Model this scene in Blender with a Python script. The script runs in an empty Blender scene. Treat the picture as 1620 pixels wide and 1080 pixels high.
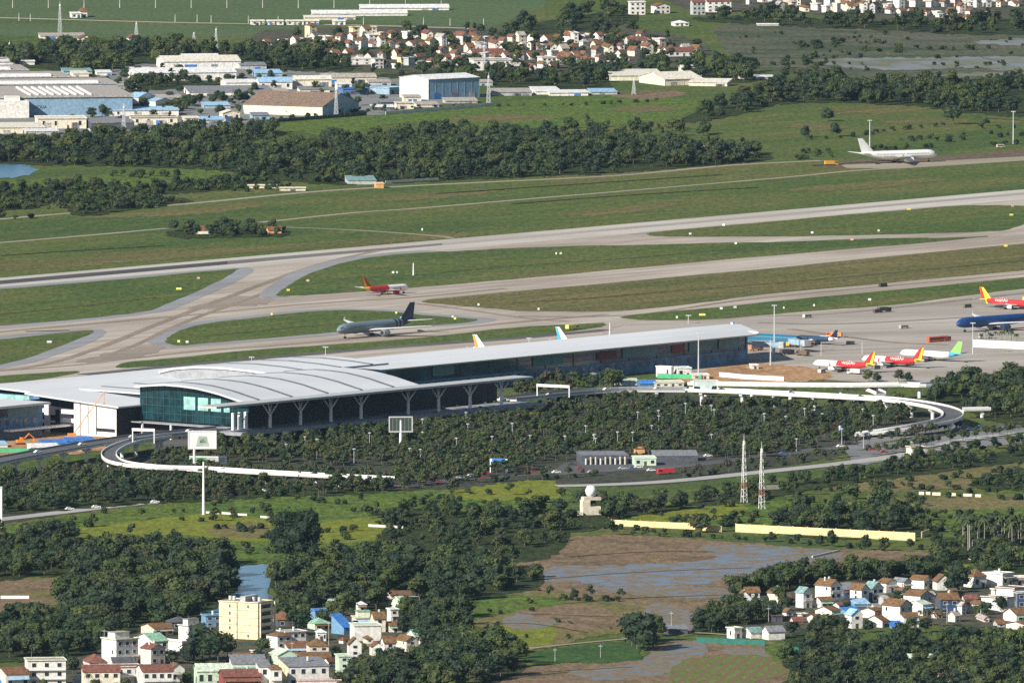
import bpy, math, random
from math import sin, cos, tan, radians as R, pi, hypot, atan2
from mathutils import Vector, Matrix, noise as mnoise
rnd = random.Random(7)
SC = bpy.context.scene
COL = SC.collection

# ------------------------------------------------------------------ camera (tele lens on a hill) and ground mapping
F = 26316.0                       # focal length in photo pixels (1620 wide)
PITCH = R(4.482)
CAM = Vector((0.0, -9300.0, 736.0))
_f = Vector((0, cos(PITCH), -sin(PITCH))); _u = Vector((0, sin(PITCH), cos(PITCH)))

def P(px, py, z=0.0):             # the place on the plane of height z seen at photo pixel (px, py)
    d = _f * F + Vector((1, 0, 0)) * (px - 810) + _u * (540 - py)
    k = (z - CAM.z) / d.z
    p = CAM + d * k
    return Vector((p.x, p.y, z))

def S(py, z=0.0):                 # metres per photo pixel at that height in the picture
    return (P(810, py, z) - CAM).length / F

def to_px(p):
    d = Vector(p) - CAM
    w = d.dot(_f)
    return 810 + d.x / w * F, 540 - d.dot(_u) / w * F

cam = bpy.data.objects.new('camera', bpy.data.cameras.new('camera')); COL.objects.link(cam)
cam.data.sensor_width = 36; cam.data.lens = F / 1620 * 36
cam.location = CAM; cam.rotation_euler = (pi / 2 - PITCH, 0, 0)
cam.data.clip_start = 50; cam.data.clip_end = 80000
SC.camera = cam

# ------------------------------------------------------------------ light
SUN_AZ, SUN_EL = R(47), R(31)     # the sun stands behind the camera, to its left
to_sun = Vector((-sin(SUN_AZ) * cos(SUN_EL), -cos(SUN_AZ) * cos(SUN_EL), sin(SUN_EL)))
sun = bpy.data.objects.new('sun', bpy.data.lights.new('sun', 'SUN')); COL.objects.link(sun)
sun.data.energy = 5.0; sun.data.angle = R(0.5); sun.data.color = (1.0, 0.94, 0.84)
sun.rotation_euler = (-to_sun).to_track_quat('-Z', 'Y').to_euler()
W = bpy.data.worlds.new('World'); SC.world = W; W.use_nodes = True
nt = W.node_tree
sky = nt.nodes.new('ShaderNodeTexSky'); sky.sky_type = 'NISHITA'; sky.sun_disc = False
sky.sun_elevation = SUN_EL; sky.sun_rotation = atan2(to_sun.x, to_sun.y)
sky.altitude = 300
bg = nt.nodes['Background']; bg.inputs['Strength'].default_value = 0.062
nt.links.new(sky.outputs[0], bg.inputs['Color'])
SC.view_settings.view_transform = 'Standard'; SC.view_settings.look = 'None'
SC.view_settings.exposure = 0.45; SC.view_settings.gamma = 1
SC.render.engine = 'CYCLES'
SC.cycles.max_bounces = 5; SC.cycles.diffuse_bounces = 2; SC.cycles.glossy_bounces = 2; SC.cycles.transparent_max_bounces = 4
SC.cycles.use_denoising = False

# ------------------------------------------------------------------ materials
MATS = {}
def nodes(name):
    m = bpy.data.materials.new(name); m.use_nodes = True
    t = m.node_tree
    return m, t, t.nodes['Principled BSDF']

def noise(t, scale, detail=3, rough=0.55, vec=None, dist=0.0):
    n = t.nodes.new('ShaderNodeTexNoise'); n.inputs['Scale'].default_value = scale
    n.inputs['Detail'].default_value = detail; n.inputs['Roughness'].default_value = rough
    n.inputs['Distortion'].default_value = dist
    if vec is not None: t.links.new(vec, n.inputs['Vector'])
    return n.outputs['Fac']

def ramp(t, fac, stops):
    r = t.nodes.new('ShaderNodeValToRGB'); e = r.color_ramp.elements
    while len(e) < len(stops): e.new(0.5)
    for k, (p, c) in enumerate(stops):
        e[k].position = p; e[k].color = (*c, 1) if len(c) == 3 else c
    t.links.new(fac, r.inputs['Fac'])
    return r.outputs['Color']

def mix(t, fac, a, b, mode='MIX'):
    n = t.nodes.new('ShaderNodeMix'); n.data_type = 'RGBA'; n.blend_type = mode
    for s, v in ((n.inputs[0], fac), (n.inputs[6], a), (n.inputs[7], b)):
        if isinstance(v, (int, float)): s.default_value = v
        elif isinstance(v, tuple): s.default_value = (*v, 1)
        else: t.links.new(v, s)
    return n.outputs[2]

def position(t, rot=0.0, sc=(1, 1, 1)):
    g = t.nodes.new('ShaderNodeNewGeometry'); m = t.nodes.new('ShaderNodeMapping')
    m.vector_type = 'TEXTURE'
    m.inputs['Rotation'].default_value = (0, 0, rot); m.inputs['Scale'].default_value = sc
    t.links.new(g.outputs['Position'], m.inputs['Vector'])
    return m.outputs['Vector']

def M(name, rgb, rough=0.75, var=0.16, scale=0.35, spec=0.3, metal=0.0):
    if name in MATS: return MATS[name]
    m, t, b = nodes(name)
    v = position(t)
    n = noise(t, scale, 4, 0.65, v)
    lo = tuple(c * (1 - var * 1.6) for c in rgb); hi = tuple(min(1, c * (1 + var)) for c in rgb)
    t.links.new(ramp(t, n, [(0.3, lo), (0.68, hi)]), b.inputs['Base Color'])
    b.inputs['Roughness'].default_value = rough; b.inputs['Specular IOR Level'].default_value = spec
    b.inputs['Metallic'].default_value = metal
    MATS[name] = m
    return m

def ground_mat(name, cols, big=0.006, mid=0.05, fine=0.45, rot=0.0, sc=(1, 1, 1), speck=0.35, stripe=None):
    """soil or grass: three sizes of mottling between the given colours"""
    m, t, b = nodes(name)
    v = position(t, rot, sc)
    c = ramp(t, noise(t, big, 5, 0.65, v, 0.6), [(0.38, cols[0]), (0.5, cols[1]), (0.62, cols[2])])
    c2 = ramp(t, noise(t, mid, 5, 0.7, v), [(0.36, cols[2]), (0.5, cols[0]), (0.64, cols[1])])
    c = mix(t, 0.45, c, c2)
    f = ramp(t, noise(t, fine, 3, 0.75, position(t)), [(0.3, (1 - speck,) * 3), (0.7, (1 + speck,) * 3)])
    c = mix(t, 1.0, c, f, 'MULTIPLY')
    f2 = ramp(t, noise(t, 0.28, 3, 0.8, position(t, 0, (1, 4, 1))), [(0.34, (1 - speck * .8,) * 3), (0.66, (1 + speck * .8,) * 3)])
    c = mix(t, 1.0, c, f2, 'MULTIPLY')
    if stripe:
        w = t.nodes.new('ShaderNodeTexWave'); w.inputs['Scale'].default_value = stripe[1]; w.inputs['Distortion'].default_value = 1.5
        t.links.new(position(t, stripe[0]), w.inputs['Vector'])
        c = mix(t, ramp(t, w.outputs['Fac'], [(0.35, (0, 0, 0)), (0.65, (1, 1, 1))]), c, stripe[2])
    t.links.new(c, b.inputs['Base Color'])
    b.inputs['Roughness'].default_value = 0.95; b.inputs['Specular IOR Level'].default_value = 0.1
    MATS[name] = m
    return m

def pave_mat(name, base, stain, along=50.0, amt=0.6, speck=0.12):
    """concrete or asphalt with long stains in the direction the wheels roll"""
    m, t, b = nodes(name)
    v = position(t, R(along), (14, 1, 1))
    n = noise(t, 0.10, 5, 0.65, v)
    c = ramp(t, n, [(0.36, tuple(s * amt + x * (1 - amt) for s, x in zip(stain, base))), (0.62, base)])
    n2 = noise(t, 0.012, 4, 0.6, position(t, R(along), (3, 1, 1)))
    c = mix(t, ramp(t, n2, [(0.44, (0, 0, 0)), (0.62, (0.62,) * 3)]), c, stain)
    f = ramp(t, noise(t, 0.6, 3, 0.7, position(t)), [(0.3, (1 - speck,) * 3), (0.7, (1 + speck,) * 3)])
    t.links.new(mix(t, 1.0, c, f, 'MULTIPLY'), b.inputs['Base Color'])
    b.inputs['Roughness'].default_value = 0.85; b.inputs['Specular IOR Level'].default_value = 0.2
    MATS[name] = m
    return m

def water_mat(name, deep=(0.03, 0.07, 0.10), rough=0.12, mud=None, cover=0.5, scale=0.03):
    """open water; with mud: flooded ground where wet and bare patches alternate"""
    m, t, b = nodes(name)
    v = position(t)
    bump = t.nodes.new('ShaderNodeBump'); bump.inputs['Strength'].default_value = 0.5; bump.inputs['Distance'].default_value = 0.25
    t.links.new(noise(t, 0.5, 4, 0.6, v), bump.inputs['Height'])
    t.links.new(bump.outputs['Normal'], b.inputs['Normal'])
    if mud is None:
        t.links.new(ramp(t, noise(t, 0.25, 4, 0.7, v), [(0.3, tuple(c * .8 for c in deep)), (0.7, tuple(c * 1.25 for c in deep))]), b.inputs['Base Color'])
        b.inputs['Roughness'].default_value = rough
    else:
        n = noise(t, scale, 6, 0.68, position(t, 0, (1.2, 1.5, 1)), 0.3)
        mask = ramp(t, n, [(cover - 0.06, (0, 0, 0)), (cover + 0.06, (1, 1, 1))])
        soil = ramp(t, noise(t, 0.35, 4, 0.75, v), [(0.3, tuple(c * .6 for c in mud)), (0.7, tuple(c * 1.35 for c in mud))])
        t.links.new(mix(t, mask, deep, soil), b.inputs['Base Color'])
        rr = ramp(t, n, [(cover - 0.06, (rough,) * 3), (cover + 0.06, (0.95,) * 3)])
        t.links.new(rr, b.inputs['Roughness'])
        ss = ramp(t, n, [(cover - 0.06, (0.5,) * 3), (cover + 0.06, (0.1,) * 3)])
        t.links.new(ss, b.inputs['Specular IOR Level'])
    MATS[name] = m
    return m

def leaf_mat(name, cols, var=0.35):
    m, t, b = nodes(name)
    o = t.nodes.new('ShaderNodeObjectInfo')
    c = ramp(t, o.outputs['Random'], [(k / (len(cols) - 1), col) for k, col in enumerate(cols)])
    g = t.nodes.new('ShaderNodeNewGeometry')
    f = ramp(t, noise(t, 0.8, 2, 0.6, g.outputs['Position']), [(0.3, (1 - var,) * 3), (0.7, (1 + var * 1.2,) * 3)])
    t.links.new(mix(t, 1.0, c, f, 'MULTIPLY'), b.inputs['Base Color'])
    b.inputs['Roughness'].default_value = 0.7; b.inputs['Specular IOR Level'].default_value = 0.2
    MATS[name] = m
    return m

WALLS = {'white': (0.74, 0.715, 0.665), 'cream': (0.75, 0.68, 0.54), 'yellow': (0.84, 0.72, 0.42), 'beige': (0.66, 0.58, 0.48),
         'grey': (0.45, 0.46, 0.46), 'blue': (0.16, 0.30, 0.46), 'mint': (0.55, 0.70, 0.52), 'pink': (0.72, 0.58, 0.54),
         'navy': (0.05, 0.09, 0.20), 'orange': (0.72, 0.38, 0.16), 'dark': (0.09, 0.10, 0.12), 'steel': (0.30, 0.42, 0.50),
         'red': (0.28, 0.07, 0.06)}
ROOFS = {'brown': (0.185, 0.105, 0.050), 'rust': (0.20, 0.095, 0.052), 'brick': (0.20, 0.085, 0.062), 'grey': (0.22, 0.23, 0.25), 'teal': (0.20, 0.33, 0.32),
         'green': (0.26, 0.46, 0.32), 'mint': (0.56, 0.66, 0.52), 'white': (0.78, 0.78, 0.76), 'cream': (0.72, 0.68, 0.58), 'blue': (0.05, 0.20, 0.55),
         'sky': (0.32, 0.52, 0.70), 'dark': (0.10, 0.10, 0.11), 'olive': (0.40, 0.40, 0.28), 'crimson': (0.27, 0.06, 0.055), 'tin': (0.42, 0.38, 0.34)}
def wallm(k): return M('wall_paint_' + k, WALLS[k], 0.85, 0.20, 0.6)
def roofm(k): return M('roof_' + k, ROOFS[k], 0.8, 0.36, 0.7)
def paint(k, rgb, rough=0.4, var=0.05, metal=0.0): return M('paint_' + k, rgb, rough, var, 1.0, 0.5, metal)
PTRUNK = M('palm_bark', (0.36, 0.33, 0.28), 0.9, 0.2, 1.5)
GLASS = M('dark_glass', (0.03, 0.04, 0.05), 0.15, 0.3, 0.8, 0.5)
TRUNK = M('bark', (0.16, 0.13, 0.10), 0.9, 0.3, 1.5)
STEEL = M('galvanised_steel', (0.55, 0.57, 0.58), 0.5, 0.1, 1.0)
CONC = M('pale_concrete', (0.62, 0.60, 0.56), 0.85, 0.15, 0.4)
WHITE = M('white_enamel', (0.80, 0.80, 0.78), 0.45, 0.06, 0.6, 0.5)

# ------------------------------------------------------------------ mesh builder
class MB:
    def __init__(s): s.v = []; s.f = []; s.m = []
    def poly(s, pts, mi=0):
        n = len(s.v); s.v += [tuple(p) for p in pts]; s.f.append(tuple(range(n, n + len(pts)))); s.m.append(mi); return s
    def box(s, x0, y0, z0, x1, y1, z1, mi=0, top=None):
        n = len(s.v)
        s.v += [(x0, y0, z0), (x1, y0, z0), (x1, y1, z0), (x0, y1, z0), (x0, y0, z1), (x1, y0, z1), (x1, y1, z1), (x0, y1, z1)]
        for q in ((0, 3, 2, 1), (4, 5, 6, 7), (0, 1, 5, 4), (1, 2, 6, 5), (2, 3, 7, 6), (3, 0, 4, 7)):
            s.f.append(tuple(n + k for k in q)); s.m.append(mi)
        if top is not None: s.m[-5] = top
        return s
    def prism(s, pts, z0, z1, mi=0, top=None):
        a = sum(p[0] * q[1] - q[0] * p[1] for p, q in zip(pts, pts[1:] + pts[:1]))
        if a < 0: pts = pts[::-1]
        k = len(pts); n = len(s.v)
        s.v += [(p[0], p[1], z0) for p in pts] + [(p[0], p[1], z1) for p in pts]
        s.f.append(tuple(range(n + k - 1, n - 1, -1))); s.m.append(mi)
        s.f.append(tuple(range(n + k, n + 2 * k))); s.m.append(mi if top is None else top)
        for i in range(k):
            j = (i + 1) % k
            s.f.append((n + i, n + j, n + k + j, n + k + i)); s.m.append(mi)
        return s
    def rings(s, rr, mi=0, close=True, cap=True):
        n = len(s.v); k = len(rr[0])
        for r in rr: s.v += [tuple(p) for p in r]
        for a in range(len(rr) - 1):
            for i in range(k if close else k - 1):
                j = (i + 1) % k
                s.f.append((n + a * k + i, n + a * k + j, n + (a + 1) * k + j, n + (a + 1) * k + i))
                s.m.append(mi[a] if isinstance(mi, (list, tuple)) else mi)
        if cap:
            m0 = mi[0] if isinstance(mi, (list, tuple)) else mi; m1 = mi[-1] if isinstance(mi, (list, tuple)) else mi
            s.f.append(tuple(range(n + k - 1, n - 1, -1))); s.m.append(m0)
            e = n + (len(rr) - 1) * k
            s.f.append(tuple(range(e, e + k))); s.m.append(m1)
        return s
    def tube(s, p0, p1, r0, r1=None, n=6, mi=0):
        p0 = Vector(p0); p1 = Vector(p1); r1 = r0 if r1 is None else r1
        d = (p1 - p0).normalized(); a = d.orthogonal().normalized(); b = d.cross(a)
        rr = []
        for p, r in ((p0, r0), (p1, r1)):
            rr.append([p + a * (r * cos(2 * pi * i / n)) + b * (r * sin(2 * pi * i / n)) for i in range(n)])
        return s.rings(rr, mi)
    def bar(s, p0, p1, w, h, mi=0):
        """a straight beam with an upright rectangular section"""
        p0 = Vector(p0); p1 = Vector(p1); d = p1 - p0; n = Vector((-d.y, d.x, 0)).normalized() * (w / 2); z = Vector((0, 0, h / 2))
        return s.rings([[p - n - z, p + n - z, p + n + z, p - n + z] for p in (p0, p1)], mi)
    def ball(s, c, rx, ry, rz, mi=0, n=8, k=5):
        rr = []
        for a in range(1, k):
            t = pi * a / k
            rr.append([(c[0] + rx * sin(t) * cos(2 * pi * i / n), c[1] + ry * sin(t) * sin(2 * pi * i / n), c[2] - rz * cos(t)) for i in range(n)])
        return s.rings(rr, mi)
    def mesh(s, name, mats):
        me = bpy.data.meshes.new(name); me.from_pydata(s.v, [], s.f); me.update()
        for m in (mats if isinstance(mats, (list, tuple)) else [mats]): me.materials.append(m)
        if len(me.materials) > 1: me.polygons.foreach_set('material_index', s.m)
        return me
    def build(s, name, mats, parent=None, loc=None, smooth=False):
        o = bpy.data.objects.new(name, s.mesh(name, mats)); COL.objects.link(o)
        if parent is not None: o.parent = parent
        if loc is not None: o.location = loc
        if smooth: o.data.polygons.foreach_set('use_smooth', [True] * len(o.data.polygons))
        return o

def tag(o, label, cat, group=None, kind=None):
    if label: o['label'] = label
    if cat: o['category'] = cat
    if group: o['group'] = group
    if kind: o['kind'] = kind
    return o

def thing(name, loc, label, cat, group=None, rz=0.0):
    o = bpy.data.objects.new(name, None); COL.objects.link(o); o.location = loc; o.rotation_euler = (0, 0, rz)
    o.empty_display_size = 2
    return tag(o, label, cat, group)

def copy_tree(o, parent=None):
    c = o.copy(); COL.objects.link(c)
    if parent is not None: c.parent = parent
    for ch in o.children: copy_tree(ch, c)
    return c

def smooth_px(pts, closed=True, k=6):
    out = []; n = len(pts)
    for i in range(n if closed else n - 1):
        g = lambda j: pts[j % n] if closed else pts[max(0, min(n - 1, j))]
        a, b, c, d = g(i - 1), g(i), g(i + 1), g(i + 2)
        for q in range(k):
            t = q / k
            out.append(tuple(0.5 * (2 * b[e] + (c[e] - a[e]) * t + (2 * a[e] - 5 * b[e] + 4 * c[e] - d[e]) * t * t + (3 * b[e] - a[e] - 3 * c[e] + d[e]) * t ** 3) for e in range(len(b))))
    if not closed: out.append(tuple(pts[-1]))
    return out

SHEETS = [0]
jit = random.Random(21)
def sheet(name, pts, mat, z=0.05, smooth=True, kind='structure', ragged=None):
    pp = smooth_px(pts) if smooth else list(pts)
    SHEETS[0] += 1; z += SHEETS[0] * 0.0006           # no two sheets lie in one plane
    if ragged is None: ragged = smooth
    if ragged:                     # natural edges: broken up, never a clean curve
        out = []
        for a, c in zip(pp, pp[1:] + pp[:1]):
            n = max(1, int(hypot(c[0] - a[0], c[1] - a[1]) / 7))
            for k in range(n): t = k / n; out.append((a[0] + (c[0] - a[0]) * t + jit.uniform(-6, 6), a[1] + (c[1] - a[1]) * t + jit.uniform(-1.5, 1.5)))
        pp = out
    b = MB(); q = [P(x, y, z) for x, y in pp]
    a = sum(p.x * r.y - r.x * p.y for p, r in zip(q, q[1:] + q[:1]))
    if a < 0: q.reverse()
    c = sum(q, Vector()) / len(q)
    b.poly([p - c for p in q])
    o = b.build(name, mat, loc=c); o['kind'] = kind
    return o

def strip(name, pts, w, mat, z=0.1, smooth=True):
    """a road: a centre line given in photo pixels, a real width in metres"""
    pp = smooth_px(pts, False) if smooth else pts
    SHEETS[0] += 1; z += SHEETS[0] * 0.0006
    q = [P(x, y, z) for x, y in pp]; b = MB(); L = []; Rr = []
    for i, p in enumerate(q):
        d = (q[min(i + 1, len(q) - 1)] - q[max(i - 1, 0)]).normalized(); n = Vector((-d.y, d.x, 0)) * (w / 2)
        L.append(p + n); Rr.append(p - n)
    c = q[len(q) // 2]
    for i in range(len(q) - 1): b.poly([Rr[i] - c, Rr[i + 1] - c, L[i + 1] - c, L[i] - c])
    o = b.build(name, mat, loc=c); o['kind'] = 'structure'
    return o

def lettering(text, size, mat, parent, centre=False):
    c = bpy.data.curves.new('lettering', 'FONT'); c.body = text; c.size = size; c.extrude = .02
    if centre: c.align_x = 'CENTER'
    t = bpy.data.objects.new('lettering_curve', c); COL.objects.link(t); bpy.context.view_layer.update()
    me = bpy.data.meshes.new_from_object(t.evaluated_get(bpy.context.evaluated_depsgraph_get())); bpy.data.objects.remove(t); me.materials.clear(); me.materials.append(mat)
    o = bpy.data.objects.new('lettering', me); COL.objects.link(o); o.parent = parent
    return o

def haze(density, top=770.0):      # the air between the hill and the plain
    b = MB(); b.box(-16000, -13000, -1.0, 16000, 26000, top)
    m = bpy.data.materials.new('air'); m.use_nodes = True; t = m.node_tree; t.nodes.clear()
    o = t.nodes.new('ShaderNodeOutputMaterial'); v = t.nodes.new('ShaderNodeVolumePrincipled')
    v.inputs['Color'].default_value = (0.50, 0.76, 1.0, 1); v.inputs['Density'].default_value = density; v.inputs['Anisotropy'].default_value = 0.2
    t.links.new(v.outputs[0], o.inputs['Volume'])
    h = b.build('haze', m); h['kind'] = 'stuff'
    return h
# ------------------------------------------------------------------ ground, fields, water
AX = R(50)                         # direction of the runways: AX from the picture's horizontal, going away
GRASS = ground_mat('airfield_grass', [(0.0526, 0.0928, 0.0246), (0.0929, 0.1248, 0.0295), (0.1515, 0.1325, 0.0476)], 0.009, 0.05, 0.6, AX, (3.5, 1, 1), 0.40)
GRASS_DRY = ground_mat('mown_dry_grass', [(0.0815, 0.0991, 0.0293), (0.1773, 0.1395, 0.0621), (0.1149, 0.1102, 0.0362)], 0.012, 0.06, 0.6, AX, (9, 1, 1), 0.38)
GRASS_LUSH = ground_mat('lush_grass', [(0.0607, 0.1163, 0.0237), (0.1163, 0.1536, 0.0282), (0.0860, 0.1256, 0.0266)], 0.02, 0.07, 0.6, 0, (1, 1, 1), 0.55)
GRASS_LIME = ground_mat('yellow_green_grass', [(0.1328, 0.1702, 0.0192), (0.1904, 0.1971, 0.0312), (0.1461, 0.1658, 0.0270)], 0.02, 0.09, 0.6, 0, (1, 1, 1), 0.35)
SCRUB = ground_mat('shaded_scrub', [(0.0224, 0.0345, 0.0135), (0.0480, 0.0638, 0.0210), (0.0320, 0.0435, 0.0165)], 0.03, 0.12, 0.5, 0, (1, 1, 1), 0.5)  # scrub, coloured darker to stand in for shade between trees
MARSH = ground_mat('marsh_ground', [(0.0560, 0.0800, 0.0400), (0.1360, 0.1200, 0.0880), (0.0400, 0.0640, 0.0336)], 0.009, 0.03, 0.25, 0, (2.5, 1, 1), 0.4)
RICE = ground_mat('rice_field', [(0.0734, 0.1206, 0.0494), (0.0989, 0.1385, 0.0590), (0.0847, 0.1145, 0.0570)], 0.008, 0.05, 0.3, 0, (1.5, 1, 1), 0.25)
MUD = ground_mat('ploughed_mud', [(0.1281, 0.0950, 0.0580), (0.2365, 0.1634, 0.1063), (0.1676, 0.1330, 0.0676)], 0.02, 0.1, 0.6, 0, (1, 1, 1), 0.38)
OLIVE = ground_mat('stubble_field', [(0.1403, 0.1271, 0.0496), (0.1997, 0.1517, 0.0736), (0.1020, 0.1189, 0.0360)], 0.02, 0.07, 0.6, 0, (1, 1, 1), 0.35)
EARTH = ground_mat('bare_orange_earth', [(0.36, 0.20, 0.10), (0.46, 0.30, 0.17), (0.28, 0.17, 0.09)], 0.03, 0.1, 0.5, 0, (1, 1, 1), 0.3)
OLIVE_D = ground_mat('ditch_grass', [(0.050, 0.050, 0.022), (0.095, 0.072, 0.036), (0.040, 0.060, 0.020)], 0.02, 0.06, 0.6, 0, (1, 1, 1), 0.4)
STAIN_G = ground_mat('bare_brown_verge', [(0.12, 0.085, 0.06), (0.16, 0.12, 0.085), (0.10, 0.095, 0.05)], 0.02, 0.08, 0.5, 0, (1, 1, 1), 0.35)
CROPS = ground_mat('crop_rows', [(0.10, 0.155, 0.038), (0.15, 0.175, 0.05), (0.12, 0.155, 0.045)], 0.02, 0.09, 0.6, 0, (1, 1, 1), 0.3, (R(-8), 0.055, (0.17, 0.12, 0.07)))
WET_MUD = water_mat('flooded_mud', (0.16, 0.20, 0.26), 0.36, (0.195, 0.155, 0.110), 0.495, 0.11)
WET_MUD2 = water_mat('wet_mud', (0.16, 0.19, 0.24), 0.38, (0.195, 0.157, 0.103), 0.46, 0.13)
POND = water_mat('pond_water', (0.10, 0.22, 0.34), 0.25)
MARSH_WATER = water_mat('marsh_water', (0.20, 0.22, 0.22), 0.5, (0.15, 0.155, 0.11), 0.50, 0.025)
CONCRETE = pave_mat('airfield_concrete', (0.50, 0.45, 0.39), (0.27, 0.215, 0.17), 50, 0.72)
RUNWAY = pave_mat('runway_concrete', (0.54, 0.51, 0.46), (0.36, 0.32, 0.28), 50, 0.5)
APRON = pave_mat('apron_concrete', (0.46, 0.42, 0.37), (0.25, 0.22, 0.19), 20, 0.6)
SHOULDER = pave_mat('shoulder_asphalt', (0.30, 0.31, 0.325), (0.20, 0.20, 0.21), 50, 0.6)
RUBBER = pave_mat('tyre_rubber', (0.055, 0.055, 0.058), (0.10, 0.10, 0.10), 50, 0.5, 0.3)
RUBBER_PALE = pave_mat('faded_tyre_rubber', (0.30, 0.27, 0.24), (0.40, 0.37, 0.33), 50, 0.5, 0.2)
ASPHALT = pave_mat('road_asphalt', (0.125, 0.125, 0.132), (0.075, 0.075, 0.08), 20, 0.5)
LOT = pave_mat('car_park_asphalt', (0.23, 0.23, 0.235), (0.14, 0.14, 0.145), 20, 0.55)
ROAD_PALE = pave_mat('pale_road', (0.42, 0.41, 0.40), (0.30, 0.29, 0.28), 20, 0.4)
DIRT = pave_mat('dirt_track', (0.36, 0.31, 0.24), (0.25, 0.23, 0.16), 20, 0.5, 0.2)
PLANTED = ground_mat('planted_bed', [(0.040, 0.046, 0.030), (0.075, 0.075, 0.055), (0.052, 0.064, 0.034)], 0.02, 0.1, 0.5, 0, (1, 1, 1), 0.35)
YARD = pave_mat('factory_yard', (0.24, 0.24, 0.23), (0.15, 0.16, 0.15), 20, 0.5)
VILLAGE = ground_mat('village_lanes', [(0.060, 0.065, 0.042), (0.120, 0.105, 0.080), (0.040, 0.055, 0.028)], 0.03, 0.12, 0.5, 0, (1, 1, 1), 0.35)

def ground_sheet():
    b = MB(); xs = [-15500, -4000, -1500, 0, 1500, 4000, 15500]; ys = [-12500, -4000, -2000, -500, 1500, 4000, 12000, 25500]
    for i in range(len(xs) - 1):
        for j in range(len(ys) - 1):
            b.poly([(xs[i], ys[j], 0), (xs[i + 1], ys[j], 0), (xs[i + 1], ys[j + 1], 0), (xs[i], ys[j + 1], 0)])
    o = b.build('ground', GRASS); o['kind'] = 'structure'
ground_sheet()

# far fields and marsh
sheet('rice_field', [(-60, -60), (900, -60), (860, 12), (780, 44), (560, 36), (250, 33), (-60, 25)], RICE, 0.06, False)
sheet('rice_field', [(-60, 36), (250, 40), (480, 42), (420, 58), (200, 60), (-60, 56)], RICE, 0.06, False)
strip('country_road', [(-40, 27), (240, 35), (400, 38), (560, 40), (740, 45)], 9, ROAD_PALE, 0.12)
sheet('marsh', [(1130, 45), (1240, 38), (1400, 44), (1700, 44), (1700, 135), (1400, 128), (1260, 118), (1180, 100)], MARSH, 0.06)
sheet('marsh_water', [(1298, 95), (1450, 91), (1620, 90), (1720, 94), (1720, 108), (1600, 112), (1530, 107), (1420, 111), (1320, 104)], MARSH_WATER, 0.12)
sheet('marsh_water', [(1500, 117), (1620, 114), (1720, 117), (1720, 121), (1600, 122), (1500, 121)], MARSH_WATER, 0.12)
sheet('marsh_water', [(1540, 66), (1620, 62), (1700, 64), (1700, 74), (1600, 72)], MARSH_WATER, 0.12)
sheet('village_ground', [(405, 55), (520, 44), (760, 44), (1000, 44), (1120, 78), (1060, 105), (800, 118), (560, 112), (450, 92)], VILLAGE, 0.08)
sheet('village_ground', [(1080, -40), (1700, -40), (1650, 30), (1400, 32), (1240, 20), (1090, 18)], VILLAGE, 0.08)
sheet('factory_yard', [(-60, 125), (200, 100), (480, 110), (700, 128), (770, 152), (600, 182), (400, 195), (200, 212), (-60, 222)], YARD, 0.07, False)
for pts in ([(1290, 176), (1350, 168), (1460, 172), (1420, 178), (1340, 180)], [(1380, 190), (1470, 186), (1540, 192), (1460, 197)], [(1240, 200), (1300, 196), (1350, 202), (1290, 206)], [(1540, 186), (1600, 188), (1650, 192), (1590, 194)], [(700, 190), (800, 182), (880, 186), (800, 194)], [(960, 172), (1040, 166), (1080, 172), (1010, 178)], [(120, 345), (300, 330), (420, 322), (330, 338)], [(560, 318), (700, 305), (800, 300), (690, 314)], [(80, 410), (220, 396), (330, 390), (200, 408)], [(1240, 300), (1420, 284), (1500, 284), (1360, 300)], [(880, 340), (1000, 326), (1080, 322), (980, 338)]):
    sheet('dry_grass_patch', pts, GRASS_DRY, 0.075)
sheet('grass_field', [(420, 190), (700, 172), (960, 152), (1100, 160), (1060, 190), (860, 205), (640, 196), (520, 215)], GRASS_LUSH, 0.06)
sheet('rubble_ground', [(970, 150), (1060, 143), (1085, 150), (1010, 158)], MUD, 0.09)
sheet('far_pond', [(-40, 262), (40, 261), (58, 271), (22, 281), (-40, 282)], POND, 0.12)
sheet('grass_field', [(-40, 288), (100, 282), (330, 262), (340, 280), (120, 305), (-40, 310)], GRASS_LUSH, 0.06)
# airfield: grass strips between the pavements lie on one sheet of concrete
sheet('mown_grass', [(-60, 432), (405, 400), (720, 375), (700, 366), (470, 385), (-60, 418)], GRASS_DRY, 0.07)
strip('perimeter_track', [(-40, 387), (120, 374), (265, 361)], 6, DIRT, 0.1)
strip('perimeter_track', [(410, 352), (555, 337), (655, 330), (810, 317), (1215, 283), (1340, 271), (1420, 266)], 6, DIRT, 0.1)
strip('perimeter_track', [(440, 359), (560, 364), (690, 373), (715, 377)], 5, DIRT, 0.1)
sheet('turning_pad', [(1330, 261), (1480, 255), (1700, 243), (1700, 249), (1500, 262), (1420, 267), (1340, 266)], DIRT, 0.09, False)
sheet('bare_verge', [(1290, 262), (1400, 250), (1500, 246), (1700, 232), (1700, 244), (1480, 256), (1340, 264)], STAIN_G, 0.08)
strip('patrol_road', [(-40, 350), (100, 338), (300, 322), (500, 303), (690, 292), (860, 284), (1000, 276), (1150, 262), (1300, 254)], 8, DIRT, 0.1)
runway_px = [(-80, 446.5), (1720, 291), (1720, 307), (-80, 463)]
sheet('airfield_pavement', [(-100, 459), (-60, 600), (-60, 660), (300, 640), (620, 600), (900, 580), (1190, 600), (1300, 600), (1480, 612), (1560, 600), (1720, 590), (1720, 300)], CONCRETE, 0.10, False)
sheet('runway', runway_px, RUNWAY, 0.14, False)
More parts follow.
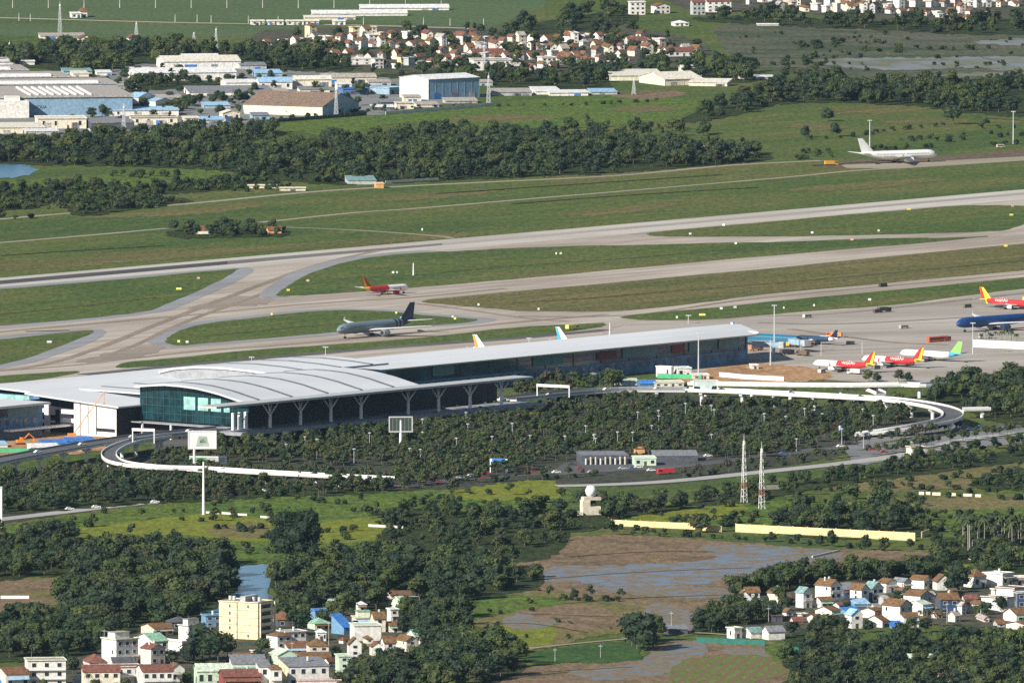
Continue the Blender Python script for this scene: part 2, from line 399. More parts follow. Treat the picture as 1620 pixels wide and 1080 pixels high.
sheet('apron', [(960, 520), (1010, 508), (1135, 507), (1215, 500), (1290, 494), (1415, 484), (1540, 468), (1720, 450), (1720, 590), (1560, 600), (1480, 610), (1300, 598), (1190, 600), (900, 580)], APRON, 0.13, False)
sheet('tyre_marks', [(-80, 450.6), (360, 412.6), (360, 418.2), (-80, 456.6)], RUBBER, 0.18, False)
sheet('tyre_marks', [(360, 412.6), (700, 384.4), (700, 387.6), (360, 418.2)], pave_mat('worn_tyre_rubber', (0.13, 0.12, 0.115), (0.22, 0.20, 0.18), 50, 0.5, 0.25), 0.18, False)
sheet('tyre_marks', [(700, 384.4), (1720, 295.8), (1720, 299.2), (700, 387.6)], RUBBER_PALE, 0.18, False)
ISL = {
 'a': [(-80, 463), (0, 457), (200, 440.5), (362, 426), (374, 427), (352, 441), (330, 452), (270, 478), (225, 493), (110, 506), (0, 515), (-80, 522)],
 'b': [(452, 455), (470, 443), (490, 432.5), (540, 416), (600, 405), (667, 399.5), (740, 396), (810, 392.5), (910, 389), (1022, 387), (1135, 384), (1215, 383), (1390, 377), (1500, 376), (1565, 373.5), (1465, 384), (1390, 390), (1215, 404.5), (1012, 423), (810, 441.5), (642, 456), (560, 462), (480, 467), (441, 468), (440, 463)],
 'c': [(1024, 369), (1045, 366), (1085, 362), (1215, 351), (1322, 341), (1430, 332.5), (1507, 326), (1577, 324.5), (1625, 328), (1622, 352), (1597, 362), (1565, 366), (1390, 371.5), (1215, 374), (1085, 374.5), (1035, 373)],
 'd': [(666, 477), (685, 473), (705, 471), (810, 461.5), (1215, 424.5), (1720, 379), (1720, 419), (1620, 428), (1215, 465), (1135, 475.5), (985, 491.5), (835, 492), (780, 488), (705, 481.5)],
 'e': [(982, 501), (1035, 494.5), (1135, 486), (1215, 477.5), (1440, 456), (1720, 431), (1720, 447), (1620, 457), (1540, 466), (1415, 482), (1290, 491.5), (1215, 497.5), (1135, 504.5), (1060, 506.5), (1010, 505.5)],
 'f': [(200, 573), (275, 566), (405, 553), (630, 537), (810, 518), (927, 511.5), (957, 511.5), (940, 519), (810, 534), (605, 549), (405, 566), (290, 576), (190, 582)],
 'g': [(-80, 545), (0, 537), (80, 528), (148, 522.5), (122, 537), (60, 560), (0, 577), (-80, 590)],
 'h': [(-60, 601), (0, 594), (110, 587), (122, 590), (60, 600), (0, 606), (-60, 612)],
 'k': [(263, 541), (268, 532), (300, 517), (350, 508), (405, 502), (500, 491.5), (592, 491), (655, 497), (720, 502), (757, 505.5), (717, 512), (630, 517), (500, 528), (405, 536), (320, 543), (280, 546)],
}
def grow(pts, d):                  # the paved shoulder round a grass island: its outline moved outwards by d metres on the ground
    q = [P(x, y) for x, y in pts]; n = len(q); out = []
    a = sum(p.x * r.y - r.x * p.y for p, r in zip(q, q[1:] + q[:1])); s = 1 if a > 0 else -1
    for i in range(n):
        e = (q[(i + 1) % n] - q[i]).normalized(); g = (q[i] - q[i - 1]).normalized(); m = (e + g)
        m = m.normalized() if m.length > 0.3 else e
        nn = Vector((m.y, -m.x, 0)) * s
        out.append(to_px(q[i] + nn * d))
    return out
for k, pts in ISL.items():
    sheet('paved_shoulder', smooth_px(grow(pts, 7 if k in 'cde' else 11), True, 3), SHOULDER if k in 'agk' else CONCRETE, 0.16, False)
    sheet('grass_island', [(x + jit.uniform(-1.5, 1.5), y + jit.uniform(-.35, .35)) for x, y in smooth_px(pts, True, 5)], GRASS_DRY if k in 'd' else GRASS, 0.21, False)
strip('paved_shoulder', [(690, 397), (640, 400), (590, 405.5), (540, 414), (490, 429), (462, 443), (440, 458), (432, 466), (436, 470)], 16, SHOULDER, 0.19)
strip('paved_shoulder', [(1000, 370.5), (1024, 369), (1050, 366.5)], 8, SHOULDER, 0.19)
def edge_strip(a, b, w):           # browned, dustier grass next to a taxiway
    pts = [(x, y) for x, y in a]; sheet('dusty_verge', pts + b[::-1], GRASS_DRY, 0.24, False)
edge_strip([(690, 480), (985, 483), (1215, 450), (1720, 403)], [(700, 481), (835, 491), (985, 490.5), (1135, 474.5), (1215, 464), (1720, 418)], 8)
for pts in ([(810, 479), (940, 471), (1060, 461), (1215, 449), (1720, 403)], [(690, 432), (810, 421), (1000, 408), (1100, 399), (1215, 391)], [(0, 497), (120, 485), (250, 470)], [(0, 404), (120, 396), (260, 388)], [(810, 322), (1000, 308), (1200, 296)], [(690, 306), (900, 292), (1140, 276)], [(40, 524), (110, 522)], [(320, 532), (500, 515), (640, 505)]):
    strip('drain_ditch', pts, 3.5, OLIVE_D, 0.26)
sheet('stained_concrete', [(300, 488), (370, 470), (430, 472), (420, 480), (350, 486)], pave_mat('stained_concrete', (0.33, 0.28, 0.23), (0.22, 0.18, 0.15), 20, 0.6, 0.25), 0.15)
sheet('stained_concrete', [(120, 572), (200, 552), (262, 545), (240, 560), (180, 570)], MATS['stained_concrete'], 0.15)
STAIN = pave_mat('brown_wheel_stain', (0.30, 0.24, 0.185), (0.20, 0.155, 0.12), 40, 0.6, 0.3)
for k, (pts, w) in enumerate((([(600, 396), (520, 414), (440, 440), (350, 474), (250, 512), (150, 552), (60, 578), (-60, 592)], 5), ([(640, 398), (540, 418), (462, 446), (400, 470), (300, 506), (215, 545), (150, 568)], 4),
        ([(-60, 530), (120, 514), (300, 498), (480, 481), (640, 471), (800, 456)], 5), ([(-60, 590), (120, 577), (300, 556), (450, 545), (640, 528), (800, 511), (960, 497)], 5), ([(660, 480), (740, 490), (840, 504), (900, 508)], 4), ([(820, 500), (1000, 498), (1215, 470), (1720, 424)], 5), ([(1215, 500), (1300, 497), (1420, 486), (1720, 452)], 6), ([(1250, 520), (1400, 540), (1500, 545)], 6), ([(1200, 510), (1330, 512), (1560, 500)], 5))):
    strip('wheel_stain', pts, w, STAIN, 0.17)
strip('service_road', [(130, 592), (290, 577), (405, 567), (605, 550), (810, 535), (960, 521)], 9, ASPHALT, 0.27)

# airport land side
sheet('planted_ground', [(-60, 760), (60, 745), (160, 725), (300, 700), (420, 690), (640, 668), (800, 645), (900, 625), (1000, 615), (1250, 640), (1450, 645), (1520, 655), (1400, 705), (1250, 735), (1060, 765), (800, 770), (640, 775), (400, 782), (200, 800), (-60, 830)], PLANTED, 0.08)
sheet('dark_forecourt', [(240, 700), (420, 684), (640, 662), (700, 656), (640, 672), (420, 694), (300, 712)], ASPHALT, 0.12)
sheet('building_site', [(-60, 720), (-60, 680), (60, 668), (210, 672), (250, 690), (160, 712), (60, 722)], EARTH, 0.14)
sheet('building_site', [(1075, 603), (1100, 590), (1190, 574), (1300, 586), (1310, 598), (1200, 606)], EARTH, 0.15)
strip('approach_road', [(-60, 828), (95, 810), (200, 798), (330, 786), (420, 778), (520, 772), (640, 768)], 12, ROAD_PALE, 0.16)
strip('approach_road', [(640, 768), (720, 758), (900, 745), (1060, 738), (1250, 716), (1400, 698), (1530, 680), (1700, 664)], 13, ASPHALT, 0.16)
strip('approach_road', [(880, 768), (960, 766), (1067, 760), (1215, 745), (1352, 730), (1440, 716), (1540, 694), (1700, 676)], 13, ROAD_PALE, 0.2)
sheet('car_park', [(880, 744), (910, 730), (1100, 718), (1104, 730), (900, 750)], ASPHALT, 0.18)
sheet('car_park', [(1340, 705), (1420, 684), (1510, 668), (1560, 682), (1700, 668), (1700, 690), (1540, 708), (1440, 722), (1360, 735)], LOT, 0.18)
for a, c_ in (((1360, 712), (1520, 684)), ((1380, 722), (1680, 674)), ((1400, 700), (1500, 680))):
    strip('planted_median', [a, c_], 3, GRASS, 0.24, False)
# near fields
sheet('grass_field', [(-60, 850), (200, 805), (450, 785), (700, 775), (880, 768), (900, 800), (860, 870), (650, 885), (400, 900), (100, 920), (-60, 930)], GRASS_LUSH, 0.05)
sheet('yellow_grass_field', [(122, 850), (132, 835), (230, 822), (330, 812), (400, 815), (440, 828), (418, 856), (330, 850), (280, 846), (220, 852), (150, 859)], GRASS_LIME, 0.09)
sheet('yellow_grass_field', [(712, 777), (800, 763), (876, 760), (884, 785), (800, 791), (730, 786)], GRASS_LIME, 0.09)
sheet('stubble_field', [(330, 836), (400, 826), (425, 834), (410, 850), (350, 848)], OLIVE, 0.12)
sheet('yellow_grass_field', [(500, 835), (560, 820), (690, 822), (700, 836), (620, 850), (520, 858)], GRASS_LIME, 0.09)
sheet('grass_field', [(990, 805), (1170, 782), (1290, 790), (1480, 785), (1700, 775), (1700, 850), (1480, 848), (1200, 838), (980, 822)], GRASS_LUSH, 0.06)
sheet('yellow_grass_field', [(1000, 803), (1080, 792), (1170, 795), (1170, 815), (1090, 825), (1010, 822)], GRASS_LIME, 0.09)
sheet('stubble_field', [(1290, 770), (1400, 748), (1560, 735), (1700, 732), (1700, 770), (1540, 772), (1400, 778)], OLIVE, 0.09)
sheet('stubble_field', [(1380, 792), (1560, 782), (1700, 780), (1700, 800), (1520, 806), (1400, 802)], OLIVE, 0.09)
sheet('muddy_paddy', [(770, 925), (858, 872), (900, 850), (1000, 846), (1180, 858), (1300, 868), (1460, 872), (1500, 890), (1400, 905), (1220, 905), (1170, 945), (1100, 995), (1000, 975), (880, 960)], MUD, 0.07)
sheet('flooded_paddy', [(835, 905), (890, 895), (1000, 893), (1120, 884), (1180, 868), (1240, 872), (1230, 895), (1120, 922), (1000, 928), (900, 920), (850, 918)], WET_MUD, 0.12)
sheet('flooded_paddy', [(930, 930), (1030, 925), (1150, 930), (1140, 945), (1030, 942)], WET_MUD2, 0.12)
sheet('flooded_paddy', [(1110, 862), (1200, 862), (1330, 872), (1300, 888), (1160, 884)], WET_MUD2, 0.1)
sheet('stubble_field', [(690, 965), (780, 945), (880, 935), (1000, 955), (1100, 985), (1090, 1005), (1020, 1000), (940, 1006), (830, 1028), (760, 1010)], OLIVE, 0.1)
sheet('muddy_paddy', [(830, 962), (900, 955), (985, 970), (980, 990), (900, 995), (840, 980)], MUD, 0.13)
sheet('flooded_paddy', [(800, 975), (830, 970), (880, 985), (830, 995), (800, 988)], WET_MUD2, 0.15)
sheet('flooded_paddy', [(1020, 960), (1060, 955), (1110, 980), (1100, 1000), (1050, 990)], WET_MUD2, 0.15)
sheet('grass_field', [(700, 960), (760, 940), (860, 942), (900, 952), (820, 965), (740, 980)], GRASS_LUSH, 0.14)
sheet('grass_field', [(700, 1000), (850, 985), (880, 1000), (860, 1020), (760, 1020)], GRASS_LIME, 0.14)
sheet('lush_rice_strip', [(828, 1042), (868, 1026), (1000, 1014), (1015, 1034), (985, 1046), (850, 1047)], ground_mat('young_rice', [(0.034, 0.082, 0.024), (0.062, 0.112, 0.034), (0.045, 0.085, 0.026)], 0.03, 0.1, 0.6, 0, (1, 1, 1), 0.35), 0.16)
for pts in ([(850, 916), (1000, 905), (1190, 897)], [(880, 955), (1010, 945), (1150, 940)], [(900, 880), (1020, 872), (1130, 872)], [(830, 970), (980, 975)], [(700, 990), (830, 985), (930, 1000)], [(860, 1062), (1000, 1054)], [(770, 1075), (900, 1062)]):
    strip('paddy_bund', pts, 1.6 if abs(pts[0][0] - pts[-1][0]) > 95 else .5, OLIVE_D, 0.22)
strip('dyke_path', [(835, 1025), (900, 1018), (975, 1011), (1040, 1005), (1096, 1000), (1150, 1003)], 3.5, DIRT, 0.2)
sheet('muddy_paddy', [(640, 1110), (760, 1070), (860, 1050), (1020, 1042), (1040, 1020), (1110, 1012), (1300, 1022), (1300, 1050), (1260, 1110)], MUD, 0.09)
sheet('flooded_paddy', [(900, 1060), (1000, 1050), (1060, 1018), (1110, 1015), (1112, 1040), (1080, 1060), (960, 1075)], WET_MUD2, 0.14)
sheet('flooded_paddy', [(1150, 1024), (1260, 1028), (1240, 1038), (1160, 1036)], WET_MUD2, 0.14)
sheet('vegetable_plot', [(1075, 1048), (1150, 1036), (1210, 1038), (1250, 1058), (1210, 1075), (1120, 1100), (1060, 1100)], CROPS, 0.16)
sheet('grass_field', [(1215, 1018), (1290, 1025), (1300, 1045), (1240, 1050), (1215, 1035)], GRASS_LUSH, 0.14)
sheet('pond', [(372, 905), (384, 894), (436, 892), (430, 910), (424, 935), (438, 965), (330, 968), (368, 940)], POND, 0.16)
sheet('stubble_field', [(-60, 915), (60, 912), (130, 922), (125, 940), (60, 962), (-60, 975)], OLIVE, 0.12)
sheet('muddy_paddy', [(-60, 918), (50, 916), (95, 925), (60, 935), (-60, 938)], MUD, 0.15)
sheet('muddy_paddy', [(-60, 948), (60, 946), (85, 952), (50, 962), (-60, 968)], MUD, 0.15)
sheet('village_ground', [(100, 1100), (150, 1010), (260, 985), (430, 965), (640, 940), (700, 1000), (640, 1040), (560, 1060), (520, 1110)], VILLAGE, 0.1)
sheet('village_ground', [(1150, 1005), (1160, 950), (1260, 925), (1480, 915), (1640, 905), (1640, 990), (1420, 985), (1260, 1005)], VILLAGE, 0.1)
sheet('yellow_grass_field', [(1482, 905), (1500, 888), (1530, 890), (1522, 915), (1496, 925)], GRASS_LIME, 0.14)

# ------------------------------------------------------------------ trees
LEAF = leaf_mat('broad_leaves', [(0.0202, 0.0374, 0.0173), (0.0381, 0.0616, 0.0227), (0.0258, 0.0440, 0.0216), (0.0739, 0.0946, 0.0281), (0.0291, 0.0484, 0.0270), (0.0493, 0.0550, 0.0238), (0.0582, 0.0814, 0.0259), (0.0336, 0.0572, 0.0238)])
LEAF_D = leaf_mat('dark_leaves', [(0.0156, 0.0293, 0.0168), (0.0235, 0.0404, 0.0215), (0.0313, 0.0496, 0.0243), (0.0196, 0.0330, 0.0215)])
LEAF_Y = leaf_mat('yellow_green_leaves', [(0.0510, 0.0705, 0.0194), (0.0352, 0.0574, 0.0186), (0.0634, 0.0738, 0.0243)])
LEAF_P = leaf_mat('car_park_leaves', [(0.0334, 0.0557, 0.0284), (0.0540, 0.0726, 0.0331), (0.0284, 0.0460, 0.0261), (0.0721, 0.0871, 0.0355), (0.0438, 0.0605, 0.0331), (0.0668, 0.0532, 0.0331)])
FROND = leaf_mat('palm_fronds', [(0.035, 0.055, 0.024), (0.06, 0.085, 0.034)])

def crown_mesh(name, seed, w, h0, h1, blobs, clumps, size, mat, squash=0.8, lobe=(0.20, 0.34)):
    """an uneven crown: several lobes, each with a leafy core and loose leaf clumps round it; unit height tree"""
    g = random.Random(seed); b = MB()
    lobes = []
    for k in range(blobs):
        a = g.uniform(0, 2 * pi); r = w * 0.5 * math.sqrt(g.random()) * 0.72
        z = h0 + (h1 - h0) * g.uniform(0.22, 0.86)
        q = w * g.uniform(*lobe)
        lobes.append((r * cos(a) * (1.15 - 0.5 * (z - h0) / (h1 - h0)), r * sin(a) * (1.15 - 0.5 * (z - h0) / (h1 - h0)), z, q))
    lobes.append((0, 0, h0 + (h1 - h0) * 0.72, w * 0.27))
    for x, y, z, q in lobes:
        n0 = len(b.v); b.ball((x, y, z), q * 0.74, q * 0.74, q * 0.74 * squash, 0, 7, 5)
        for i in range(n0, len(b.v)):
            vx, vy, vz = b.v[i]; j = 0.16 * q; b.v[i] = (vx + g.uniform(-j, j), vy + g.uniform(-j, j), vz + g.uniform(-j, j))
    for k in range(clumps):
        x, y, z, q = lobes[g.randrange(len(lobes))]
        d = Vector((g.gauss(0, 1), g.gauss(0, 1), g.gauss(0.25, 1))).normalized()
        rr = q * g.uniform(0.78, 1.12)
        c = Vector((x + d.x * rr, y + d.y * rr, z + d.z * rr * squash))
        nrm = (d + Vector((g.gauss(0, .6), g.gauss(0, .6), g.gauss(0.2, .6)))).normalized()
        t = nrm.orthogonal().normalized(); t = (Matrix.Rotation(g.uniform(0, 6.28), 3, nrm) @ t); s = nrm.cross(t)
        e = size * g.uniform(0.6, 1.3); f = e * g.uniform(0.5, 0.9)
        b.poly([c - t * e, c - s * f + nrm * e * 0.25, c + t * e, c + s * f - nrm * e * 0.15])
    return b.mesh(name, mat)

def trunk_mesh(name, seed, r, h, limbs=4, spread=0.2):
    g = random.Random(seed); b = MB()
    b.tube((0, 0, -0.02), (g.uniform(-.01, .01), g.uniform(-.01, .01), h), r, r * 0.6, 6)
    for k in range(limbs):
        a = 2 * pi * k / limbs + g.uniform(-.4, .4)
        b.tube((0, 0, h * g.uniform(.65, .98)), (spread * cos(a), spread * sin(a), h + spread * g.uniform(.6, 1.1)), r * .5, r * .2, 5)
    return b.mesh(name, TRUNK)

KIND = {}                          # kind -> list of (trunk mesh, crown mesh); all of unit height
def kind(k, n, w, h0, blobs, clumps, size, mats, tr=0.022, squash=0.8, lobe=(0.20, 0.34)):
    KIND[k] = []
    for i in range(n):
        mt = mats[i % len(mats)]
        KIND[k].append((trunk_mesh('trunk_mesh', 10 * i + 3, tr, h0 + 0.15, 4, w * 0.25),
                        crown_mesh('crown_mesh', 100 * len(KIND) + i, w * (0.9 + 0.25 * ((i * 37) % 10) / 10), h0, 1.0, blobs + i % 3, clumps, size, mt, squash, lobe)))
LEAF_B = leaf_mat('blackish_leaves', [(0.014, 0.028, 0.016), (0.018, 0.034, 0.018)])
kind('broad', 6, 0.88, 0.18, 9, 330, 0.052, [LEAF, LEAF_D, LEAF, LEAF_D, LEAF, LEAF_Y])
kind('tall', 3, 0.48, 0.22, 8, 230, 0.044, [LEAF_D, LEAF, LEAF_D], 0.018)
kind('young', 4, 0.66, 0.36, 5, 130, 0.070, [LEAF_P, LEAF_P, LEAF_Y, LEAF_P], 0.020)
kind('bush', 4, 1.5, -0.12, 7, 150, 0.15, [LEAF, LEAF_D, LEAF, LEAF_Y], 0.03, 0.7)
kind('big', 1, 1.42, 0.08, 38, 3200, 0.024, [LEAF_B], 0.035, 0.85, (0.11, 0.20))

def palm_meshes(seed):
    g = random.Random(seed); b = MB(); t = MB()
    t.tube((0, 0, 0), (g.uniform(-.02, .02), g.uniform(-.02, .02), 0.84), 0.013, 0.009, 6)
    for k in range(15):
        a = 2 * pi * k / 15 + g.uniform(-.2, .2); up = g.uniform(-.1, .9); L = g.uniform(.2, .27); prev = None
        for j in range(4):
            q = j / 3; r = L * q * (1 - .15 * q); z = 0.84 + L * (up * q - .95 * q * q); ww = 0.035 * (1 - .75 * q) + .006
            c = Vector((r * cos(a), r * sin(a), z)); n = Vector((-sin(a), cos(a), 0)) * ww
            cur = (c - n - Vector((0, 0, ww * .5)), c, c + n - Vector((0, 0, ww * .5)))
            if prev: b.poly([prev[0], prev[1], cur[1], cur[0]]); b.poly([prev[1], prev[2], cur[2], cur[1]])
            prev = cur
    return t.mesh('trunk_mesh', PTRUNK), b.mesh('crown_mesh', FROND)
KIND['palm'] = [palm_meshes(1), palm_meshes(2)]

TREES = []                         # (x, y, height, kind, index, region)
def inside(px, py, poly):
    c = False; n = len(poly)
    for i in range(n):
        x0, y0 = poly[i]; x1, y1 = poly[i - 1]
        if (y0 > py) != (y1 > py) and px < (x1 - x0) * (py - y0) / (y1 - y0) + x0: c = not c
    return c
def wood(region, poly, area, h, kinds, floor=True, seed=1, clear=(), gaps=0, gap_size=55):
    """trees over the ground polygon, one to `area` square metres"""
    g = random.Random(seed); x0 = min(p[0] for p in poly); x1 = max(p[0] for p in poly); y0 = min(p[1] for p in poly); y1 = max(p[1] for p in poly)
    ym = (y0 + y1) / 2; s = S(ym); m2 = s * s / sin(PITCH + (ym - 540) / F)     # square metres of ground in one photo pixel
    n = int((x1 - x0) * (y1 - y0) * m2 / area)
    for k in range(n):
        px = g.uniform(x0, x1); py = g.uniform(y0, y1)
        if not inside(px, py, poly) or any(inside(px, py, c) for c in clear): continue
        p = P(px, py); kd = g.choice(kinds)
        dn = mnoise.noise(P(px, py) / gap_size) if gaps else 0
        if gaps and dn < gaps - 0.5: continue
        TREES.append((p.x, p.y, g.uniform(*h) * (0.45 if kd == 'bush' else 1) * (1.1 if kd == 'tall' else 1), kd, g.randrange(len(KIND[kd])), region))
    if floor: sheet('shaded_undergrowth', smooth_px(poly, True, 3), SCRUB, 0.18, False, ragged=True)  # scrub floor with the shade between the trees painted in
def tree(px, py, h, kd='broad', region='lone', i=None):
    p = P(px, py); TREES.append((p.x, p.y, h, kd, rnd.randrange(len(KIND[kd])) if i is None else i, region))
def row(region, pts, step, h, kinds, jit=2.0, seed=5):
    g = random.Random(seed); q = [P(*p) for p in pts]
    for a, b in zip(q, q[1:]):
        n = max(1, int((b - a).length / step))
        for k in range(n):
            p = a.lerp(b, (k + g.random() * .6) / n); kd = g.choice(kinds)
            TREES.append((p.x + g.uniform(-jit, jit), p.y + g.uniform(-jit, jit), g.uniform(*h) * (0.45 if kd == 'bush' else 1), kd, g.randrange(len(KIND[kd])), region))

BR = ['broad'] * 5 + ['tall', 'bush']
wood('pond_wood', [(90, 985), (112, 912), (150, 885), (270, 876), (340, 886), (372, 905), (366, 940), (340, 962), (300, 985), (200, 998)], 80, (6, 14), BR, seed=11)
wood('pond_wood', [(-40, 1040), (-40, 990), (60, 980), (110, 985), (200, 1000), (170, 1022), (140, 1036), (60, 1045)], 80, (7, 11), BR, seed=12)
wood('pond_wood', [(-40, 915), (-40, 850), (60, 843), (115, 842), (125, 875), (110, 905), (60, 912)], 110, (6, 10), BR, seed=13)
wood('meadow_bushes', [(-20, 905), (0, 860), (200, 800), (440, 780), (700, 775), (900, 790), (860, 870), (640, 880), (430, 890), (330, 880), (120, 910)], 120, (4, 8), ['bush', 'bush', 'bush', 'young'], False, seed=131, gaps=.62, gap_size=26)
wood('meadow_bushes', [(1000, 830), (1060, 790), (1300, 775), (1640, 740), (1640, 840), (1480, 850), (1200, 830)], 110, (4, 8), ['bush', 'bush', 'bush', 'young'], False, seed=132, gaps=.60, gap_size=26)
wood('meadow_bushes', [(700, 1030), (700, 960), (860, 930), (1000, 990), (830, 1030)], 160, (2, 5), ['bush'], False, seed=133, gaps=.62, gap_size=20)
wood('road_trees', [(-40, 812), (0, 790), (180, 775), (260, 778), (240, 795), (80, 808)], 100, (6, 10), BR, seed=14)
wood('road_bushes', [(240, 795), (260, 766), (420, 768), (600, 776), (560, 782), (420, 785)], 40, (4, 7.5), ['bush', 'bush', 'young'], seed=141)
tree(466, 886, 25, 'big', 'pond_tree', 0)
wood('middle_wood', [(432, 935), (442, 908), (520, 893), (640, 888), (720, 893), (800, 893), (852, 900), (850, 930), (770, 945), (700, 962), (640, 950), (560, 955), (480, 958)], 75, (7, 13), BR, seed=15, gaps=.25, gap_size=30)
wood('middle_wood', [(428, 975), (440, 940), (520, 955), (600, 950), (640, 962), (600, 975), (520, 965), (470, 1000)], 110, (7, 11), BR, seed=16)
wood('field_trees', [(610, 852), (620, 812), (690, 800), (730, 812), (880, 806), (905, 845), (858, 885), (760, 884), (680, 872)], 70, (4, 10), BR + ['bush'] * 3, seed=17, gaps=.5, gap_size=28)
wood('field_trees', [(880, 835), (930, 800), (960, 800), (1060, 798), (1090, 804), (990, 818), (940, 838)], 85, (6, 10), BR, seed=18, clear=[[(912, 840), (914, 806), (952, 804), (956, 842)]])
wood('village_wood', [(590, 1085), (600, 1062), (660, 1048), (700, 1035), (660, 1015), (650, 985), (700, 990), (740, 1015), (800, 1035), (835, 1052), (800, 1072), (760, 1090), (700, 1095)], 85, (8, 13), BR, seed=19)
wood('village_wood', [(540, 1095), (555, 1062), (640, 1050), (700, 1060), (640, 1095)], 85, (7, 10), BR, seed=20)
wood('village_wood', [(620, 985), (650, 955), (720, 965), (740, 990), (700, 1010), (650, 1000)], 100, (7, 11), BR, seed=21)
row('field_row', [(865, 948), (985, 948)], 5, (5, 8), ['bush', 'broad', 'young'])
row('field_row', [(880, 950), (990, 951)], 4, (4, 6), ['bush'])
tree(1000, 1022, 17, 'tall'); tree(1008, 1027, 16, 'broad', i=1); tree(1018, 1029, 14, 'broad'); tree(993, 1014, 12, 'broad'); tree(1024, 1015, 13, 'broad', i=1); tree(1038, 1006, 9); tree(1046, 1006, 7)
row('field_row', [(905, 836), (985, 836), (1060, 845)], 6, (4, 6), ['bush'])
wood('hedge', [(1085, 800), (1120, 785), (1200, 768), (1330, 752), (1440, 738), (1620, 710), (1660, 712), (1660, 724), (1480, 748), (1300, 772), (1180, 795)], 130, (5, 8), BR, seed=22)
wood('field_wood', [(1225, 842), (1240, 812), (1330, 818), (1400, 808), (1470, 826), (1478, 845), (1350, 852)], 110, (7, 11), BR, seed=23)
tree(1103, 842, 10); tree(1110, 842, 9); tree(1152, 840, 9); tree(1345, 790, 9); tree(1385, 805, 12); tree(1400, 806, 12)
wood('field_wood', [(1535, 768), (1560, 752), (1640, 752), (1660, 768), (1580, 775)], 70, (4, 7), ['bush', 'broad'], seed=24)
row('wall_hedge', [(960, 847), (1100, 849), (1240, 858), (1400, 872), (1470, 868)], 7, (4, 8), ['bush', 'bush', 'broad'])
wood('palm_grove_wood', [(1475, 905), (1478, 858), (1540, 845), (1660, 842), (1660, 905), (1560, 908), (1530, 885)], 120, (6, 10), BR, seed=25)
for k in range(24): tree(1522 + k * 4.0 + rnd.uniform(-2, 2), 868 + rnd.uniform(-6, 8), rnd.uniform(16, 20), 'palm', 'palm_grove')
wood('ridge_wood', [(1160, 945), (1185, 934), (1210, 922), (1270, 911), (1400, 911), (1470, 906), (1494, 916), (1440, 920), (1330, 919), (1280, 927), (1235, 937)], 30, (7, 10), BR, seed=26)
wood('south_wood', [(1245, 1095), (1262, 1066), (1236, 1046), (1300, 1026), (1400, 1020), (1480, 1012), (1560, 1016), (1660, 1022), (1660, 1115)], 76, (5, 10.5), BR + ['palm'], seed=27)
wood('south_wood', [(1236, 1006), (1290, 994), (1340, 1000), (1330, 1016), (1260, 1020)], 90, (6, 9), BR, seed=28)
wood('south_wood', [(1100, 1000), (1108, 985), (1160, 962), (1230, 975), (1222, 984), (1160, 990), (1145, 1002)], 75, (7, 10), BR, seed=29)
for x, y, h in ((1512, 926, 12), (1520, 933, 12), (1510, 938, 10), (1232, 958, 9), (1355, 948, 7), (1500, 962, 8), (1585, 968, 8), (1560, 972, 6), (320, 1044, 16), (345, 1046, 15), (332, 1050, 13), (360, 1040, 12), (307, 1046, 11),
                (186, 1036, 6), (96, 1060, 9), (115, 1066, 9), (70, 1095, 6), (150, 1095, 6), (415, 1034, 8), (408, 1050, 7), (530, 990, 11), (545, 975, 11), (512, 992, 8), (575, 1035, 5), (595, 965, 10), (480, 990, 10), (1425, 1006, 7), (1465, 1000, 7), (1440, 1002, 7), (1180, 985, 9), (1195, 978, 9), (1170, 978, 8), (1248, 966, 7), (1340, 968, 5), (1420, 952, 6), (1512, 955, 7), (1545, 978, 6), (1300, 1000, 7), (1320, 998, 8), (1372, 1000, 6), (270, 1050, 7), (300, 1050, 8), (560, 1000, 6), (640, 1000, 8), (470, 1006, 6), (250, 1012, 5), (200, 1094, 6), (296, 1085, 7), (530, 1040, 6), (600, 1040, 5)):
    tree(x, y, h, 'broad')
for x, y in ((1455, 990), (1466, 992), (1448, 996), (1476, 994), (1490, 990), (140, 1092)): tree(x, y, rnd.uniform(7, 10), 'palm', 'garden_palm')
# airport
CLEAR = [[(880, 752), (895, 730), (1120, 716), (1130, 745)], [(1330, 735), (1345, 700), (1420, 682), (1560, 668), (1700, 660), (1700, 690), (1440, 724)]]
wood('car_park_trees', [(180, 778), (230, 745), (300, 745), (620, 760), (640, 682), (800, 655), (860, 642), (1000, 634), (1200, 648), (1420, 645), (1450, 662), (1380, 690), (1330, 706), (1250, 722), (1120, 732), (1060, 720), (900, 732), (850, 746), (760, 756), (640, 778), (400, 778)], 66, (5.5, 8.5), ['young'] * 8 + ['broad', 'palm'], False, seed=31, clear=CLEAR)
wood('car_park_trees', [(240, 736), (330, 704), (430, 690), (640, 669), (820, 650), (820, 690), (640, 740), (450, 735), (330, 734)], 68, (5.5, 8.5), ['young'] * 8 + ['broad'], False, seed=32)
wood('pier_trees', [(790, 652), (830, 612), (900, 602), (1000, 604), (1010, 612), (900, 628)], 120, (6, 10), ['young', 'broad'], False, seed=33)
wood('car_park_trees', [(-20, 790), (0, 760), (100, 748), (170, 742), (240, 748), (180, 775), (60, 790)], 120, (6, 9), ['young', 'broad'], False, seed=34)
wood('airport_wood', [(1470, 640), (1480, 618), (1520, 605), (1660, 598), (1660, 668), (1560, 665), (1530, 650)], 140, (7, 11), BR, seed=35)
row('car_park_trees', [(1380, 722), (1680, 676)], 9, (5, 8), ['young']); row('car_park_trees', [(1400, 702), (1520, 680)], 9, (5, 8), ['young']); row('airport_wood', [(1400, 738), (1500, 720), (1660, 696)], 7, (5, 8), ['broad', 'bush'])
